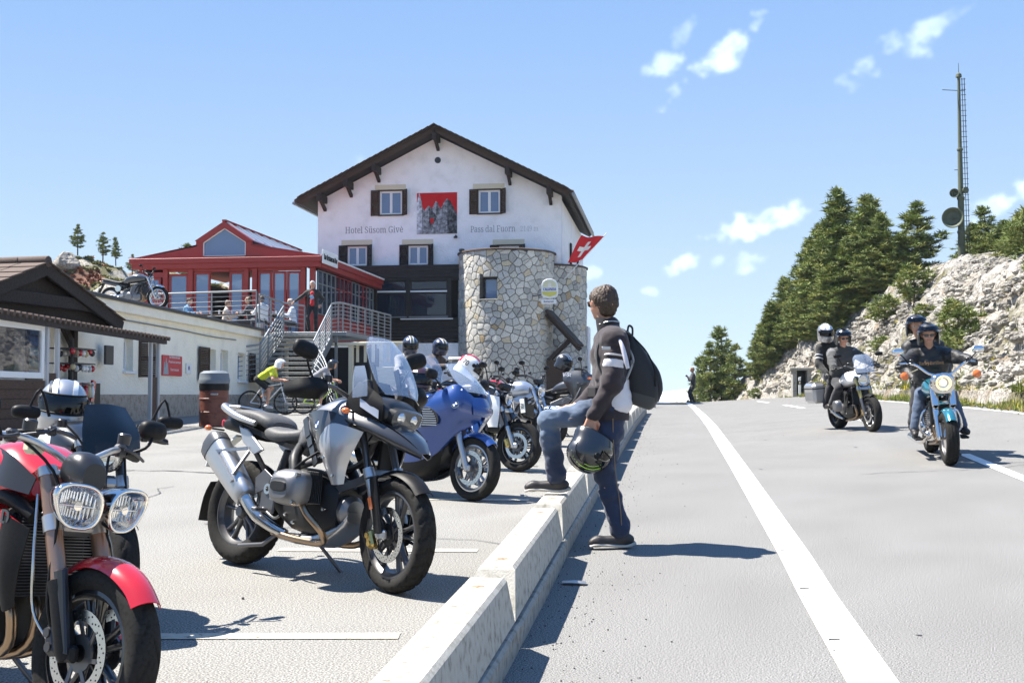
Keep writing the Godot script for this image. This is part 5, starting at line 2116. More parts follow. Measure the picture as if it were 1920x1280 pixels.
	part(t,"number_plate",box(box(S(),V(-.36,.68,0),V(.012,.17,.19),.003,Basis(Vector3.BACK,-.3)),V(-.25,.78,0),V(.16,.02,.06),.004,Basis(Vector3.BACK,.6)),M.plate)
	part(t,"rear_hugger",patch(S(),[[V(-.3,.5,-.09),V(-.31,.51,0),V(-.3,.5,.09)],[V(-.36,.4,-.085),V(-.37,.4,0),V(-.36,.4,.085)],[V(-.4,.24,-.07),V(-.41,.24,0),V(-.4,.24,.07)]],3,3,.005),M.plastic)
	for sd in[-1.0,1.0]:
		blinker(t,Transform3D.IDENTITY,V(-.26,.85,sd*.08),V(-.27,.85,sd*.2))
	part(t,"swing_arm",loft(S(),[[V(.0,.335,-.1),V(0,.055,0),V(0,0,.05),2.6],[V(.2,.38,-.11),V(0,.045,0),V(0,0,.04),2.6],[V(.45,.42,-.1),V(0,.06,0),V(0,0,.05),2.6]],14,3),M.alu)
	part(t,"shock",tube(S(),[V(.25,.45,0),V(.36,.75,0)],.04,10),M.dark_metal)
	var mu:=V(-.55,.42,0).normalized()
	var m0:=V(.24,.43,.2)
	part(t,"silencer",loft(S(),[[m0,V(.04,.05,0),V(0,0,.05),2.6],[m0+mu*.06,V(.048,.062,0),V(0,0,.062),2.8],[m0+mu*.36,V(.058,.076,0),V(0,0,.066),3.2],[m0+mu*.47,V(.06,.078,0),V(0,0,.066),3.2]],22,2),M.alu)
	part(t,"silencer_cap",loft(S(),[[m0+mu*.47,V(.064,.082,0),V(0,0,.07),3.2],[m0+mu*.53,V(.063,.081,0),V(0,0,.069),3.2],[m0+mu*.57,V(.045,.058,0),V(0,0,.05),3.0]],22,1),M.gun)
	s=beam(S(),m0+mu*.1+V(0,.03,.07),m0+mu*.36+V(.0,.05,.075),.012,.022)
	beam(s,m0+mu*.12+V(.02,.06,.07),V(.16,.72,.17),.012,.02)
	beam(s,m0+mu*.36+V(.0,.05,.075),V(.14,.74,.17),.012,.02)
	part(t,"silencer_guard",s,M.alu)
	part(t,"link_pipe",tube(S(),[m0+mu*.02,V(.34,.34,.19),V(.46,.27,.14),V(.55,.24,.1)],[.045,.04,.034,.03],14,4),M.steel)
	part(t,"brake_lever",tube(S(),[V(.42,.38,.2),V(.56,.33,.22),V(.64,.35,.24)],.009,7,3),M.gun)
	part(t,"side_stand",tube(S(),[V(.55,.24,-.12),V(.72,.03,-.26)],.012,7),M.gun)
	part(t,"centre_stand",tube(S(),[V(.5,.25,.1),V(.42,.16,.16),V(.2,.13,.17)],.014,7),M.gun)
	for sd in[-1.0,1.0]:
		part(t,"frame_tube",tube(S(),[V(1.06,.96,sd*.09),V(.9,.74,sd*.15),V(.62,.64,sd*.16),V(.42,.5,sd*.15)],.02,9,4),M.gun)
		part(t,"throttle_body",lathe(S(),V(.66,.7,sd*.2),V(.4,-.5,sd*.35),[[-.05,0],[-.05,.034],[-.01,.034],[-.01,.04],[.03,.04],[.03,.03],[.06,.03],[.06,0]],14),M.gun)
		part(t,"spark_lead",tube(S(),[V(.78,.63,sd*.3),V(.86,.7,sd*.28),V(.9,.78,sd*.18)],.008,6,4),M.plastic)
		part(t,"oil_line",tube(S(),[V(.66,.42,sd*.17),V(.6,.52,sd*.2),V(.52,.62,sd*.17)],.012,7,4),M.steel)
		for q in[[.5,.46],[.58,.36],[.92,.42],[.48,.6],[.66,.32]]:
			part(t,"bolt",lathe(S(),V(q[0],q[1],sd*.145),V(0,0,sd),[[0,0],[0,.013],[.014,.011],[.014,0]],8),M.steel)
		part(t,"heel_guard",slab(S(),[.3,.46,.4,.5,.44,.58,.36,.62,.28,.56],sd*.18-.004,sd*.18+.004,.002),M.gun)
	part(t,"engine_cover",lathe(S(),V(.98,.42,0),Vector3.RIGHT,[[0,.1],[.03,.1],[.06,.07],[.065,0]],22),M.engine)
	s=lx(S(),[[1.06,1.0,1.1,.16,3],[1.2,.97,1.12,.17,3],[1.3,.95,1.09,.15,3],[1.34,.97,1.06,.12,3]],20,2)
	part(t,"nose_frame",s,M.satin)
	s=loft(S(),[[V(1.28,1.02,0),V(.01,.065,0),V(0,0,.14),3.2],[V(1.365,.99,0),V(.02,.055,0),V(0,0,.115),3.0]],24,2)
	part(t,"headlamp",s,M.engine_black)
	for e in[[.05,.034],[-.055,.03]]:
		part(t,"headlamp_reflector",lathe(S(),V(1.366,.995,e[0]),V(1,-.2,0),[[-.01,e[1]],[.008,e[1]*.95],[.018,e[1]*.6],[.022,.0]],16),M.reflector)
	part(t,"headlamp_lens",loft(S(),[[V(1.375,.99,0),V(.02,.058,0),V(0,0,.12),3.0],[V(1.4,.985,0),V(.02,.045,0),V(0,0,.1),3.0]],24,2),M.lens)
	for sd in[-1.0,1.0]:
		var rows:=[[V(1.3,1.1,sd*.155),V(1.2,1.16,sd*.185),V(1.1,1.19,sd*.17)],[V(1.33,1.04,sd*.165),V(1.2,1.08,sd*.205),V(1.05,1.08,sd*.2)],[V(1.32,.96,sd*.15),V(1.18,.99,sd*.2),V(1.04,1.0,sd*.19)]]
		part(t,"cockpit_side",patch(S(),rows,3,3,sd*.006),M.plastic)
		rows=[[V(1.17,1.08,sd*.205),V(1.3,1.02,sd*.165)],[V(1.19,1.03,sd*.215),V(1.31,.97,sd*.17)]]
		part(t,"silver_strut",patch(S(),rows,3,3,sd*.01),M.silver)
		blinker(t,Transform3D.IDENTITY,V(1.12,1.0,sd*.2),V(1.13,1.0,sd*.27))
		part(t,"screen_strut",beam(S(),V(1.2,1.12,sd*.1),V(1.12,1.3,sd*.1),.014,.035),M.plastic)
		rows=[[V(.97,1.2,sd*.28),V(1.0,1.21,sd*.36),V(.96,1.2,sd*.45),V(.86,1.17,sd*.5)],[V(.99,1.14,sd*.27),V(1.03,1.14,sd*.36),V(.99,1.13,sd*.46),V(.88,1.12,sd*.51)],[V(.97,1.09,sd*.3),V(1.0,1.08,sd*.36),V(.96,1.08,sd*.44),V(.88,1.09,sd*.49)]]
		var o:=part(t,"handguard",patch(S(),rows,4,4,sd*.006),M.plastic)
		o.transform=st
		mirror(t,st,V(.9,1.16,sd*.3),V(.88,1.27,sd*.35),V(.92,1.36,sd*.4),.085,.052,M.plastic,-sd*.25)
	handlebar(t,st,[V(.99,1.1,.0),V(.98,1.11,.12),V(.94,1.17,.24),V(.86,1.16,.45)],M.gun,.014)
	part(t,"instruments",box(S(),V(1.09,1.16,0),V(.06,.12,.22),.02,Basis(Vector3.BACK,.6)),M.plastic)
	var sc:=[[V(1.3,1.12,-.13),V(1.33,1.13,0),V(1.3,1.12,.13)],[V(1.24,1.2,-.175),V(1.28,1.22,0),V(1.24,1.2,.175)],[V(1.13,1.37,-.17),V(1.17,1.38,0),V(1.13,1.37,.17)],[V(1.06,1.47,-.1),V(1.09,1.475,0),V(1.06,1.47,.1)]]
	var w:=part(t,"windscreen",patch(S(),sc,4,4,.004),M.screen)
	s=S()
	var edge:=[]
	for k in 4:
		edge.append(sc[k][0])
	edge.append(sc[3][1])
	for k in[3,2,1,0]:
		edge.append(sc[k][2])
	tube(s,edge,.0035,5,3)
	part(w,"screen_edge",s,M.lens)
	for sd in[-1.0,1.0]:
		sc=[[V(1.22,1.1,sd*.2),V(1.14,1.08,sd*.24)],[V(1.2,1.2,sd*.2),V(1.12,1.19,sd*.24)],[V(1.15,1.28,sd*.19),V(1.1,1.27,sd*.22)]]
		part(w,"wind_deflector",patch(S(),sc,3,3,sd*.003),M.screen)
	part(t,"cable",tube(S(),[V(.95,1.14,.2),V(1.1,1.05,.16),V(1.2,.8,.12),V(1.27,.4,.1)],.006,5,5),M.plastic)
	part(t,"cable",tube(S(),[V(.95,1.14,-.2),V(1.08,1.03,-.1),V(1.12,.85,.05)],.006,5,5),M.plastic)
func bike_tourer() -> void:
	var t:=bike_root("motorcycle","blue sport touring motorcycle with full fairing, slatted side vent and clear screen",Vector2(-3.17,-11.62),Vector2(-1.84,-10.81),-8.0)
	var rc:=V(0,.315,0)
	var fc:=V(1.555,.3,0)
	var st:=steer(V(1.25,.95,0),27.0,-4.0)
	wheel(t,"rear_wheel",rc,.315,.18,.216,{"spokes":5,"style":1,"rim":M.alu,"fine":.02})
	wheel(t,"front_wheel",fc,.3,.12,.218,{"spokes":5,"style":1,"rim":M.silver,"fine":.012,"disc":[-.07,.07],"disc_r":.16},st,.4)
	fork(t,st,fc,V(1.3,.85,0),.095,.03,.022,.6,M.silver,M.steel,-.02)
	caliper(t,st,V(1.43,.25,.085),.6,M.gun)
	mudguard(t,st,fc,.335,45,165,.075,M.blue_paint,.9)
	for sd in[-1.0,1.0]:
		var rows:=[
			[V(1.55,.92,sd*.03),V(1.5,1.0,sd*.15),V(1.42,1.06,sd*.225),V(1.24,1.0,sd*.25),V(1.0,.93,sd*.2),V(.72,.93,sd*.16)],
			[V(1.6,.84,sd*.03),V(1.54,.9,sd*.17),V(1.44,.93,sd*.27),V(1.22,.89,sd*.31),V(.96,.84,sd*.27),V(.7,.84,sd*.2)],
			[V(1.59,.76,sd*.03),V(1.52,.78,sd*.16),V(1.43,.8,sd*.27),V(1.2,.78,sd*.315),V(.95,.74,sd*.3),V(.72,.73,sd*.24)],
			[V(1.53,.7,sd*.05),V(1.46,.69,sd*.13),V(1.38,.68,sd*.24),V(1.18,.66,sd*.29),V(.95,.62,sd*.29),V(.74,.6,sd*.25)],
			[V(1.42,.62,sd*.12),V(1.38,.58,sd*.17),V(1.28,.54,sd*.22),V(1.14,.51,sd*.26),V(.96,.46,sd*.27),V(.78,.42,sd*.25)],
			[V(1.28,.47,sd*.14),V(1.24,.42,sd*.18),V(1.16,.36,sd*.21),V(1.06,.32,sd*.22),V(.93,.28,sd*.22),V(.8,.26,sd*.2)]]
		var o:=part(t,"fairing",patch(S(),rows,5,5,sd*.006),M.blue_paint)
		var s:=S()
		var vb:=Transform3D(Basis(V(1,.02,-sd*.1).normalized(),V(0,1,0),V(sd*.1,0,1).normalized()),V(1.17,.735,sd*.318))
		slab(s,[-.2,-.085,.06,-.085,.14,-.055,.13,.01,.07,.07,.0,.095,-.06,.085,-.11,.04],-.004,.004,.002,vb,2)
		part(o,"vent",s,M.engine_black)
		for k in 8:
			s=S()
			var y:=-.075+k*.021
			var x0:float=lerpf(-.19,-.05,k/7.0)
			var x1:float=.13-.09*pow(k/7.0,2.0)
			beam(s,vb*V(x0,y,.006),vb*V(x1,y,.006),.01,.008)
			part(o,"slat",s,M.silver)
		roundel(t,V(1.46,.865,sd*.262),V(.35,.25,sd).normalized(),.037)
		s=S()
		slab(s,[-.05,-.02,.05,-.035,.02,.01,-.04,.03],-.004,.006,.003,rot(V(1.43,1.03,sd*.215),Basis(Vector3.UP,sd*.55)*Basis(Vector3.RIGHT,-sd*.6)),2)
		part(o,"indicator_lens",s,M.lens_white)
		s=S()
		slab(s,[-.13,-.02,.1,-.02,.13,.045,-.15,.055],-.012,.004,.003,rot(V(1.05,.52,sd*.268),Basis(Vector3.UP,sd*.12)))
		part(o,"recess",s,M.engine_black)
		part(o,"crash_pad",lathe(S(),V(1.07,.53,sd*.27),V(0,0,sd),[[0,0],[0,.024],[.025,.02],[.025,0]],12),M.gun)
		rows=[[V(1.27,.46,sd*.142),V(1.16,.37,sd*.214),V(.98,.31,sd*.23),V(.72,.3,sd*.21)],[V(1.2,.3,sd*.1),V(1.1,.22,sd*.17),V(.94,.18,sd*.18),V(.7,.18,sd*.17)],[V(1.1,.2,.0),V(1.02,.16,sd*.04),V(.9,.14,sd*.04),V(.68,.14,sd*.04)]]
		part(t,"belly_pan",patch(S(),rows,4,4,sd*.006),M.plastic)
		mirror(t,Transform3D.IDENTITY,V(1.3,1.0,sd*.27),V(1.28,1.06,sd*.33),V(1.24,1.12,sd*.38),.075,.05,M.plastic)
	part(t,"nose",patch(S(),[[V(1.57,.78,-.12),V(1.61,.78,0),V(1.57,.78,.12)],[V(1.58,.84,-.14),V(1.625,.84,0),V(1.58,.84,.14)],[V(1.52,.95,-.13),V(1.56,.96,0),V(1.52,.95,.13)]],3,4,.005),M.blue_paint)
	part(t,"headlamp",patch(S(),[[V(1.6,.79,-.1),V(1.63,.79,0),V(1.6,.79,.1)],[V(1.58,.87,-.11),V(1.62,.87,0),V(1.58,.87,.11)]],3,4,.004),M.lens)
	var sc:=[[V(1.48,1.0,-.16),V(1.54,1.0,0),V(1.48,1.0,.16)],[V(1.37,1.1,-.2),V(1.44,1.12,0),V(1.37,1.1,.2)],[V(1.18,1.26,-.15),V(1.23,1.29,0),V(1.18,1.26,.15)]]
	var w:=part(t,"windscreen",patch(S(),sc,4,4,.004),M.screen)
	part(w,"screen_edge",tube(S(),[sc[0][0],sc[1][0],sc[2][0],sc[2][1],sc[2][2],sc[1][2],sc[0][2]],.004,5,3),M.lens)
	part(t,"engine",lx(S(),[[.5,.25,.6,.14,4],[1.1,.25,.7,.16,4],[1.3,.4,.75,.12,4]],16,2),M.engine_black)
	part(t,"tank",lx(S(),[[.5,.76,.88,.15,2.4],[.64,.78,.98,.19,2.4],[.86,.8,1.02,.2,2.4],[1.06,.84,.98,.17,2.4]],22,3),M.blue_paint)
	part(t,"seat",lx(S(),[[-.2,.84,.9,.12,3],[.1,.76,.88,.15,3],[.35,.74,.82,.15,3],[.56,.76,.86,.1,3]],18,3),M.leather)
	part(t,"tail",lx(S(),[[-.42,.8,.88,.1,3],[-.2,.7,.85,.16,3],[.3,.62,.78,.17,3]],16,3),M.blue_paint)
	part(t,"silencer",tube(S(),[V(.5,.28,.18),V(.2,.32,.22),V(-.3,.46,.23)],[.03,.06,.06],12,3),M.steel)
	handlebar(t,st,[V(1.18,1.0,.02),V(1.17,1.0,.1),V(1.1,.99,.26),V(1.03,.97,.36)],M.gun)
	part(t,"instruments",box(S(),V(1.36,1.0,0),V(.08,.1,.26),.02,Basis(Vector3.BACK,.5)),M.plastic)
	for k in 4:
		part(t,"cable",tube(S(),[V(1.12,.97,.05+k*.03),V(1.22,1.04,.1+k*.02),V(1.36,.97,.08+k*.03),V(1.42,.85,.1)],.008,6,4),M.plastic)
	part(t,"side_stand",tube(S(),[V(.6,.22,-.14),V(.75,.02,-.28)],.012,7),M.gun)
	var hm:=helmet("helmet","dark helmet with white flash lying on the tank of the blue motorcycle",t.transform*V(.72,1.13,.02),t.basis*Basis(Vector3.UP,-.5)*Basis(Vector3.BACK,-.1),M.helmet_red,[[M.white_gloss,.2,2.6,.012,.07],[M.white_gloss,.2,2.6,.012,-.07]])
	part(hm,"flash",slab(S(),[-.07,-.03,.07,-.04,.08,.0,-.05,.012],.0,.006,.002,rot(V(.0,-.07,.128),Basis(Vector3.RIGHT,.1)),2),M.white_gloss)
	letters(hm,"lettering","SHOEI",V(.01,-.083,.136),.035,M.black,Basis(Vector3.RIGHT,.1),"Droid Sans",.003,.09,700)
# common naked motorcycle; o overrides sizes and colours
func naked(called: String, label: String, rear: Vector2, front: Vector2, lean: float, o: Dictionary) -> Node3D:
	var t:=bike_root(called,label,rear,front,lean)
	var wb:=(front-rear).length()
	var R:float=o.get("R",.3)
	var Rr:float=o.get("Rr",.315)
	var rake:float=o.get("rake",24.0)
	var rc:=V(0,Rr,0)
	var fc:=V(wb,R,0)
	var top:=V(wb-(.92-R)*tan(deg_to_rad(rake)),.92,0)
	var st:=steer(top-V(.03,0,0),rake,o.get("steer",.0))
	var m:Material=o.paint
	var fine:float=o.get("fine",.022)
	var wo:={"spokes":o.get("spokes",5),"style":o.get("style",1),"rim":o.get("rim",M.gun),"fine":fine,"twin":o.get("twin",true)}
	if o.has("wire"):
		wo.wire=true
	wheel(t,"rear_wheel",rc,Rr,o.get("Wr",.18),Rr-.1,wo,Transform3D.IDENTITY,.2)
	wo=wo.duplicate()
	if o.get("discs",true):
		wo.disc=[-.07,.07]
		wo.disc_r=.15
	wheel(t,"front_wheel",fc,R,o.get("W",.12),R-o.get("side",.085),wo,st,.5)
	fork(t,st,fc,top,.097,o.get("rl",.027),o.get("ru",.027),o.get("split",.32),o.get("ml",M.alu),o.get("mu",M.black),-.03)
	for f in[.68,.97]:
		clamp_plate(t,st,fc.lerp(top,f)+V(-.03,0,0),.097,rake,o.get("yoke",M.alu),.05 if f<.8 else .03)
	if o.get("discs",true):
		caliper(t,st,fc+V(-.12,.03,.085),.35,o.get("cal",M.gold))
	mudguard(t,st,fc,R+.03,o.get("g0",50),o.get("g1",150),.07,o.get("guard",m),.85)
	var fr:Material=o.get("frame",M.engine_black)
	for sd in[-1.0,1.0]:
		part(t,"frame_beam",beam(S(),V(top.x-.05,.82,sd*.05),V(.48,.52,sd*.13),.035,o.get("fh",.07),Vector3.UP,.012),fr)
		part(t,"frame_tube",beam(S(),V(top.x-.06,.7,sd*.05),V(.62,.42,sd*.13),.03,.04,Vector3.UP,.01),fr)
		part(t,"subframe",beam(S(),V(.5,.66,sd*.1),V(-.12,.82,sd*.08),.025,.03),fr)
		part(t,"swing_arm",loft(S(),[[V(0,Rr,sd*.12),V(0,.035,0),V(0,0,.018),3],[V(.46,.42,sd*.12),V(0,.05,0),V(0,0,.022),3]],10,2),o.get("arm",M.alu))
		part(t,"footrest",box(beam(S(),V(.42,.42,sd*.14),V(.36,.36,sd*.16),.02,.06),V(.37,.36,sd*.22),V(.04,.02,.1),.005),M.alu)
		blinker(t,Transform3D.IDENTITY,V(-.2,.8,sd*.06),V(-.22,.8,sd*.16))
		if not o.get("no_mirror",false):
			mirror(t,st,V(top.x-.06,1.03,sd*.26),V(top.x-.05,1.16,sd*.32),V(top.x-.06,o.get("my",1.26)-.05,sd*.37),.07,.034,M.plastic)
	part(t,"engine",lx(S(),[[.42,.3,.5,.11,4],[.55,.22,.56,.15,4],[.8,.2,.5,.16,4],[wb-.48,.26,.46,.12,4]],18,2),o.get("motor",M.engine))
	part(t,"cylinder",fins(S(),V(.78,.46,0),V(.35,1,0),.22,.34,8,.028),o.get("motor",M.engine))
	for sd in[-1.0,1.0]:
		part(t,"engine_cover",lathe(S(),V(.66,.38,sd*.14),V(0,0,sd),[[0,0],[0,.1],[.04,.095],[.055,.075],[.055,0]],22),o.get("cover",M.engine))
	part(t,"radiator",box(S(),V(wb-.4,.6,0),V(.05,.3,.3),.01,Basis(Vector3.BACK,.12)),M.engine_black)
	for k in 3:
		part(t,"exhaust_header",tube(S(),[V(wb-.5,.5,-.1+.1*k),V(wb-.4,.38,-.1+.1*k),V(wb-.48,.24,-.07+.07*k),V(.6,.17,-.03+.06*k)],.02,8,4),o.get("pipe",M.header))
	if o.get("can",true):
		part(t,"silencer",tube(S(),[V(.55,.2,.12),V(.34,.3,.18),V(.05,o.get("cy",.5),.2),V(-.2,o.get("cy",.5)+.06,.2)],[.025,.045,.055,.055],12,4),o.get("can_m",M.steel))
	part(t,"side_stand",tube(S(),[V(.55,.24,-.12),V(.7,.02,-.26)],.012,6),M.gun)
	for sd in[-1.0,1.0]:
		for q in[[.5,.55],[.74,.62],[wb-.55,.5],[.6,.3],[.8,.3]]:
			part(t,"bolt",lathe(S(),V(q[0],q[1],sd*.15),V(0,0,sd),[[0,0],[0,.016],[.014,.014],[.014,0]],8),M.steel)
		part(t,"hose",tube(S(),[V(wb-.42,.7,sd*.13),V(.9,.62,sd*.17),V(.82,.48,sd*.15)],.016,8,4),M.plastic)
		part(t,"brake_hose",tube(S(),[V(top.x-.08,1.02,sd*.2),V(top.x+.06,.86,sd*.1),V(wb-.14,.5,sd*.13),V(wb-.12,R+.06,sd*.1)],.006,5,5),M.plastic).transform=st
	part(t,"chain_guard",slab(S(),[.02,Rr+.06,.42,.5,.44,.46,.02,Rr+.0],-.15,-.125,.006),M.plastic)
	part(t,"battery_box",box(S(),V(.44,.64,0),V(.22,.2,.2),.02),M.plastic)
	var x1:=top.x-.08
	part(t,"tank",lx(S(),[[.46,.72,.82,.12,2.6],[.55,.72,.92,.15,2.6],[.74,.74,1.0,.175,2.6],[.92,.76,1.01,.18,2.5],[x1,.8,.93,.13,2.5]],24,3),m)
	part(t,"filler_cap",lathe(S(),V(.82,1.0,0),V(-.1,1,0),[[0,0],[0,.045],[.014,.04],[.014,0]],16),M.satin)
	part(t,"seat",lx(S(),[[-.22,.84,.9,.09,3],[-.02,.79,.88,.13,3],[.2,.74,.82,.14,3],[.38,.74,.81,.13,3],[.52,.78,.88,.09,3]],18,3),M.leather)
	part(t,"tail",lx(S(),[[-.3,.79,.84,.05,3],[-.1,.72,.83,.11,3],[.3,.64,.76,.13,3]],14,2),o.get("tail",m))
	part(t,"tail_light",box(S(),V(-.31,.82,0),V(.02,.04,.09),.006),M.red_lens)
	part(t,"plate_holder",beam(S(),V(-.22,.76,0),V(-.36,.5,0),.1,.02),M.plastic)
	part(t,"number_plate",box(S(),V(-.36,.56,0),V(.01,.15,.18),.003,Basis(Vector3.BACK,-.4)),M.plate)
	if not o.get("no_bar",false):
		var bh:float=o.get("bar",1.02)
		handlebar(t,st,[V(top.x-.02,bh-.05,.03),V(top.x-.02,bh-.02,.1),V(top.x-.06,bh+.02,.22),V(top.x-.15,bh,.38)],o.get("bar_m",M.gun))
	if o.get("lamp",true):
		var lc:=V(wb-.2,.86,0)
		round_lamp(t,st,lc,V(1,-.1,0),o.get("lr",.09),o.get("lamp_m",M.black),false)
		part(t,"instruments",box(S(),lc+V(-.06,.14,0),V(.07,.1,.2),.02,Basis(Vector3.BACK,.6)),M.plastic).transform=st
	t.set_meta("st",st)
	return t
func round_lamp(t: Node3D, st: Transform3D, c: Vector3, d: Vector3, r: float, m: Material, lit: bool) -> void:
	d=d.normalized()
	var o:=part(t,"headlamp",lathe(S(),c,d,[[-r*1.3,0],[-r*1.2,r*.45],[-r*.7,r*.85],[0,r],[.015,r*1.06],[.02,r*.98]],26),m)
	o.transform=st
	part(o,"headlamp_reflector",lathe(S(),c,d,[[.012,r*.97],[-r*.25,r*.7],[-r*.4,.0]],24),M.reflector)
	if lit:
		part(o,"headlamp_bulb",ball(S(),c-d*r*.12,r*.4,12),M.lamp_on)
	part(o,"headlamp_lens",lathe(S(),c,d,[[.016,r*.98],[r*.2,r*.8],[r*.32,r*.4],[r*.34,.0]],24),M.lens)
func bikes_parked() -> void:
	var t:=naked("motorcycle","black, white and red naked motorcycle with a red frame, third in the parked row",Vector2(-3.07,-14.22),Vector2(-1.79,-13.74),-8.0,{"paint":M.white_gloss,"frame":M.red_gloss,"motor":M.engine_black,"cover":M.gun,"ml":M.alu,"mu":M.black,"steer":-4.0,"rim":M.black,"guard":M.plastic,"g0":70,"g1":165,"tail":M.red_gloss,"fine":.016,"lamp_m":M.black,"lr":.085})
	for sd in[-1.0,1.0]:
		part(t,"radiator_shroud",patch(S(),[[V(.86,.86,sd*.16),V(1.0,.88,sd*.2),V(1.14,.86,sd*.17)],[V(.92,.72,sd*.17),V(1.03,.72,sd*.21),V(1.16,.72,sd*.18)],[V(1.02,.5,sd*.16),V(1.08,.5,sd*.18),V(1.14,.5,sd*.16)]],4,4,sd*.006),M.white_gloss)
		part(t,"side_panel",patch(S(),[[V(.72,.98,sd*.14),V(.9,1.0,sd*.17),V(1.08,.95,sd*.15)],[V(.74,.84,sd*.18),V(.9,.86,sd*.19),V(1.05,.86,sd*.17)]],4,4,sd*.006),M.black)
	var b:Basis=t.basis
	var hm:=helmet("helmet","white and red helmet with a black chin hung on the black and white motorcycle",t.transform*V(.6,1.26,.02),b*Basis(Vector3.UP,.5)*Basis(Vector3.BACK,-.5),M.white_gloss,[[M.red_gloss,.5,2.4,.022,.06],[M.red_gloss,.5,2.4,.022,-.06],[M.red_gloss,2.6,3.3,.09,.0],[M.black,-.5,.02,.085,.0]])
	letters(hm,"lettering","70",V(-.045,.0,.136),.09,M.black,Basis.IDENTITY,"Droid Sans",.004,.08,700)
	t=naked("motorcycle","silver naked motorcycle with alloy beam frame and a black top case on the rack",Vector2(-3.17,-18.5),Vector2(-1.86,-18.02),-8.0,{"paint":M.silver_blue,"frame":M.silver_blue,"fh":.12,"motor":M.engine,"ml":M.fork_blue,"mu":M.fork_blue,"rim":M.silver,"steer":-6.0,"bar":1.06,"split":.5,"cal":M.gun,"g0":35,"spokes":3,"lr":.1,"lamp_m":M.chrome,"my":1.3})
	letters(t,"lettering","SUZUKI",V(.74,.9,.182),.07,M.black,Basis(Vector3.UP,.05)*Basis(Vector3.RIGHT,-.12),"Droid Sans",.004,.3,700)
	part(t,"number_plate",box(S(),V(.99,.6,.2),V(.08,.22,.012),.004,Basis(Vector3.BACK,.2)),M.plate)
	letters(t,"lettering","XV",V(.99,.6,.21),.08,M.black,Basis(Vector3.BACK,1.77),"Droid Sans",.003)
	part(t,"top_case",box(S(),V(-.2,1.19,0),V(.42,.26,.5),.03),M.satin)
	part(t,"case_lid",box(S(),V(-.2,1.34,0),V(.43,.06,.51),.025),M.alu)
	for k in 4:
		part(t,"case_latch",box(S(),V(-.33+.22*(k % 2),1.22,.253 if k<2 else-.253),V(.05,.16,.014),.004),M.gun)
	part(t,"rack",box(S(),V(-.15,1.0,0),V(.36,.03,.24),.008),M.gun)
	part(t,"rack_stay",beam(beam(S(),V(-.2,.99,.1),V(.05,.8,.1),.02,.03),V(-.2,.99,-.1),V(.05,.8,-.1),.02,.03),M.gun)
	naked("motorcycle","black motorcycle half hidden between the white and red machine and the silver one",Vector2(-3.6,-16.5),Vector2(-2.3,-16.0),-8.0,{"paint":M.black,"frame":M.gun,"motor":M.engine_black,"steer":-4.0,"lamp_m":M.chrome,"mu":M.steel,"my":1.3})
	naked("motorcycle","red motorcycle at the far end of the parked row, mostly hidden",Vector2(-3.9,-20.6),Vector2(-2.6,-20.1),-8.0,{"paint":M.red_gloss,"frame":M.black,"motor":M.engine,"lamp_m":M.black,"ml":M.gun,"my":1.3})
	t=naked("motorcycle","dark grey adventure touring motorcycle parked behind the man with the backpack",Vector2(-2.55,-21.0),Vector2(-1.2,-20.5),-8.0,{"paint":M.graphite,"frame":M.gun,"fh":.11,"motor":M.gun,"rim":M.black,"bar":1.14,"lamp":false,"my":1.36,"ml":M.gun,"mu":M.steel,"split":.6,"R":.325})
	for sd in[-1.0,1.0]:
		part(t,"fairing",patch(S(),[[V(.75,1.12,sd*.16),V(1.0,1.14,sd*.22),V(1.25,1.08,sd*.2),V(1.42,.96,sd*.05)],[V(.72,.98,sd*.2),V(.98,.98,sd*.26),V(1.22,.93,sd*.24),V(1.46,.88,sd*.05)],[V(.86,.78,sd*.2),V(.98,.76,sd*.24),V(1.12,.76,sd*.22),V(1.3,.8,sd*.1)],[V(.98,.5,sd*.18),V(1.04,.48,sd*.19),V(1.1,.5,sd*.17),V(1.15,.55,sd*.1)]],4,4,sd*.006),M.graphite)
		part(t,"indicator_lens",box(S(),V(1.27,1.0,sd*.215),V(.12,.035,.03),.01,Basis(Vector3.UP,sd*.5)),M.orange)
		part(t,"crash_bar",tube(S(),[V(1.1,.85,sd*.24),V(1.02,.62,sd*.3),V(.8,.4,sd*.26)],.014,7,4),M.gun)
	letters(t,"lettering","V-Strom",V(.9,1.06,.235),.1,M.alu,Basis(Vector3.UP,.2)*Basis(Vector3.RIGHT,-.3),"Droid Sans",.004,.32,700)
	part(t,"windscreen",patch(S(),[[V(1.36,1.04,-.14),V(1.4,1.04,0),V(1.36,1.04,.14)],[V(1.2,1.32,-.14),V(1.24,1.33,0),V(1.2,1.32,.14)]],3,4,.004),M.screen)
	helmet("helmet","black and silver tribal pattern helmet resting on the dark touring motorcycle",t.transform*V(.62,1.34,.0),t.basis*Basis(Vector3.BACK,-.35),M.black,[[M.alu,.2,2.8,.014,.03],[M.alu,.4,2.4,.012,.075],[M.alu,.1,1.8,.01,-.05],[M.alu,2.0,3.2,.02,.1]])
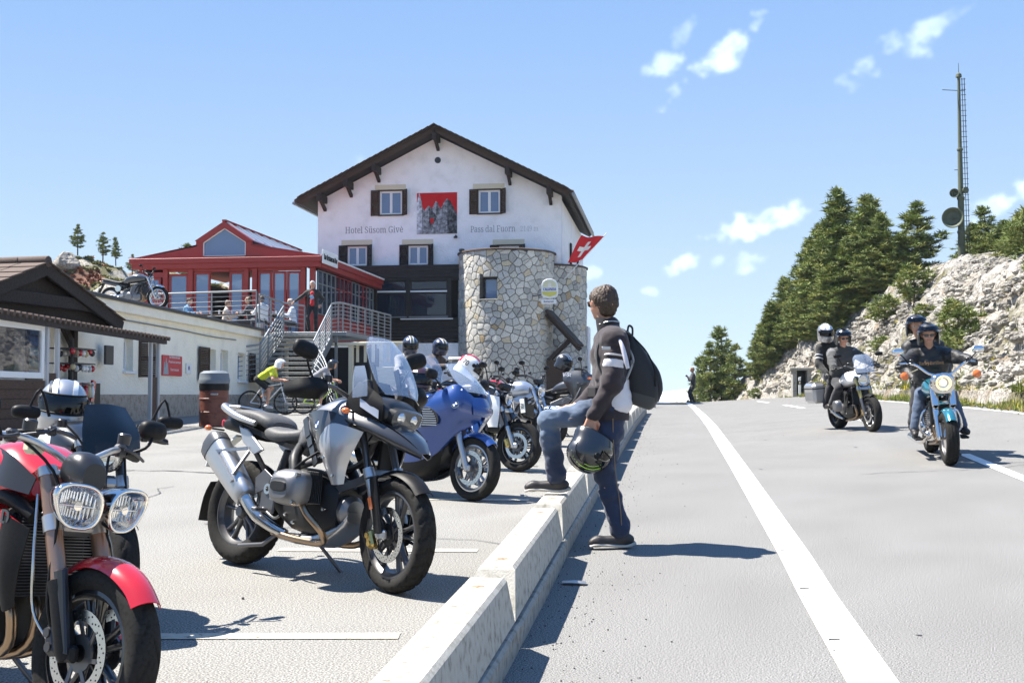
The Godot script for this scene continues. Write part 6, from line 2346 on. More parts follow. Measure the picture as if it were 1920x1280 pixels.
func bike_red() -> void:
	var t:=naked("motorcycle","red naked motorcycle with twin chrome headlamps, cut by the picture edge",Vector2(-3.24,-4.6),Vector2(-2.02,-3.87),-7.0,{"paint":M.red_gloss,"frame":M.engine_black,"motor":M.engine_black,"fine":.012,"mu":M.bronze,"ml":M.plastic,"rl":.037,"ru":.031,"split":.34,"steer":5.0,"rim":M.black,"lamp":false,"bar_m":M.alu,"bar":1.0,"no_mirror":true,"cal":M.dark_metal,"g0":38,"g1":125,"pipe":M.header})
	var st:Transform3D=t.get_meta("st")
	for sd in[-1.0,1.0]:
		part(t,"fork_guard",slab(S(),[1.26,.56,1.34,.58,1.43,.3,1.37,.28],sd*.112-.012,sd*.112+.012,.006),M.red_gloss if sd<0 else M.satin).transform=st
		var d:=V(1,-.12,sd*.18).normalized()
		var bs:=Basis(d,V(.12,1,0).normalized(),d.cross(V(.12,1,0).normalized()))
		var c:=V(1.33,.795,sd*.1)
		var lamp := func(k0: float, k1: float, off: float) -> PackedVector3Array:
			var ring:=PackedVector3Array()
			for q in 36:
				var a:=-TAU*q/36
				var n:=pow(pow(absf(cos(a)),2.6)+pow(absf(sin(a)),2.6),-.385)
				var y:=sin(a)*n*k0
				ring.append(c+d*off+bs.y*y+bs.z*(cos(a)*n*k1*(1.0+.16*y/.08)+sd*y*.18))
			return ring
		var o:=part(t,"headlamp",skin(S(),[lamp.call(.03,.03,-.16),lamp.call(.062,.062,-.1),lamp.call(.078,.084,-.02),lamp.call(.082,.089,.012),lamp.call(.08,.087,.022),lamp.call(.07,.077,.02),lamp.call(.068,.075,.006)],false),M.chrome)
		o.transform=st
		var s0:=S()
		for q in 12:
			var w0:=-.066+q*.011
			var hh:=.062*sqrt(maxf(.05,1.0-pow(w0/.08,2.0)))
			var dep:=-.035+.04*pow(absf(w0)/.07,2.0)
			loft(s0,[[c+d*(dep-.004)+bs.z*(w0+.0055),bs.y*hh,bs.z*.0052,2],[c+d*(dep+.002)+bs.z*(w0+.0055),bs.y*hh*.98,bs.z*.0035,2]],8,1)
		part(o,"headlamp_reflector",skin(s0,[lamp.call(.069,.076,.01),lamp.call(.06,.066,-.02),lamp.call(.03,.034,-.048),lamp.call(.003,.003,-.055)],false),M.reflector)
		part(o,"headlamp_lens",skin(S(),[lamp.call(.071,.078,.02),lamp.call(.06,.066,.032),lamp.call(.03,.034,.042),lamp.call(.002,.002,.044)],false),M.lens)
		part(o,"bulb_shield",cyl(lathe(S(),c-d*.005,d,[[-.03,.006],[0,.02],[.012,.016],[.014,0]],12),c+bs.z*-.07,c+bs.z*.07,.004,6),M.chrome)
		mirror(t,st,V(1.05,1.0,sd*.26),V(1.12,1.04,sd*.32),V(1.1,1.1,sd*.37),.06,.04,M.plastic)
		part(t,"radiator_cowl",patch(S(),[[V(.92,.72,sd*.16),V(1.06,.74,sd*.19),V(1.16,.7,sd*.15)],[V(.96,.58,sd*.16),V(1.06,.56,sd*.19),V(1.14,.56,sd*.16)],[V(1.02,.42,sd*.14),V(1.06,.4,sd*.15),V(1.1,.42,sd*.14)]],3,3,sd*.006),M.plastic)
		part(t,"fly_cover",patch(S(),[[V(.78,.8,sd*.17),V(.95,.78,sd*.2),V(1.12,.72,sd*.17)],[V(.8,.7,sd*.17),V(.95,.68,sd*.2),V(1.1,.66,sd*.17)]],3,3,sd*.006),M.red_gloss)
		part(t,"hose",tube(S(),[V(.8,.8,sd*.14),V(1.0,.8,sd*.15),V(1.12,.74,sd*.12)],.028,10,4),M.plastic)
	var s:=S()
	for k in 26:
		box(s,V(1.1,.46+k*.011,0),V(.012,.004,.3))
	stuff(part(t,"radiator_fin",s,M.gun))
	letters(t,"lettering","SPEED",V(.96,.735,.204),.07,M.black,Basis(Vector3.UP,.1),"Droid Sans",.004,.24,700)
	part(t,"instruments",loft(S(),[[V(1.2,.93,.04),V(.02,.06,0),V(0,0,.06),2.2],[V(1.28,.92,.04),V(.0,.065,0),V(0,0,.066),2.2],[V(1.32,.9,.04),V(0,.05,0),V(0,0,.05),2.2]],20,2),M.satin).transform=st
	part(t,"brake_hose",tube(S(),[V(1.12,.82,.12),V(1.2,.6,.15),V(1.22,.42,.13),V(1.3,.32,.1)],.006,6,5),M.steel).transform=st
	part(t,"reservoir_bottle",box(S(),V(1.08,.99,.14),V(.06,.06,.07),.015),M.cream_plastic).transform=st
	part(t,"tank_pad",patch(S(),[[V(.86,.98,.14),V(1.0,.95,.16),V(1.12,.88,.13)],[V(.9,.86,.185),V(1.0,.84,.19),V(1.12,.82,.15)]],3,3,.006),M.satin)
	t=naked("motorcycle","black naked motorcycle with a smoked fly screen behind the red motorcycle",Vector2(-3.82,-6.32),Vector2(-2.74,-5.4),-7.0,{"paint":M.black,"frame":M.gun,"fine":.014,"mu":M.gun,"ml":M.gun,"rim":M.black,"steer":-5.0,"guard":M.black,"my":1.08,"bar":.94,"lr":.085})
	st=t.get_meta("st")
	part(t,"fly_screen",patch(S(),[[V(1.3,.86,-.14),V(1.36,.86,0),V(1.3,.86,.14)],[V(1.24,.98,-.14),V(1.3,.99,0),V(1.24,.98,.14)],[V(1.12,1.1,-.1),V(1.15,1.11,0),V(1.12,1.1,.1)]],4,5,.005),M.smoke_screen).transform=st
	part(t,"tank_badge",slab(S(),[-.1,-.03,.1,-.02,.08,.03,-.06,.03],.0,.006,.002,rot(V(.82,.9,.178),Basis(Vector3.RIGHT,-.15))),M.white_gloss)
	helmet("helmet","silver and blue full face helmet on the tank of the black motorcycle",t.transform*V(.62,1.1,.03),t.basis*Basis(Vector3.UP,-.35)*Basis(Vector3.BACK,-.12),M.silver,[[M.blue_paint,-.45,-.1,.09,.0],[M.white_gloss,.4,2.6,.014,.05],[M.black,.5,2.4,.01,.085],[M.white_gloss,.4,2.6,.014,-.05]])
func bikes_riding() -> void:
	var t:=naked("motorcycle","silver roadster with gold forks and alloy panniers riding towards the camera",Vector2(2.98,-21.52),Vector2(3.32,-20.07),5.0,{"paint":M.white_gloss,"frame":M.engine_black,"motor":M.engine_black,"ml":M.gun,"mu":M.gold,"ru":.028,"rl":.03,"steer":3.0,"bar":1.08,"rim":M.black,"guard":M.plastic,"g0":70,"g1":150,"my":1.32,"lr":.1,"lamp_m":M.chrome,"split":.38})
	for sd in[-1.0,1.0]:
		part(t,"cylinder",loft(fins(S(),V(.78,.44,sd*.16),V(0,0,sd),.2,.2,6,.02),[[V(.78,.44,sd*.26),V(0,.1,0),V(.11,0,0),3],[V(.78,.44,sd*.34),V(0,.09,0),V(.1,0,0),3],[V(.78,.44,sd*.36),V(0,.06,0),V(.07,0,0),3]],18,2),M.engine)
		part(t,"pannier",box(S(),V(-.08,.66,sd*.36),V(.5,.36,.24),.05),M.silver)
		part(t,"pannier_rim",box(S(),V(-.08,.74,sd*.36),V(.505,.02,.246),.004),M.plastic)
	part(t,"windscreen",patch(S(),[[V(1.38,.98,-.16),V(1.44,.98,0),V(1.38,.98,.16)],[V(1.28,1.2,-.17),V(1.33,1.21,0),V(1.28,1.2,.17)],[V(1.24,1.28,-.11),V(1.28,1.29,0),V(1.24,1.28,.11)]],4,4,.004),M.screen).transform=t.get_meta("st")
	t=naked("motorcycle","teal cruiser with chrome headlamp and wide bars riding near the centre line",Vector2(3.42,-16.16),Vector2(3.29,-14.54),3.0,{"paint":M.teal,"frame":M.black,"motor":M.chrome,"cover":M.chrome,"ml":M.chrome,"mu":M.chrome,"rl":.036,"ru":.036,"split":.5,"rake":32.0,"R":.325,"Rr":.32,"W":.15,"Wr":.16,"side":.115,"style":2,"lamp":false,"no_bar":true,"no_mirror":true,"can":false,"discs":false,"guard":M.teal,"g0":40,"g1":165,"steer":2.0,"yoke":M.chrome,"fine":.014})
	var st:Transform3D=t.get_meta("st")
	part(t,"disc_wheel",lathe(S(),V(1.633,.325,0),Vector3.BACK,[[-.05,.21],[-.04,.16],[-.06,.05],[-.06,0],[.06,0],[.06,.05],[.04,.16],[.05,.21]],36),M.chrome).transform=st
	round_lamp(t,st,V(1.44,.97,0),V(1,-.03,0),.095,M.chrome,true)
	part(t,"nacelle",loft(S(),[[V(1.22,.98,0),V(0,.08,0),V(0,0,.12),2.4],[V(1.36,.97,0),V(0,.12,0),V(0,0,.15),2.6],[V(1.41,.95,0),V(0,.11,0),V(0,0,.13),2.6]],22,2),M.chrome).transform=st
	handlebar(t,st,[V(1.28,1.06,.03),V(1.27,1.08,.14),V(1.2,1.2,.3),V(1.02,1.2,.46)],M.chrome,.016)
	for sd in[-1.0,1.0]:
		var o:=part(t,"indicator",beam(S(),V(1.24,1.14,sd*.26),V(1.24,1.08,sd*.4),.012,.012),M.chrome)
		o.transform=st
		part(o,"indicator_lens",lathe(S(),V(1.25,1.06,sd*.42),Vector3.RIGHT,[[-.04,0],[-.035,.03],[0,.05],[.02,.048],[.035,.03],[.038,0]],16),M.orange)
		mirror(t,st,V(1.14,1.22,sd*.36),V(1.16,1.3,sd*.42),V(1.14,1.34,sd*.47),.07,.045,M.chrome)
		part(t,"footboard",box(S(),V(.9,.27,sd*.27),V(.34,.03,.1),.012),M.plastic)
		part(t,"fork_cover",lathe(S(),V(1.27,.95,sd*.1),V(.36,-.63,0),[[0,.03],[0,.048],[.3,.044],[.3,.03]],16),M.chrome).transform=st
		part(t,"cruiser_pipe",tube(S(),[V(.8,.4,sd*.1),V(.92,.28,sd*.17),V(.6,.2,sd*.2),V(-.3,.2,sd*.22)],[.025,.025,.035,.045],12,4),M.chrome)
		part(t,"engine_guard",tube(S(),[V(1.0,.66,sd*.06),V(1.02,.6,sd*.2),V(1.0,.38,sd*.24),V(.96,.26,sd*.08)],.015,8,4),M.chrome)
	part(t,"air_cleaner",lathe(S(),V(.72,.62,.18),Vector3.BACK,[[0,0],[0,.09],[.05,.085],[.06,.05],[.06,0]],22),M.chrome)
	t=naked("motorcycle","vintage black and chrome motorcycle displayed on the roof edge of the wing",Vector2(-14.45,-28.8),Vector2(-13.0,-28.7),.0,{"paint":M.graphite,"frame":M.black,"motor":M.engine,"ml":M.steel,"mu":M.chrome,"wire":true,"discs":false,"rim":M.chrome,"R":.33,"Rr":.33,"W":.09,"Wr":.1,"bar":1.02,"bar_m":M.chrome,"lamp_m":M.chrome,"guard":M.chrome,"g0":60,"g1":175,"my":1.24,"cy":.34,"can_m":M.chrome,"fine":.03})
	t.position+=V(0,3.3-.53+.02,0)
	t.scale=Vector3.ONE*.92
	part(t,"toolbox",loft(S(),[[V(.3,.6,.11),V(0,.1,0),V(.11,0,0),2.2],[V(.3,.6,.15),V(0,.085,0),V(.09,0,0),2.2]],16,1),M.chrome)
	part(t,"display_plinth",box(S(),V(.65,-.03,0),V(1.9,.05,.4),.01),M.beige)
	t=naked("motorcycle","touring motorcycle with a tall clear screen under the two chatting riders",Vector2(-4.86,-20.8),Vector2(-4.08,-19.73),.0,{"paint":M.silver_blue,"frame":M.gun,"bar":1.1,"my":1.25})
	part(t,"windscreen",patch(S(),[[V(1.26,.98,-.26),V(1.36,.98,0),V(1.26,.98,.26)],[V(1.16,1.2,-.28),V(1.24,1.22,0),V(1.16,1.2,.28)],[V(1.06,1.4,-.2),V(1.1,1.42,0),V(1.06,1.4,.2)]],4,4,.004),M.screen)
	t=naked("motorcycle","black motorcycle beside the tower whose rider reaches for the mirror",Vector2(-4.75,-22.0),Vector2(-3.6,-21.34),-2.0,{"paint":M.black,"bar":1.1,"my":1.34})
# ---------- the rock cutting on the right ----------
func hill(x: float, z: float) -> float:
	var d:=-z
	var xb:=7.5-(pow((d-50.0)/25.0,2.0)*2.2 if d>50.0 else .0)
	var s:=x-xb
	var g:=gy(minf(x,7.0),z)
	if s<=.0:
		return g-.05
	var hf:=4.9
	if d>44.0:
		hf=lerpf(4.9,6.4,smoothstep(44.0,60.0,d))
	if d>62.0:
		hf=lerpf(6.4,4.3,smoothstep(62.0,76.0,d))
	if d>74.0:
		hf*=1.0-smoothstep(74.0,88.0,d)
	var w:=hf/1.05
	var h:=hf*smoothstep(-.15,1.0,s/w*.9+.02)
	if s>w:
		h=hf+minf(s-w,40.0)*.17
	return g+h
func far_things() -> void:
	var s:=S()
	s.set_smooth_group(0)
	var f := func(i: int, j: int) -> Vector3:
		var x:=-500.0+i*22.0
		var t:=j/16.0
		var n:=nz.get_noise_2d(x*.006,3.0)*26.0+nz.get_noise_2d(x*.02,9.0)*7.0
		var y:=lerpf(-140.0,6.0+n*.55,pow(t,.8))+nz.get_noise_2d(x*.02,j*.7)*9.0*(1.0-t)
		return V(x,y,-1500.0-t*260.0)
	for i in 76:
		for j in 16:
			for q in[[0,0],[0,1],[1,1],[0,0],[1,1],[1,0]]:
				var p:Vector3=f.call(i+q[0],j+q[1])
				var w:=nz.get_noise_2d(p.x*.03,p.y*.11)
				s.set_color(Color(.85,.87,.9)if w>-.08-p.y*.006 else Color(.2,.2,.21))
				s.add_vertex(p)
	struct("mountain",s,M.snow)
func rock_slope() -> void:
	var ridged:=FastNoiseLite.new()
	ridged.seed=21
	ridged.frequency=.42
	ridged.fractal_type=FastNoiseLite.FRACTAL_RIDGED
	ridged.fractal_octaves=4
	var cell:=FastNoiseLite.new()
	cell.seed=8
	cell.noise_type=FastNoiseLite.TYPE_CELLULAR
	cell.cellular_return_type=FastNoiseLite.RETURN_DISTANCE2_SUB
	cell.frequency=.75
	cell.fractal_octaves=2
	var fine:=FastNoiseLite.new()
	fine.seed=77
	fine.frequency=1.7
	fine.fractal_octaves=3
	fine.fractal_type=FastNoiseLite.FRACTAL_RIDGED
	var zs:=[]
	var d:=20.0
	while d<110.0:
		zs.append(-d)
		d+=.13 if d<70.0 else .2 if d<86.0 else 1.2
	var ss:=[]
	var u:=-.5
	while u<62.0:
		ss.append(u)
		u+=.12 if u<7.5 else(.45 if u<20.0 else 2.2)
	var s:=S()
	var pts:=[]
	var col:=[]
	for z in zs:
		var dd:float=-z
		var xb:=7.5-(pow((dd-50.0)/25.0,2.0)*2.2 if dd>50.0 else .0)
		var row:=PackedVector3Array()
		var rc:=PackedColorArray()
		for w in ss:
			var x:float=xb+w
			var y:=hill(x,z)
			var amp:=smoothstep(-.3,1.2,w)*(1.0 if w<7.0 else .6)
			var r:=ridged.get_noise_3d(x,y*1.3,z*.8)
			var c:=cell.get_noise_3d(x*.9,y*1.2,z*.7)
			var big:=nz.get_noise_3d(x*.16,y*.2,z*.13)
			var off:=amp*(.2*r+.22*c+.75*big+.16*fine.get_noise_3d(x,y,z))
			var steep:=clampf((hill(x+.3,z)-hill(x-.3,z))/.6,.0,1.4)
			var p:=V(x-off*.62*steep,y+off*(.75 if w<8.0 else .5)+amp*.15,z+.25*nz.get_noise_2d(x*2.0,z*2.0)*amp)
			row.append(p)
			var green:=smoothstep(.05,.35,nz.get_noise_3d(x*.35+9.0,y*.35,z*.3)+.1+(.32 if w>7.5 else .0)-steep*.18)
			var k:=Color(.9,.89,.87).lerp(Color(.6,.5,.38),smoothstep(.08,.45,nz.get_noise_3d(x*.5,y*1.4+30.0,z*.5)))
			k=k.lerp(Color(.3,.29,.12),green*.85)
			rc.append(k)
		pts.append(row)
		col.append(rc)
	for i in zs.size()-1:
		for j in ss.size()-1:
			for q in[[0,0],[1,0],[1,1],[0,0],[1,1],[0,1]]:
				s.set_color(col[i+q[0]][j+q[1]])
				s.add_vertex(pts[i+q[0]][j+q[1]])
	struct("rock_slope",s,M.rock)
	rubble()
	var wh:=["at the roadside behind the two riders","on the scree above the front rider","high on the rock cutting","near the concrete niche","at the far end of the cutting","low on the slope at the edge of the view","below the mast"]
	var bp:=[[8.3,-33.0,.32],[9.6,-36.0,.4],[11.3,-45.0,.5],[8.4,-57.0,.5],[6.4,-72.0,.6],[8.4,-28.5,.3],[12.4,-55.0,.6]]
	for i in bp.size():
		var b=bp[i]
		var o:=part(self,"boulder",rock(b[2],40+i),M.boulder)
		o.position=V(b[0],hill(b[0],b[1])-.35*b[2],b[1])
		tag(o,"pale angular boulder "+wh[i],"boulder","boulders on the rock cutting")
# broken stone lying on the cutting
func rubble() -> void:
	var mm:=MultiMesh.new()
	mm.transform_format=MultiMesh.TRANSFORM_3D
	mm.use_colors=true
	var st:=rock(1.0,4)
	st.generate_normals()
	mm.mesh=st.commit()
	mm.instance_count=7000
	for i in mm.instance_count:
		var z:=-rng.randf_range(24.0,80.0)
		var xb:=7.5-(pow((-z-50.0)/25.0,2.0)*2.2 if-z>50.0 else .0)
		var x:=xb+pow(rng.randf(),.8)*8.5
		var k:=.03+.13*pow(rng.randf(),3.0)
		mm.set_instance_transform(i,Transform3D(Basis(V(rng.randf()-.5,rng.randf()-.5,rng.randf()-.5).normalized(),rng.randf()*TAU).scaled(V(k*1.3,k*.8,k)),V(x,hill(x,z)+.12,z)))
		var v:=rng.randf_range(.55,1.05)
		mm.set_instance_color(i,Color(v,v*.98,v*.94))
	var mi:=MultiMeshInstance3D.new()
	mi.name="rubble"
	mi.multimesh=mm
	mi.material_override=M.rock
	add_child(mi)
	stuff(mi)
func rock(r: float, sd: int) -> SurfaceTool:
	var n:=FastNoiseLite.new()
	n.seed=sd
	n.frequency=.8
	n.fractal_type=FastNoiseLite.FRACTAL_RIDGED
	n.fractal_octaves=3
	var s:=S()
	var P := func(i: int, j: int) -> Vector3:
		var th:=PI*i/14.0
		var a:=TAU*j/20.0
		var v:=V(sin(th)*cos(a),cos(th),sin(th)*sin(a))
		var k:=1.0
		for q in 7:
			var d:=V(sin(q*2.3+sd),cos(q*1.7+sd*2.0),sin(q*3.1+sd*.7)).normalized()
			k=minf(k,.72/maxf(.5,v.dot(d)))
		return v*r*(k+.16*n.get_noise_3dv(v*1.4))*V(1.15,.95,1.0)
	for i in 14:
		for j in 20:
			quad_out(s,P.call(i,j),P.call(i+1,j),P.call(i+1,(j+1)% 20),P.call(i,(j+1)% 20),Vector3.ZERO)
	return s
func left_h(x: float, z: float) -> float:
	var a:=smoothstep(-42.0,-64.0,z)
	var top:=6.2+clampf((-20.0-x)/12.0,-.4,1.0)*2.6
	return 1.0+(top-1.0)*a+1.3*nz.get_noise_2d(x*.22,z*.22)*a
func left_hill() -> void:
	var s:=S()
	s.set_smooth_group(0)
	var cell:=FastNoiseLite.new()
	cell.seed=31
	cell.noise_type=FastNoiseLite.TYPE_CELLULAR
	cell.cellular_return_type=FastNoiseLite.RETURN_DISTANCE2_SUB
	cell.frequency=.35
	var P := func(i: int, j: int) -> Vector3:
		var x:=-70.0+i*.5
		var z:=-40.0-j*.5
		return V(x,left_h(x,z)+cell.get_noise_2d(x,z)*.7*smoothstep(-42.0,-50.0,z),z)
	var n:=FastNoiseLite.new()
	n.seed=33
	n.frequency=.22
	n.fractal_octaves=3
	for i in 104:
		for j in 90:
			for q in[[0,0],[1,0],[1,1],[0,0],[1,1],[0,1]]:
				var p:Vector3=P.call(i+q[0],j+q[1])
				var w:=n.get_noise_2d(p.x,p.z*1.4)
				var c:=Color(.95,.93,.9)
				if w>.3:
					c=Color(.42,.2,.13)
				elif w>-.12:
					c=Color(.36,.35,.17)
				s.set_color(c)
				s.add_vertex(p)
	struct("hillside",s,M.rock)
	var wh:=["below the middle pair of trees","beside the red pavilion","at the left end of the hill crest","half way up the hill above the wing roof","behind the kiosk roof"]
	var bp:=[[-26.6,-55.0,.75],[-24.0,-56.0,.9],[-33.0,-60.5,.7],[-27.6,-52.0,.6],[-29.4,-55.0,.7]]
	for i in bp.size():
		var b=bp[i]
		var o:=part(self,"boulder",rock(b[2],60+i),M.boulder)
		o.position=V(b[0],left_h(b[0],b[1])-.2*b[2],b[1])
		tag(o,"pale boulder on the heath hill "+wh[i],"boulder","boulders on the heath hill")
	for c in 2:
		var mm:=MultiMesh.new()
		mm.transform_format=MultiMesh.TRANSFORM_3D
		mm.use_colors=true
		mm.mesh=tuft(26,.2,.03,1.0)
		mm.instance_count=5200
		for i in mm.instance_count:
			var x:=rng.randf_range(-40.0,-20.0)
			var z:=rng.randf_range(-47.0,-66.0)
			var w:=n.get_noise_2d(x,z*1.4)
			if(c==0 and w<.22)or(c==1 and(w<-.12 or w>.35)):
				x=-60.0
			var k:=rng.randf_range(.7,1.5)
			mm.set_instance_transform(i,Transform3D(Basis(Vector3.UP,rng.randf()*TAU).scaled(V(k,k*.7,k)),V(x,left_h(x,z)+cell.get_noise_2d(x,z)*.7-.02,z)))
			var v:=rng.randf_range(.7,1.25)
			mm.set_instance_color(i,Color(.24*v,.1*v,.065*v)if c==0 else Color(.2*v,.19*v,.075*v))
		var mi:=MultiMeshInstance3D.new()
		mi.name=nm(self,"heath_shrubs")
		mi.multimesh=mm
		mi.material_override=M.needles
		add_child(mi)
		stuff(mi)
		tag(mi,["red-brown heath cushions on the hill behind the terrace","olive heath cushions on the hill behind the terrace"][c],"heath")
# a spray of needle blades about its origin, pointing up and out
func tuft(n: int, l: float, w: float, spread: float) -> ArrayMesh:
	var s:=S()
	var r:=RandomNumberGenerator.new()
	r.seed=n
	for k in n:
		var a:=TAU*k/n+r.randf_range(-.3,.3)
		var el:=r.randf_range(-.15,1.45)*spread
		var d:=V(cos(a)*cos(el),sin(el),sin(a)*cos(el))
		var side:=d.cross(V(r.randf()-.5,r.randf()-.5,r.randf()-.5)).normalized()*w
		var ll:=l*r.randf_range(.7,1.15)
		var b:=V(r.randf()-.5,r.randf()-.5,r.randf()-.5)*l*.35
		s.add_vertex(b-side)
		s.add_vertex(b+d*ll*.55+side*1.1)
		s.add_vertex(b+d*ll)
		s.add_vertex(b-side)
		s.add_vertex(b+side)
		s.add_vertex(b+d*ll*.55+side*1.1)
	s.generate_normals()
	return s.commit()
# mountain pine of unit height h; kind 0 tall cone, 1 open and sparse, 2 dwarf bush
func pine(label: String, h: float, wide: float, kind: int, sd: int, grp_name: String) -> Node3D:
	var r:=RandomNumberGenerator.new()
	r.seed=sd
	var t:=thing("pine_tree" if kind<2 else "dwarf_pine",label,"tree" if kind<2 else "shrub",Vector3.ZERO,.0,grp_name)
	var s:=S()
	var lean:=V(r.randf_range(-.03,.03),0,r.randf_range(-.03,.03))*h
	tube(s,[V(0,-.3,0),V(0,h*.3,0)+lean*.4,V(0,h*.7,0)+lean*.2,V(0,h*.97,0)+lean],[h*.024,h*.02,h*.011,h*.003],7,3)
	part(t,"trunk",s,M.bark)
	s=S()
	var xf:=[]
	var cl:=[]
	var lev:=int(h*(6.0 if kind==0 else 3.6))if kind<2 else int(h*9.0)
	for k in lev:
		var f:=(k+r.randf())/lev
		var y:=h*lerpf(.06 if kind==0 else(.2 if kind==1 else .02),.99,f)
		var rad:=wide*(pow(1.0-f,.75)*(.55+.45*smoothstep(.0,.18,f))+.04)
		if kind==2:
			rad=wide*sqrt(maxf(.02,1.0-f*f))
		var nb:=7 if kind==0 else 5
		for b in nb:
			var a:=TAU*b/nb+r.randf_range(-.6,.6)+k*1.3
			var l:=rad*r.randf_range(.55,1.2)
			if r.randf()<(.32 if kind==1 else .24):
				continue
			var up:=l*r.randf_range(.1,.5)
			var p0:=V(0,y,0)+lean*f
			var p1:=p0+V(cos(a)*l,up,sin(a)*l)
			if l>.5 and kind<2:
				tube(s,[p0,p0.lerp(p1,.5)-V(0,up*.15,0),p1],[.03*h*.14+.008,.016,.006],4,1,false)
			var n:=maxi(2,int(l/(.14 if kind==0 else .16)))
			for q in n:
				var w:=.3+.7*(q+r.randf())/n
				var p:=p0.lerp(p1,w)+V(r.randfn()*.11,r.randfn()*.08,r.randfn()*.11)*(.6+l*.35)
				var sc:=r.randf_range(.75,1.3)*(1.0 if kind<2 else .7)
				var bs:=Basis(Vector3.UP,r.randf()*TAU)*Basis(V(sin(a),0,-cos(a)).normalized(),-r.randf_range(-.2,.45))
				xf.append(Transform3D(bs.scaled(V(sc,sc,sc)),p))
				var v:=r.randf_range(.75,1.3)
				cl.append(Color(.155*v,.19*v,.05*v).lerp(Color(.34,.31,.08),.5 if r.randf()<.16 else .0))
	if kind<2:
		stuff(part(t,"limb",s,M.bark))
	var mm:=MultiMesh.new()
	mm.transform_format=MultiMesh.TRANSFORM_3D
	mm.use_colors=true
	mm.mesh=M.tuft
	mm.instance_count=xf.size()
	for i in xf.size():
		mm.set_instance_transform(i,xf[i])
		mm.set_instance_color(i,cl[i])
	var mi:=MultiMeshInstance3D.new()
	mi.name="crown"
	mi.multimesh=mm
	mi.material_override=M.needles
	t.add_child(mi)
	stuff(mi)
	return t
func trees() -> void:
	M.tuft=tuft(18,.32,.022,1.0)
	var proto:=[]
	var list:=[
		[9.70,-69.4,7.97,2.60,0,"tallest, in the middle of the dense stand on the rock"],
		[10.90,-67.6,6.35,2.50,0,"second tallest, right of the tallest in the stand"],
		[11.52,-65.7,4.62,2.30,0,"at the right edge of the dense stand"],
		[9.03,-71.4,6.77,2.20,0,"left of the tallest in the dense stand"],
		[8.31,-73.4,6.56,2.10,0,"low on the left flank of the stand"],
		[7.38,-77.4,5.10,1.90,0,"on the shoulder where the rock drops to the road"],
		[6.41,-76.8,4.67,1.60,0,"near the lower left end of the stand"],
		[5.79,-77.8,3.94,1.30,0,"lowest at the left end of the stand"],
		[13.45,-66.0,4.57,2.50,1,"broad and open, left of the green mast"],
		[12.86,-67.0,3.37,1.80,1,"between the stand and the broad pine"],
		[17.67,-68.6,4.39,1.50,1,"right of the green mast"],
		[17.21,-69.5,3.78,2.00,0,"low, just right of the mast"],
		[17.57,-64.6,2.36,2.20,0,"at the edge of the view on the rock"],
		[17.82,-62.6,2.33,2.00,0,"small, at the edge of the view"],
		[10.23,-67.6,4.64,2.30,0,"in front of the tall pines of the stand"],
		[9.18,-67.5,4.39,2.40,0,"low in the middle of the stand"],
		[3.66,-83.1,6.87,1.70,1,"tallest of the group past the crest of the road"],
		[2.73,-82.0,5.71,1.40,1,"left of the group past the crest"],
		[4.35,-81.2,5.48,1.50,1,"right of the group past the crest"],
		[2.22,-85.0,4.78,1.20,1,"lowest of the group past the crest"],
		[-33.03,-61.8,1.66,.5,1,"lone, on the heath hill skyline"],
		[-32.08,-62.9,1.63,.5,1,"left of the pair on the heath hill"],
		[-31.59,-63.5,1.57,.35,1,"right of the pair on the heath hill"],
		[-29.09,-60.4,1.15,.45,1,"small, beside the red pavilion"],
		[-29.38,-68.3,2.84,1.10,1,"behind the red pavilion roof"],
		[8.63,-71.5,4.02,2.00,0,"low on the front left of the stand"],
		[7.78,-75.5,3.31,1.80,0,"low at the foot of the stand above the niche"]]
	for k in 5:
		proto.append(null)
	for i in list.size():
		var q=list[i]
		var key:int=(q[4]*2+i % 2)if q[4]==0 else 2+i % 3
		var label:String="dark green mountain pine "+q[5]
		var x:float=q[0]
		var z:float=q[1]
		var y:=hill(x,z)if x>.0 else left_h(x,z)
		if x>.0 and x<5.0:
			y=-.9
		var o:Node3D
		if proto[key]==null:
			o=pine(label,7.0 if key<2 else 5.0,1.75 if key<2 else 1.45,q[4],70+key,"pines on the slopes")
			proto[key]=o
			o.set_meta("h",7.0 if key<2 else 5.0)
			o.set_meta("w",1.75 if key<2 else 1.45)
		else:
			o=dup(proto[key],Vector3.ZERO,.0,label)
		var sy:float=q[2]/proto[key].get_meta("h")
		var sx:float=lerpf(q[3]/proto[key].get_meta("w"),sy,.45)
		o.position=V(x,y-.1,z)
		o.rotation.y=i*2.1
		o.scale=V(sx,sy,sx)
	var dl:=[[8.9,-38.0,1.3,.75,"on the rock face between the two motorcycles"],[8.3,-37.0,.8,.6,"at the foot of the larger one behind the riders"],[10.2,-33.8,1.2,.55,"high on the face at the edge of the view"],[9.6,-32.0,.7,.5,"half way up the face at the edge of the view"],
		[11.0,-55.0,1.5,1.1,"spreading below the dense stand"],[10.2,-58.0,1.2,1.0,"on the ledge under the tallest pine"],[11.9,-41.5,1.3,.8,"on the crest of the cutting at the edge of the view"],[12.6,-43.0,1.5,.9,"taller, on the crest of the cutting"],[7.7,-60.0,.7,.5,"at the road edge near the concrete niche"],[5.2,-74.5,.6,.5,"at the far foot of the cutting"],[8.6,-42.0,.5,.4,"tiny, behind the silver motorcycle"],[14.5,-52.0,.6,1.0,"flat, on the ledge below the mast"],[13.4,-47.0,1.0,1.0,"low, along the crest left of the tall crest bush"],[13.4,-41.5,1.6,1.1,"tallest on the crest at the edge of the view"],[15.0,-47.5,1.3,1.2,"behind the crest bushes under the small pines"],[10.0,-48.0,.6,.6,"in a cleft above the silver motorcycle"],[9.0,-52.0,.7,.6,"half way up, left of the silver motorcycle"]]
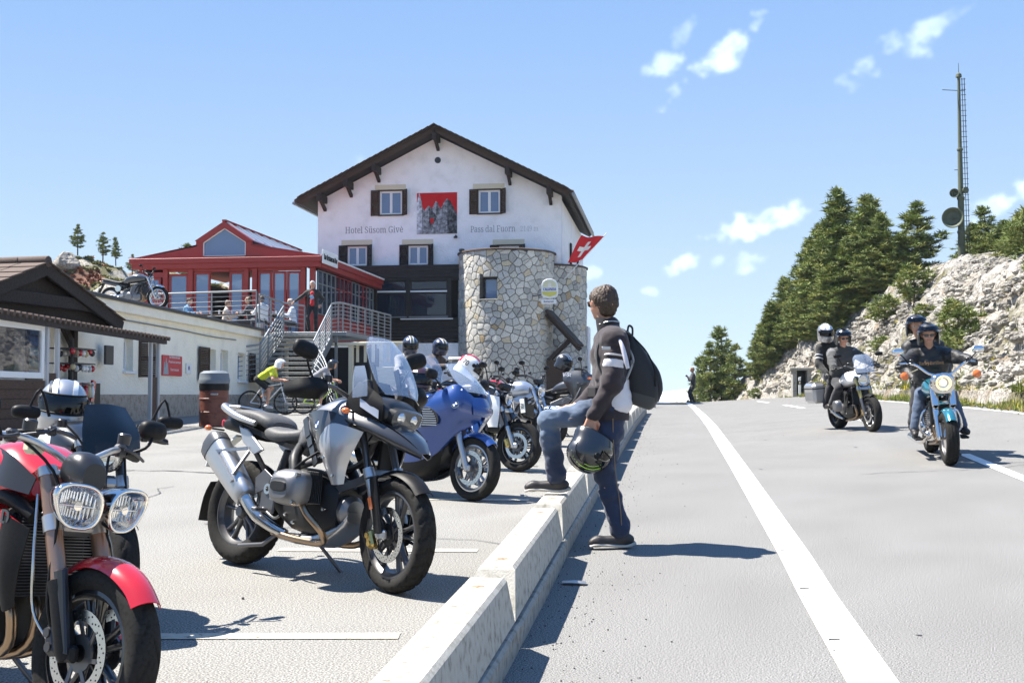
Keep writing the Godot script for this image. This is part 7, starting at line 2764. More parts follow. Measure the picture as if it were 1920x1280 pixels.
	var p0:Node3D=null
	for i in dl.size():
		var q=dl[i]
		var o:Node3D
		if p0==null:
			p0=pine("small dwarf pine "+q[4],1.2,.7,2,90,"dwarf pines on the rock face")
			o=p0
		else:
			o=dup(p0,Vector3.ZERO,i*1.7,"small dwarf pine "+q[4])
		o.position=V(q[0],hill(q[0],q[1])+.15,q[1])
		o.scale=V(q[3]/.7,q[2]/1.2,q[3]/.7)
	var mm:=MultiMesh.new()
	mm.transform_format=MultiMesh.TRANSFORM_3D
	mm.use_colors=true
	mm.mesh=tuft(12,.16,.008,1.0)
	mm.instance_count=5000
	for i in mm.instance_count:
		var z:=-rng.randf_range(20.0,66.0)
		var xb:=7.5-(pow((-z-50.0)/25.0,2.0)*2.2 if-z>50.0 else .0)
		var x:=xb+rng.randfn(-.05,.3)
		var k:=rng.randf_range(.6,1.5)*(.3 if nz.get_noise_2d(x*.4,z*.35)<-.05 else 1.0)
		if i % 6==0:
			x=xb+rng.randf_range(.5,9.0)
			k*=.8
		mm.set_instance_transform(i,Transform3D(Basis(Vector3.UP,rng.randf()*TAU).scaled(V(k,k,k)),V(x,hill(x,z)+.07,z)))
		mm.set_instance_color(i,Color(.16,.19,.04)if rng.randf()<.7 else(Color(.3,.25,.09)if rng.randf()<.8 else Color(.6,.5,.05)))
	var mi:=MultiMeshInstance3D.new()
	mi.name="grass"
	mi.multimesh=mm
	mi.material_override=M.grass
	add_child(mi)
	stuff(mi)
const SKIN:=Color(.5,.27,.18)
func ik(a: Vector3, b: Vector3, l1: float, l2: float, pole: Vector3) -> Vector3:
	var d:=b-a
	var l:=minf(d.length(),(l1+l2)*.999)
	var x:=(l1*l1-l2*l2+l*l)/(2.0*l)
	var h:=sqrt(maxf(.0,l1*l1-x*x))
	d=d.normalized()
	return a+d*x+(pole-d*pole.dot(d)).normalized()*h
# head bones in a frame: x to the face, y up
func head_bones(c: Vector3, b: Basis, ears := true) -> Array:
	var o:=[]
	for q in[[-.03,.035,0,.015,.042,0,.086,.082],[-.045,.0,0,.02,.0,0,.076,.07],[.02,-.03,0,.055,-.075,0,.062,.036],[.045,.03,.022,.05,.035,-.022,.04,.04],
			[.05,-.03,.03,.06,-.06,.012,.032,.026],[.05,-.03,-.03,.06,-.06,-.012,.032,.026],[.088,.012,0,.108,-.022,0,.008,.0125],[.094,-.026,.01,.094,-.026,-.01,.009,.009]]:
		o.append([c+b*V(q[0],q[1],q[2]),c+b*V(q[3],q[4],q[5]),q[6],q[7],SKIN])
	o.append([c+b*V(.083,-.05,.016),c+b*V(.083,-.05,-.016),.0095,.0095,Color(.4,.15,.12)])
	for s in[-1.0,1.0]:
		o.append([c+b*V(.079,.013,s*.031),c+b*V(.0795,.013,s*.031),.0125,.0125,Color(.5,.45,.42)])
		o.append([c+b*V(.089,.013,s*.031),c+b*V(.089,.013,s*.031),.005,.005,Color(.03,.02,.015)])
		o.append([c+b*V(.082,.036,s*.018),c+b*V(.074,.037,s*.045),.009,.007,Color(.12,.07,.04)])
		if ears:
			o.append([c+b*V(-.01,.018,s*.083),c+b*V(-.004,-.02,s*.079),.015,.009,SKIN])
			o.append([c+b*V(-.018,.012,s*.09),c+b*V(-.014,-.008,s*.087),.01,.008,SKIN])
	return o
# hand bones: x along the hand, y out of its back, z to the thumb
func hand_bones(w: Vector3, x: Vector3, y: Vector3, side: float, curl: Array, col: Color, k := 1.0) -> Array:
	x=x.normalized()
	y=(y-x*y.dot(x)).normalized()
	var z:=x.cross(y)*side
	var o:=[]
	var f := func(p: Vector3) -> Vector3:
		return w+(x*p.x+y*p.y+z*p.z)*k
	for q in[[.018,.031],[.007,.011],[-.006,-.011],[-.016,-.031]]:
		o.append([f.call(V(.0,0,q[0])),f.call(V(.083-absf(q[1]-.011)*.2,.004,q[1])),.0165*k,.0125*k,col])
	var ln:=[.95,1.06,1.0,.8]
	for i in 4:
		var zz:float=[.031,.011,-.011,-.031][i]
		var p:=V(.083-absf(zz-.011)*.2,.004,zz)
		var a:=.0
		for j in 3:
			a+=curl[mini(i,curl.size()-1)]*[.8,1.1,.7][j]
			var l:float=[.043,.028,.022][j]*ln[i]
			var q:=p+V(cos(a),-sin(a),zz*.5)*l
			o.append([f.call(p),f.call(q),(.0105-j*.001)*k,(.0096-j*.001)*k,col])
			p=q
	var tp:=V(.016,-.008,.026)
	var c0:float=curl[0]
	for j in 3:
		var d:Vector3=[V(.72,-.25,.62),V(.9,-.3-c0*.2,.2-c0*.25),V(.9,-.35-c0*.3,-.05-c0*.4)][j]
		var q:Vector3=tp+d.normalized()*[.042,.032,.025][j]
		o.append([f.call(tp),f.call(q),(.0135-j*.0015)*k,(.012-j*.0015)*k,col])
		tp=q
	return o
# a clothed figure. j: pelvis, neck, head, hand_l/r, foot_l/r (ankles), toe_l/r, lat (to the figure's right), look; o: colours and extras
func person(label:String,xf:Transform3D,j:Dictionary,o:Dictionary,group:="") -> Node3D:
	var t:=thing("person",label,"person",xf.origin,.0,group)
	t.basis=xf.basis
	var cell:float=o.get("cell",.016)
	var lat:Vector3=j.get("lat",V(0,0,1))
	var pel:Vector3=j.pelvis
	var nk:Vector3=j.neck
	var hd:Vector3=j.head
	var up:=(nk-pel).normalized()
	var fw:=up.cross(lat)*-1.0
	if fw.dot(j.get("front",V(1,0,0)))<.0:
		fw=-fw
	var bulk:float=o.get("bulk",1.0)
	var jc:Color=o.get("jacket",Color(.02,.02,.022))
	var tc:Color=o.get("trousers",Color(.02,.02,.024))
	var sc:Color=o.get("shoes",Color(.02,.018,.016))
	var gc:Color=o.get("gloves",SKIN)
	var core:=[]
	var jk:=[]
	var tr:=[]
	var wa:=pel.lerp(nk,.3)
	var ch:=pel.lerp(nk,.7)
	for s in[-1.0,1.0]:
		jk.append([pel+lat*s*.075+up*.0,wa+lat*s*.07,.118*bulk,.108*bulk,jc])
		jk.append([wa+lat*s*.07,ch+lat*s*.085,.108*bulk,.115*bulk,jc])
		jk.append([ch+lat*s*.085,nk+lat*s*.06-up*.05,.112*bulk,.075,jc])
		core.append([pel+lat*s*.05,ch+lat*s*.06,.08,.085,SKIN])
	jk.append([nk-up*.03,nk+up*.03,.07,.066,o.get("collar",jc)])
	core.append([ch,nk,.06,.055,SKIN])
	core.append([nk,hd-V(0,.06,0)+(hd-nk)*.0,.056,.052,SKIN])
	var hands:=[]
	var bands:=[]
	for k in 2:
		var s:float=[-1.0,1.0][k]
		var hw:Vector3=[j.hand_l,j.hand_r][k]
		var sh:=nk+lat*s*.175-up*.075
		var pole:Vector3=j.get("elbow_pole",-up*.8+lat*s*.7-fw*.4)
		if j.has("pole_l"):
			pole=[j.pole_l,j.pole_r][k]
		var el:=ik(sh,hw,.3,.27,pole)
		var u:=(hw-el).normalized()
		hw=el+u*minf(.27,(hw-el).length())
		jk.append([nk+lat*s*.07-up*.06,sh,.08,.078,jc])
		var band:Array=o.get("band",[])
		var at:=.0
		jk.append([sh,el,.077*bulk,.06*bulk,jc])
		for bq in band:
			bands.append([sh.lerp(el,bq[0]),sh.lerp(el,bq[1]),lerpf(.077,.06,bq[0])*bulk,lerpf(.077,.06,bq[1])*bulk,bq[2]])
		if o.has("short_sleeves"):
			jk.pop_back()
			jk.append([sh,sh.lerp(el,.6),.07,.06,jc])
		else:
			jk.append([el,hw-u*.015,.06*bulk,.045*bulk,jc])
		core.append([sh,el,.05,.045,SKIN])
		core.append([el,hw,.043,.03,SKIN])
		var hx:Vector3=j.get("hand_dir",[u,u])[k]
		var hy:Vector3=j.get("hand_back",[Vector3.UP,Vector3.UP])[k]
		hands.append(hand_bones(hw,hx,hy,s,j.get("curl",[[.9],[.9]])[k],gc))
		if gc==SKIN:
			core.append([hw-u*.05,hw+hx.normalized()*.02,.027,.022,SKIN])
		var ft:Vector3=[j.foot_l,j.foot_r][k]
		var toe:Vector3=[j.toe_l,j.toe_r][k]
		var hip:=pel+lat*s*.095-up*.03
		var kp:Vector3=j.get("knee_pole",fw+lat*s*.25)
		var kn:=ik(hip,ft,.44,.43,kp)
		var fd:Color=o.get("lit_fade",tc)if s>.0 else tc  # paler right leg: cloth wear with sunlight painted into the colour
		tr.append([hip,hip.lerp(kn,.35),.098,.088,tc])
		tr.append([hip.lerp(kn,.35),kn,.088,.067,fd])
		if o.has("shorts"):
			tr.pop_back()
			tr.pop_back()
			tr.append([hip,hip.lerp(kn,.75),.095,.075,tc])
		else:
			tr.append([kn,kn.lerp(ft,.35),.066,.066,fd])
			tr.append([kn.lerp(ft,.35),ft-(ft-kn).normalized()*.03,.066,o.get("cuff",.062),tc])
		core.append([hip,kn,.078,.052,SKIN])
		core.append([kn,kn.lerp(ft,.3),.05,.054,SKIN])
		core.append([kn.lerp(ft,.3),ft,.054,.034,SKIN])
		var td:=(toe-ft)
		var flat:=V(td.x,td.y,td.z).normalized()
		var dn:=(flat.cross(lat)).normalized()
		if dn.y>.0:
			dn=-dn
		var sb:=[[ft+dn*.02,ft+dn*.055-flat*.04,.045,.036,sc],[ft+dn*.05,toe-flat*.05+dn*.0,.042,.034,sc],[toe-flat*.06,toe-flat*.02,.036,.03,sc]]
		if o.has("boots"):
			sb.append([ft-(ft-kn).normalized()*.12,ft+dn*.02,.058,.048,sc])
		var so:=part(t,"shoe",body(sb,minf(cell,.012),.025),o.get("shoe_m",M.leather_v))
		if o.has("sole"):
			part(so,"sole",loft(S(),[[ft+dn*.088-flat*.075,dn*.012,lat*.034,2.4],[ft+dn*.088,dn*.014,lat*.042,2.4],[toe+dn*.022-flat*.05,dn*.013,lat*.047,2.4],[toe+dn*.02+flat*.012,dn*.011,lat*.03,2.2]],18,3),o.sole)
	tr.append([pel+lat*.06,pel-lat*.06,.112,.112,tc])
	bands.append_array(o.get("panels",[]))
	var look:Vector3=j.get("look",fw)
	var hb:=Basis(look.normalized(),Vector3.UP,Vector3.ZERO)
	hb.z=hb.x.cross(Vector3.UP).normalized()
	hb.y=hb.z.cross(hb.x)
	var fineh:float=o.get("fine",.008)
	var parts:=[body(core,cell,.03),body(head_bones(hd,hb),fineh,.02)]
	if gc==SKIN:
		for h in hands:
			parts.append(body(h,fineh*.6,.008))
	part(t,"body",join(parts),M.skin)
	if gc!=SKIN:
		for h in hands:
			part(t,"glove",body(h,fineh*.75,.012),M.leather_v)
	part(t,"jacket" if not o.has("top")else o.top,body(jk,cell,o.get("kj",.05),M.fold,o.get("fold",.012),V(1.0,1.7,1.0)),o.get("jacket_m",M.cloth_v))
	for q in bands:
		part(t,"panel",sleeve(q,o.get("fold",.012),q.size()>5),M.cloth_v)
	part(t,"trousers" if not o.has("shorts")else "shorts",body(tr,cell,.04,M.fold,o.get("jean_fold",.009),V(1.4,2.1,1.4),o.has("lit_fade")),o.get("trousers_m",M.cloth_v))
	if o.has("hair"):
		var hr:Color=o.hair
		var q:=[[hd+hb*V(-.035,.05,0),hd+hb*V(.025,.068,0),.089,.066,hr],[hd+hb*V(-.065,.0,.02),hd+hb*V(-.065,.0,-.02),.06,.06,hr],[hd+hb*V(-.06,-.05,.02),hd+hb*V(-.06,-.05,-.02),.042,.042,hr]]
		for s in[-1.0,1.0]:
			q.append([hd+hb*V(-.03,.03,s*.045),hd+hb*V(.02,.05,s*.04),.056,.05,hr])
		part(t,"hair",body(q,fineh*.75,.02,M.strand,.0068,V(1,.5,1)),M.hair_v)
	if o.has("helmet"):
		var hm:=helmet("helmet","",hd+V(0,.012,0),hb*Basis.from_scale(V(1.08,1.06,1.08)),o.helmet,o.get("trim",[]),o.get("full",true),t)
		if o.has("open_visor"):
			var rows:=[]
			for a in[.42,.62,.82]:
				var row:=[]
				for i in 9:
					var e:=lerpf(-1.25,1.25,i/8.0)
					row.append(V(.005+cos(e)*cos(a)*.16,.005+sin(a)*.143,sin(e)*cos(a)*.136))
				rows.append(row)
			part(hm,"raised_visor",patch(S(),rows,2,2,.004),M.visor)
	if o.has("glasses"):
		for s in[-1.0,1.0]:
			part(t,"lens",loft(S(),[[hd+hb*V(.099,.012,s*.033),hb.y*.021,hb.z*.029,2.6],[hd+hb*V(.103,.012,s*.033),hb.y*.02,hb.z*.027,2.6]],14,1),M.black)
		var pts:=[]
		for q in[[-.01,.02,.088],[.06,.022,.082],[.1,.022,.06],[.106,.022,.0],[.1,.022,-.06],[.06,.022,-.082],[-.01,.02,-.088]]:
			pts.append(hd+hb*V(q[0],q[1],q[2]))
		part(t,"glasses",tube(S(),pts,.0035,6,3),M.black)
	return t
# a band of cloth wrapped round a limb just above the folds of the garment
func sleeve(q: Array, amp: float, _flank: bool) -> ArrayMesh:
	if _flank:
		return body([[q[0],q[1],q[2]+.006,q[3]+.006,q[4]]],.012,.02,M.fold,amp,V(1.0,1.7,1.0))
	var rings:=[]
	var d:Vector3=(q[1]-q[0]).normalized()
	var u:=d.cross(V(.3,.2,1)).normalized()
	var w:=d.cross(u)
	for i in 7:
		var c:Vector3=q[0].lerp(q[1],i/6.0)
		var r:float=lerpf(q[2],q[3],i/6.0)+.005-(.008 if i==0 or i==6 else .0)
		var ring:=PackedVector3Array()
		for k in 24:
			var a:=TAU*k/24
			var n:=u*cos(a)-w*sin(a)
			var p:=c+n*r
			ring.append(p-n*amp*M.fold.get_noise_3dv(p*V(1.0,1.7,1.0)))
		rings.append(ring)
	var s:=S()
	s.set_color(q[4])
	skin(s,rings,false)
	s.generate_normals()
	return s.commit()
func people() -> void:
	M.cloth_v=cloth(Color.WHITE)
	M.cloth_v.vertex_color_use_as_albedo=true
	M.denim_v=cloth(Color.WHITE,.9,14.0)
	M.denim_v.vertex_color_use_as_albedo=true
	M.denim_v.albedo_texture=ntex(30,.08,4,[[.0,Color(.62,.62,.66)],[.5,Color(.95,.95,.95)],[1.0,Color(1,1,1)]],256)
	M.leather_v=vmat(.5)
	M.leather_v.normal_enabled=true
	M.leather_v.normal_texture=M.cloth_n
	M.leather_v.uv1_triplanar=true
	M.leather_v.uv1_scale=V(7,7,7)
	M.hair_v=vmat(.6)
	M.fold=FastNoiseLite.new()
	M.fold.seed=5
	M.fold.frequency=5.5
	M.fold.fractal_octaves=3
	M.strand=FastNoiseLite.new()
	M.strand.seed=6
	M.strand.frequency=55.0
	M.strand.fractal_octaves=2
	hero()
	riders()
	bystanders()
func hero() -> void:
	var g:=gp(-.37,-8.28)
	var xf:=Transform3D(Basis(V(-.991,0,.134),Vector3.UP,V(-.134,0,-.991)),g)
	var blk:=Color(.026,.018,.022)
	var wht:=Color(.62,.6,.62)
	var dn:=Color(.024,.038,.075)
	var top:=gy(-.85,-8.5)+.347-g.y
	var j:={"pelvis":V(.05,.985,.0),"neck":V(.05,1.52,.0),"head":V(.1,1.7,.03),"lat":V(.1,0,.995).normalized(),"front":V(1,0,0),"look":V(.5,-.06,.86),
		"hand_l":V(.19,.915,-.17),"hand_r":V(.27,.985,.16),"pole_l":V(-.9,-.2,-.5),"pole_r":V(-.6,-.5,.7),
		"hand_dir":[V(.22,-.95,.05),V(.93,-.22,.0)],"hand_back":[V(.1,.1,-1),V(.2,1,-.25)],"curl":[[.85,.85,.9,.95],[.12,.3,.5,.6]],
		"foot_l":V(-.015,.105,-.1),"toe_l":V(.205,.04,-.13),"foot_r":V(.42,top+.105,.2),"toe_r":V(.645,top+.04,.2),"knee_pole":V(1,.35,.12)}
	var pan:=[]
	pan.append([V(.03,1.13,-.085),V(.02,1.02,-.09),.104,.112,wht,1])
	var t:=person("person in black and white jacket and jeans, one foot on the kerb",xf,j,{"cell":.011,"fine":.0055,"jacket":blk,"trousers":dn,"shoes":Color(.03,.027,.025),"sole":mat(lin(.42,.4,.36),.8),"bulk":1.02,"band":[[.36,.41,wht],[.47,.68,wht]],"panels":pan,"trousers_m":M.denim_v,"lit_fade":Color(.12,.17,.25),"jean_fold":.017,"hair":Color(.05,.028,.016),"glasses":true,"cuff":.072,"fold":.016,"collar":blk})  # raised knee and thigh: faded denim plus painted sunlit tone, blended per vertex
	part(t,"collar",loft(S(),[[V(.055,1.5,.0),V(.085,.0,0),V(0,0,.088),2.2],[V(.065,1.545,.0),V(.084,.015,0),V(0,0,.085),2.2],[V(.075,1.59,.005),V(.079,.018,0),V(0,0,.08),2.2]],22,3,false),mat(Color(.17,.16,.17),.8))
	part(t,"collar_trim",tube(S(),[V(.13,1.555,-.055),V(.06,1.575,-.088),V(-.01,1.572,-.05)],.005,6,4),M.alu)
	part(t,"sleeve_stripe",tube(S(),[V(.02,1.46,-.235),V(-.005,1.4,-.28),V(-.03,1.3,-.3),V(-.045,1.24,-.3)],[.008,.014,.016,.012],8,4),mat(Color(.78,.77,.8),.6))
	part(t,"pocket",box(S(),V(.17,1.08,-.1),V(.05,.09,.13),.015,Basis(Vector3.UP,.5)),mat(Color(.16,.15,.16),.9))
	var seam:=mat(Color(.5,.42,.32),.8)
	part(t,"seam",tube(S(),[V(.05,.9,-.197),V(.045,.7,-.182),V(.03,.53,-.168),V(.0,.3,-.168),V(-.01,.15,-.168)],.0035,5,4),seam)
	part(t,"seam",tube(S(),[V(.16,.93,.005),V(.3,.9,.05),V(.42,.87,.11),V(.48,.78,.135)],.0035,5,4),seam)
	part(t,"chest_print",box(S(),V(.1,1.38,-.268),V(.06,.02,.006),.002,Basis(Vector3.UP,.1)),M.alu)
	part(t,"hem",loft(S(),[[V(.05,.885,.0),V(.128,0,0),V(0,0,.192),2.3],[V(.05,.93,.0),V(.132,0,0),V(0,0,.198),2.3],[V(.05,.99,.0),V(.12,0,0),V(0,0,.185),2.3]],30,3,false),t.get_node("jacket").material_override).set_meta("label","dark hem of the jacket")
	t.get_node("hem").material_override=cloth(lin(.024,.018,.022))
	var hm:=xf*V(.235,.665,-.2)
	var cig:=thing("cigarette","white cigarette between the fingers resting on the raised knee","cigarette",Vector3.ZERO)
	part(cig,"paper",cyl(S(),xf*V(.4,.935,.13),xf*V(.475,.915,.1),.0042,8),M.white_paint)
	var neon:=coat(lin(.45,.75,.08),.0,.3)
	var f:=(xf.basis*V(-.86,-.5,.1)).normalized()
	var u:=(xf.basis*V(.45,-.82,-.35))
	u=(u-f*u.dot(f)).normalized()
	var h:=helmet("helmet","black full face helmet with neon green lines hanging from the standing person's hand",hm,Basis(f,u,f.cross(u))*Basis.from_scale(V(.93,.93,.93)),M.black,[[neon,.25,2.7,.004,.06],[neon,.25,2.7,.004,-.06],[neon,-.2,1.6,.003,.1],[M.graphite,.4,2.4,.02,.0],[M.alu,.0,1.4,.005,.035],[M.alu,.0,1.4,.005,-.035],[M.graphite,1.8,3.3,.03,.07],[M.graphite,1.8,3.3,.03,-.07],[neon,-.2,1.6,.003,-.1]])
	part(h,"camera",lathe(S(),V(-.02,.03,.128),V(1,.1,.2),[[-.04,0],[-.04,.02],[.03,.02],[.035,.024],[.05,.024],[.05,.016],[.045,.0]],16),M.alu)
	part(h,"strap",tube(S(),[V(.05,-.15,.03),V(.08,-.2,.0),V(.05,-.16,-.04)],.009,6,5),M.red_gloss)
	var b:=thing("backpack","black backpack with grey straps on the standing person's back","backpack",xf.origin)
	b.basis=xf.basis*Basis.from_scale(V(.86,1.0,.95))
	var bk:=cloth(lin(.016,.017,.019),.75,7.0)
	part(b,"main_pocket",loft(S(),[[V(-.2,.99,-.01),V(.07,.02,0),V(0,0,.12),2.6],[V(-.205,1.06,-.01),V(.125,.03,0),V(0,0,.155),2.8],[V(-.185,1.22,-.01),V(.14,.03,0),V(0,0,.16),2.7],[V(-.145,1.36,-.01),V(.105,.03,0),V(0,0,.145),2.5],[V(-.105,1.47,-.01),V(.055,.03,0),V(0,0,.11),2.3],[V(-.09,1.5,-.01),V(.02,.015,0),V(0,0,.07),2]],30,4),bk)
	part(b,"front_pocket",loft(S(),[[V(-.3,1.03,-.01),V(.03,.02,0),V(0,0,.09),2.6],[V(-.32,1.12,-.01),V(.045,.02,0),V(0,0,.115),2.8],[V(-.3,1.24,-.01),V(.04,.02,0),V(0,0,.11),2.6],[V(-.25,1.33,-.01),V(.02,.02,0),V(0,0,.08),2.4]],22,3),bk)
	part(b,"base_panel",loft(S(),[[V(-.19,.975,-.01),V(.065,.02,0),V(0,0,.115),2.6],[V(-.195,1.0,-.01),V(.1,.025,0),V(0,0,.14),2.8],[V(-.2,1.06,-.01),V(.128,.03,0),V(0,0,.158),2.8]],26,2),cloth(lin(.05,.052,.052),.8,7.0))
	part(b,"zip",tube(S(),[V(-.12,1.46,-.12),V(-.22,1.36,-.15),V(-.28,1.24,-.16),V(-.29,1.12,-.155)],.006,6,4),M.plastic)
	part(b,"carry_loop",tube(S(),[V(-.08,1.49,-.03),V(-.09,1.545,-.03),V(-.12,1.53,-.03),V(-.12,1.47,-.03)],.009,6,4),bk)
	for s in[-1.0,1.0]:
		part(b,"shoulder_strap",patch(S(),[[V(-.1,1.475,s*.09),V(.03,1.52,s*.115),V(.16,1.42,s*.115),V(.17,1.28,s*.13),V(.1,1.12,s*.2)],[V(-.1,1.465,s*.14),V(.03,1.505,s*.17),V(.15,1.42,s*.165),V(.165,1.28,s*.175),V(.1,1.14,s*.22)]],2,5,s*.014),bk)
		part(b,"compression_strap",tube(S(),[V(-.06,1.42,s*.12),V(-.11,1.32,s*.155),V(-.09,1.24,s*.165),V(-.03,1.12,s*.16)],[.007,.01,.01,.011],6,5),mat(lin(.3,.31,.31),.7))
		part(b,"buckle",box(S(),V(-.1,1.28,s*.165),V(.03,.045,.014),.005),M.gun)
func riders() -> void:
	var bl:=Color(.017,.017,.018)
	var den:=Color(.07,.1,.16)
	var find := func(txt: String) -> Node3D:
		for c in get_children():
			if c.has_meta("label")and str(c.get_meta("label")).begins_with(txt):
				return c
		return null
	var hd:Node3D=find.call("teal cruiser")
	var rn:Node3D=find.call("silver roadster")
	var ta:Node3D=find.call("touring motorcycle with a tall")
	var tb:Node3D=find.call("black motorcycle beside")
	var grip:=[V(.5,-.2,.9),V(.5,-.2,-.9)]
	var open:=coat(lin(.02,.021,.023),.1,.35)
	var t:=person("person in dark glasses, black leather jacket and jeans steering the teal cruiser",hd.transform,{"pelvis":V(.3,.83,0),"neck":V(.4,1.36,0),"head":V(.47,1.55,.01),"hand_l":V(.95,1.21,-.43),"hand_r":V(.95,1.21,.43),"hand_dir":[V(.75,-.1,-.35),V(.75,-.1,.35)],"hand_back":[V(.2,1,-.2),V(.2,1,.2)],"curl":[[1.1],[1.1]],"pole_l":V(-.2,-.5,-.8),"pole_r":V(-.2,-.5,.8),"foot_l":V(.82,.38,-.29),"toe_l":V(1.04,.32,-.31),"foot_r":V(.82,.38,.29),"toe_r":V(1.04,.32,.31),"knee_pole":V(.8,.8,0)},{"jacket":bl,"trousers":den,"gloves":bl,"jacket_m":M.leather_v,"trousers_m":M.denim_v,"boots":true,"glasses":true,"helmet":open,"full":false,"open_visor":true,"bulk":1.28,"fold":.02,"cell":.014,"fine":.006})
	letters(t,"chest_print","Harley-Davidson",V(.53,1.19,.0),.06,mat(lin(.4,.22,.1),.7),Basis(Vector3.UP,PI/2)*Basis(Vector3.RIGHT,-.18),"Droid Serif",.004,.3,700)
	person("person in black riding pillion on the teal cruiser under a dark open helmet",hd.transform,{"pelvis":V(-.1,.92,.0),"neck":V(-.02,1.47,.03),"head":V(.05,1.67,.1),"hand_l":V(.3,1.0,-.2),"hand_r":V(.3,1.0,.2),"foot_l":V(.33,.4,-.26),"toe_l":V(.55,.36,-.28),"foot_r":V(.33,.4,.26),"toe_r":V(.55,.36,.28),"knee_pole":V(.8,.7,0),"curl":[[.6],[.6]]},{"jacket":bl,"gloves":bl,"jacket_m":M.leather_v,"boots":true,"helmet":open,"full":false,"open_visor":true,"bulk":1.15,"fold":.02,"cell":.016,"fine":.008})
	person("person in grey and black jacket and dark helmet steering the silver roadster",rn.transform,{"pelvis":V(.28,.9,0),"neck":V(.47,1.41,0),"head":V(.56,1.6,0),"hand_l":V(.93,1.11,-.36),"hand_r":V(.93,1.11,.36),"hand_dir":[V(.75,-.1,-.3),V(.75,-.1,.3)],"hand_back":[V(.2,1,-.2),V(.2,1,.2)],"curl":[[1.1],[1.1]],"pole_l":V(-.2,-.6,-.8),"pole_r":V(-.2,-.6,.8),"foot_l":V(.36,.46,-.24),"toe_l":V(.58,.42,-.26),"foot_r":V(.36,.46,.24),"toe_r":V(.58,.42,.26),"knee_pole":V(1,.5,0)},{"jacket":Color(.04,.04,.043),"gloves":bl,"band":[[-.1,.3,Color(.15,.15,.16)]],"boots":true,"glasses":true,"helmet":M.black,"full":false,"open_visor":true,"bulk":1.2,"fold":.02,"cell":.016,"fine":.008})
	person("pillion in black with white sleeve bands and silver helmet on the silver roadster",rn.transform,{"pelvis":V(-.12,.98,.0),"neck":V(.04,1.52,.06),"head":V(.11,1.72,.14),"hand_l":V(.3,1.02,-.2),"hand_r":V(.28,1.0,.24),"foot_l":V(.16,.46,-.27),"toe_l":V(.38,.42,-.29),"foot_r":V(.16,.46,.27),"toe_r":V(.38,.42,.29),"knee_pole":V(1,.5,0),"curl":[[.6],[.6]]},{"jacket":Color(.02,.02,.022),"gloves":bl,"band":[[.4,.48,Color(.6,.6,.6)],[.6,.68,Color(.6,.6,.6)]],"boots":true,"helmet":M.silver,"trim":[[M.white_gloss,.4,2.4,.03,.0]],"cell":.016,"fine":.01})
	var nav:=coat(lin(.015,.02,.05),.2,.3)
	person("person in pale jacket and striped dark helmet behind a tall clear screen",ta.transform,{"pelvis":V(.25,.9,0),"neck":V(.36,1.44,0),"head":V(.42,1.63,0),"look":V(1,-.35,.2),"hand_l":V(.8,1.08,-.34),"hand_r":V(.8,1.08,.34),"curl":[[1.0],[1.0]],"foot_l":V(.36,.12,-.32),"toe_l":V(.58,.06,-.34),"foot_r":V(.36,.12,.32),"toe_r":V(.58,.06,.34)},{"jacket":Color(.3,.29,.28),"gloves":bl,"boots":true,"helmet":nav,"trim":[[M.gold,.3,2.6,.007,.0],[M.white_gloss,.3,2.6,.006,.024],[M.white_gloss,.3,2.6,.006,-.024]],"cell":.02,"fine":.011})
	person("person in brown jacket and striped dark helmet reaching for a motorcycle mirror",tb.transform,{"pelvis":V(.25,.9,0),"neck":V(.36,1.43,0),"head":V(.43,1.62,0),"look":V(1,-.2,.25),"hand_l":V(.85,1.15,-.3),"hand_r":V(.85,1.24,.26),"curl":[[.9],[.8]],"foot_l":V(.36,.12,-.32),"toe_l":V(.58,.06,-.34),"foot_r":V(.36,.12,.32),"toe_r":V(.58,.06,.34)},{"jacket":Color(.07,.05,.042),"gloves":bl,"boots":true,"helmet":nav,"trim":[[M.gold,.3,2.6,.007,.0],[M.white_gloss,.3,2.6,.01,.03],[M.white_gloss,.3,2.6,.01,-.03]],"cell":.02,"fine":.011})
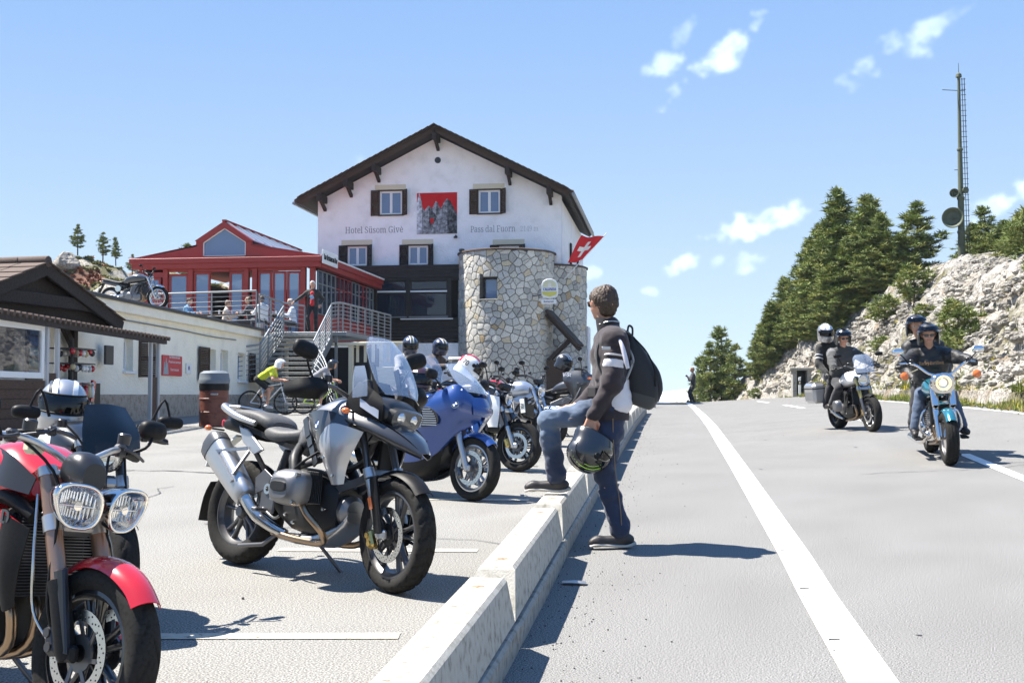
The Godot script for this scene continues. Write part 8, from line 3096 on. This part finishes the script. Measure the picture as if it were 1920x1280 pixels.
func bicycle(label: String, xf: Transform3D, fm: Material) -> void:
	var t:=thing("bicycle",label,"bicycle",xf.origin)
	t.basis=xf.basis
	for x in[.0,1.0]:
		var w:=grp(t,"wheel",V(x,.34,0))
		part(w,"tyre",lathe(S(),Vector3.ZERO,Vector3.BACK,[[-.014,.318],[-.016,.33],[0,.344],[.016,.33],[.014,.318],[-.014,.318]],40),M.rubber)
		part(w,"rim",lathe(S(),Vector3.ZERO,Vector3.BACK,[[-.012,.29],[-.012,.32],[.012,.32],[.012,.29],[-.012,.29]],40),M.black)
		var s:=S()
		for k in 20:
			var a:=TAU*k/20
			tube(s,[Vector3.ZERO,V(cos(a),sin(a),0)*.3],.003,3,1,false)
		part(w,"spokes",s,M.steel)
	var s:=S()
	for q in[[.4,.28,.3,.86],[.4,.28,.86,.78],[.32,.78,.84,.86],[.0,.34,.4,.28],[.0,.34,.32,.76],[.85,.92,.9,.7],[.9,.7,1.0,.34]]:
		tube(s,[V(q[0],q[1],0),V(q[2],q[3],0)],.017,8)
	part(t,"frame",s,fm)
	part(t,"saddle",lx(S(),[[.16,.93,.98,.07,2.4],[.3,.93,.965,.04,2.4],[.42,.93,.955,.02,2.4]],10,2),M.plastic)
	part(t,"seat_post",cyl(S(),V(.3,.84,0),V(.28,.94,0),.014,8),M.plastic)
	for sd in[-1.0,1.0]:
		part(t,"drop_bar",tube(S(),[V(.85,.96,0),V(.88,.96,sd*.18),V(.98,.95,sd*.2),V(.98,.84,sd*.2),V(.88,.82,sd*.2)],.013,7,4),M.plastic)
		part(t,"crank",tube(S(),[V(.4,.28,sd*.05),V(.4+sd*.13,.28-sd*.1,sd*.08)],.01,6),M.alu)
	part(t,"chainring",lathe(S(),V(.4,.28,.05),Vector3.BACK,[[0,.06],[0,.1],[.005,.1],[.005,.06],[0,.06]],20),M.gun)
func bystanders() -> void:
	var right:=V(.991,0,-.134)
	var away:=V(-.134,0,-.991)
	var cl:=[[-11.75,-31.8,"white",M.white_gloss,Color(.55,.62,.03),Color(.015,.015,.015),M.white_gloss,"yellow-green jersey"],[-10.45,-32.6,"yellow-green",coat(lin(.45,.6,.03),.0,.3),Color(.24,.24,.26),Color(.03,.03,.03),M.black,"grey and red jersey"]]
	for q in cl:
		var b:=Basis(right,Vector3.UP,-away)
		var xf:=Transform3D(b,gp(q[0],q[1],.005))
		bicycle("%s racing bicycle ridden by the cyclist in the %s" %[q[2],q[7]],xf,q[3])
		person("cyclist in a %s and shorts bent over the bars" % q[7],xf,{"pelvis":V(.24,1.0,0),"neck":V(.68,1.3,0),"head":V(.84,1.42,0),"look":V(1,-.2,0),"hand_l":V(.95,.97,-.2),"hand_r":V(.95,.97,.2),"curl":[[1.0],[1.0]],"pole_l":V(-.3,-.6,-.5),"pole_r":V(-.3,-.6,.5),"foot_l":V(.27,.47,-.1),"toe_l":V(.43,.39,-.1),"foot_r":V(.5,.27,.1),"toe_r":V(.66,.19,.1),"knee_pole":V(1,.4,0),"lat":V(0,0,1)},{"jacket":q[4],"trousers":q[5],"shorts":true,"short_sleeves":true,"top":"jersey","bulk":.86,"fold":.005,"helmet":q[6],"full":false,"cell":.022,"fine":.012,"shoes":Color(.5,.5,.5)})
	var up:=Transform3D(Basis(-away,Vector3.UP,-right),V(-12.3,3.28,-39.3))
	var st:={"pelvis":V(0,.93,0),"neck":V(.01,1.48,0),"head":V(.05,1.67,0),"hand_l":V(.1,.98,-.28),"hand_r":V(.15,1.06,.62),"foot_l":V(-.02,.1,-.1),"toe_l":V(.2,.04,-.13),"foot_r":V(.1,.1,.1),"toe_r":V(.32,.04,.12),"curl":[[.5],[.6]]}
	var t:=person("grey-haired person in a red shirt and dark open jacket at the head of the stairs",up,st,{"jacket":Color(.03,.024,.022),"trousers":Color(.012,.012,.014),"hair":Color(.5,.49,.47),"cell":.024,"fine":.012,"panels":[[V(.075,1.36,.0),V(.085,1.0,.0),.075,.085,Color(.5,.025,.03),1]]})
	part(t,"shirt_print",box(S(),V(.165,1.22,.0),V(.012,.14,.12),.004,Basis(Vector3.RIGHT,.5)),mat(lin(.2,.4,.55),.8))
	var wx:=Transform3D(Basis(-right,Vector3.UP,away),gp(1.14,-60.3,.005))
	st=st.duplicate()
	st.hand_l=V(.26,1.3,-.06)
	st.hand_r=V(.27,1.32,.06)
	t=person("person in dark clothes standing on the crest of the road holding a camera",wx,st,{"jacket":Color(.03,.03,.032),"trousers":Color(.022,.022,.022),"hair":Color(.2,.12,.07),"cell":.024,"fine":.014})
	part(t,"camera",box(S(),V(.34,1.36,0),V(.08,.09,.13),.015),M.plastic)
	var sit:={"pelvis":V(0,.52,0),"neck":V(.06,1.06,0),"head":V(.12,1.25,0),"hand_l":V(.42,.8,-.15),"hand_r":V(.42,.8,.15),"foot_l":V(.42,.1,-.14),"toe_l":V(.64,.04,-.14),"foot_r":V(.42,.1,.14),"toe_r":V(.64,.04,.14),"knee_pole":V(.5,1,0),"curl":[[.5],[.5]]}
	var gs:=[[-17.45,-40.6,.0,Color(.1,.25,.42),Color(.05,.03,.02),"in a blue jacket at the left end of the terrace table"],[-16.5,-41.9,.4,Color(.5,.42,.36),Color(.2,.13,.09),"with a bare head facing the lot behind the terrace table"],[-15.0,-40.6,3.14,Color(.03,.032,.045),Color(.1,.06,.03),"in dark clothes at the right end of the terrace table"],[-13.75,-41.6,3.6,Color(.5,.55,.65),Color(.35,.3,.26),"in a pale blue shirt by the stair railing"],[-14.4,-40.2,2.6,Color(.6,.6,.6),Color(.08,.05,.03),"in a white shirt near the terrace corner"],[-20.4,-38.6,.3,Color(.6,.6,.62),Color(.4,.35,.3),"in a white shirt at the left end of the terrace"]]
	for q in gs:
		var xf:=Transform3D(Basis(Vector3.UP,q[2]as float),V(q[0],3.28,q[1]))
		person("seated terrace guest "+q[5],xf,sit,{"jacket":q[3],"trousers":Color(.03,.035,.05),"hair":q[4],"cell":.028,"fine":.014,"top":"shirt"},"guests at the terrace tables")
		var b:=thing("stool","stool under the guest "+q[5],"stool",xf.origin)
		part(b,"seat",box(S(),V(0,.4,0),V(.4,.04,.36),.01),M.brown_wood)
		for k in 4:
			part(b,"leg",box(S(),V(-.15+.3*(k % 2),.19,-.13+.26*(k/2)),V(.04,.38,.04),.004),M.brown_wood)
	for q in[[-16.2,-40.7,"long brown table between the terrace guests"],[-14.6,-41.2,"small brown table by the stair railing"]]:
		var b:=thing("table",q[2],"table",V(q[0],3.28,q[1]))
		var l:=2.0 if q[0]<-15.0 else .8
		for k in 5:
			part(b,"plank",box(S(),V(0,.74,-.3+k*.15),V(l,.035,.142),.006),M.brown_wood)
		for sd in[-1,1]:
			part(b,"leg",box(S(),V(sd*l*.4,.36,0),V(.06,.72,.5),.006),M.brown_wood)
		for k in 5:
			var g:=thing("glass","glass standing on the %s, %s from its left end" %[q[2],["first","second","third","fourth","fifth"][k]],"glass",V(q[0]-l*.4+l*.2*k,4.04,q[1]+.1*(k % 3-1)))
			part(g,"tumbler",lathe(S(),Vector3.ZERO,Vector3.UP,[[0,0],[0,.03],[.15,.038],[.15,.034],[.01,.027],[.01,0]],10),M.clear_pane if k % 2 else M.white_paint)
func small_things() -> void:
	var t:=thing("litter_bin","rusty brown drum litter bin with a grey lid in front of the cream wing","litter bin",gp(-9.55,-23.7))
	part(t,"drum",lathe(S(),Vector3.ZERO,Vector3.UP,[[0,0],[0,.29],[.02,.305],[.28,.3],[.29,.31],[.31,.31],[.32,.3],[.56,.3],[.57,.31],[.59,.31],[.6,.3],[.78,.3]],36),tri_m(mat(lin(.17,.05,.03),.55),ntex(40,.02,5,[[.0,Color(.4,.35,.3)],[.4,Color(.9,.9,.9)],[1.0,Color(1,1,1)]],256),1.5))
	part(t,"liner",lathe(S(),Vector3.ZERO,Vector3.UP,[[.76,.306],[.84,.312],[.9,.31],[.9,.29]],30),M.plastic)
	part(t,"lid",lathe(S(),Vector3.ZERO,Vector3.UP,[[.9,.0],[.9,.315],[.98,.325],[1.0,.315],[1.12,.3],[1.17,.22],[1.18,.0]],36),mat(lin(.13,.15,.17),.6))
	part(t,"handle",box(S(),V(.12,.68,.29),V(.16,.04,.05),.01),M.alu)
	t=thing("hanging_sign","rounded white and yellow beer sign with blue lettering beside the stone tower","sign",V(-5.36,5.9,-52.3))
	part(t,"panel",slab(S(),[-.36,-.3,-.28,-.4,0,-.44,.28,-.4,.36,-.3,.38,.0,.34,.26,.2,.4,0,.44,-.2,.4,-.34,.26,-.38,.0],-.06,.06,.015,Transform3D.IDENTITY,2),mat(lin(.75,.76,.74),.4))
	part(t,"yellow_field",slab(S(),[-.31,-.28,0,-.38,.31,-.28,.33,-.14,-.33,-.14],.06,.066,.0,Transform3D.IDENTITY),mat(lin(.62,.56,.12),.5))
	part(t,"crest_field",slab(S(),[-.31,.06,.31,.06,.28,.24,.14,.35,-.14,.35,-.28,.24],.06,.066,.0,Transform3D.IDENTITY),mat(lin(.66,.64,.4),.5))
	part(t,"figure",slab(S(),[-.08,.06,.08,.06,.07,.2,.03,.26,-.03,.26,-.07,.2],.066,.07,.0,Transform3D.IDENTITY),mat(lin(.75,.7,.62),.5))
	letters(t,"lettering","CALANDA",V(0,-.04,.066),.17,mat(lin(.02,.03,.3),.5),Basis.IDENTITY,"Droid Sans",.01,.58,700)
	var q:=thing("hanging_sign","small white plate lettered Restaurant under the beer sign","sign",V(-5.4,5.31,-52.3))
	part(q,"panel",box(S(),Vector3.ZERO,V(.68,.2,.08),.015),M.white_paint)
	letters(q,"lettering","Restaurant",V(0,0,.042),.12,mat(lin(.05,.05,.12),.5),Basis.IDENTITY,"Droid Sans",.006,.45,700)
	part(q,"bracket",beam(S(),V(-.36,.3,0),V(-.9,.3,-.6),.04,.04),M.dark_metal)
	t=thing("flag","red flag with a white cross flying from the hotel corner","flag",V(-3.0,8.45,-54.0))
	part(t,"pole",tube(S(),[V(-1.9,-1.9,-.6),V(.12,.14,.02)],.025,8),M.white_paint)
	var P := func(u: float, v: float) -> Vector3:
		var h:=V(0,0,0).lerp(V(-1.0,-1.02,-.32),u)
		return h+V(-.85+.25*u,.02-.2*u,.1)*v*1.2+V(.0,.05,.16)*sin(v*7.0+u*2.0)*v+V(0,-.05,.1)*sin(u*6.0+v*3.0)*v
	var rows:=[]
	for i in 9:
		var row:=[]
		for k in 9:
			row.append(P.call(i/8.0,k/8.0))
		rows.append(row)
	var fl:=mat(lin(.6,.02,.03),.8)
	fl.backlight_enabled=true
	fl.backlight=Color(.5,.1,.1)
	part(t,"cloth",patch(S(),rows,2,2,.004),fl)
	for w in[[.42,.58,.2,.8],[.2,.8,.42,.58]]:
		for side in[.008,-.012]:
			rows=[]
			for i in 5:
				var row:=[]
				for k in 5:
					row.append(P.call(lerpf(w[0],w[1],i/4.0),lerpf(w[2],w[3],k/4.0))+V(0,0,side*(1.0 if w[0]>.3 else 1.3)))
				rows.append(row)
			part(t,"cross",patch(S(),rows,2,2,.002),M.white_paint)
	t=thing("radio_mast","tall green transmission mast with ladder and dish antennas on the rock","mast",V(15.25,hill(15.25,-64.1)-.3,-64.1))
	var h0:float=18.2-t.position.y
	part(t,"tube",lathe(S(),Vector3.ZERO,Vector3.UP,[[0,0],[0,.19],[2.2,.18],[2.25,.21],[2.35,.21],[2.4,.17],[4.0,.16],[4.05,.2],[4.15,.2],[4.2,.14],[6.6,.12],[6.65,.16],[6.72,.16],[6.75,.1],[h0-.3,.075],[h0-.25,.16],[h0-.1,.14],[h0,.02],[h0+.5,.012],[h0+.5,0]],18),M.mast)
	var s:=S()
	for x in[.3,.42]:
		tube(s,[V(x,1.0,0),V(x-.14,h0-.3,0)],.02,5)
	part(t,"ladder_rail",s,M.dark_metal)
	for k in 34:
		var y:=1.2+k*.28
		part(t,"rung",beam(S(),V(.1,y,0),V(.48-.14*y/h0,y,0),.025,.025),M.dark_metal)
	for a in[[-.46,3.05,.55,.26],[-.36,4.35,.24,.2]]:
		part(t,"dish",lathe(S(),V(a[0],a[1],.15),V(-.35,0,1),[[-a[3],0],[-a[3],a[2]*.9],[0,a[2]],[.04,a[2]],[.04,a[2]*.92],[-a[3]*.5,a[2]*.6],[-a[3]*.7,0]],28),M.mast)
		part(t,"dish_arm",beam(S(),V(0,a[1],0),V(a[0],a[1],.1),.08,.1),M.mast)
	part(t,"dish",lathe(S(),V(.22,4.5,.1),V(.5,0,1),[[-.1,0],[-.1,.16],[.05,.18],[.08,0]],18),M.mast)
	part(t,"cross_arm",beam(beam(S(),V(-.85,h0-.9,0),V(.3,h0-1.0,0),.03,.03),V(.28,h0-1.0,0),V(.28,h0-.75,0),.03,.03),M.mast)
	part(t,"cross_arm",beam(S(),V(-.3,5.6,0),V(0,5.6,0),.03,.03),M.mast)
	t=thing("mast_hut","small dark timber roof at the foot of the mast","hut",V(14.0,hill(14.0,-62.5),-62.5))
	part(t,"roof",beam(S(),V(-1.3,-.3,0),V(1.2,.6,0),1.6,.1),M.dark_wood)
	part(t,"wall",box(S(),V(.3,-.1,0),V(1.8,.7,1.3),.02),M.dark_wood)
	var nx:=7.6
	t=thing("concrete_niche","grey concrete niche with a flat roof set into the foot of the rock","niche",V(6.55,gy(6.55,-63.0),-63.0))
	for x in[-.1,.65]:
		part(t,"pier",box(S(),V(x,.7,-.3),V(.22,1.4,.9),.02),M.concrete_grey)
	part(t,"roof_slab",box(S(),V(.28,1.47,-.3),V(1.25,.14,1.1),.02),M.concrete)
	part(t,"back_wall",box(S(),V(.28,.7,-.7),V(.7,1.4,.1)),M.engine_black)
	t=thing("delineator_post","white roadside delineator post with a black band beside the niche","post",gp(6.45,-60.5))
	part(t,"post",slab(S(),[-.06,0,.06,0,.06,1.02,-.06,.98],-.04,.04,.01),M.white_paint)
	part(t,"band",box(S(),V(0,.72,0),V(.13,.22,.09),.006),M.black)
	part(t,"reflector",box(S(),V(0,.72,.047),V(.05,.14,.008)),M.reflector)
	t=thing("concrete_block","pale concrete block at the end of the kerb on the crest","block",gp(-.85,-44.0))
	part(t,"block",box(S(),V(0,.22,0),V(.6,.5,.5),.03),M.concrete_white)
	t=thing("crushed_can","flattened silver can lying on the asphalt by the kerb","can",gp(-.57,-6.95,.008))
	part(t,"can",loft(S(),[[V(-.07,.008,0),V(0,.008,0),V(0,0,.03),2.4],[V(.0,.012,.01),V(0,.011,0),V(0,0,.026),2.2],[V(.07,.008,0),V(0,.008,0),V(0,0,.032),2.4]],14,3),M.alu)
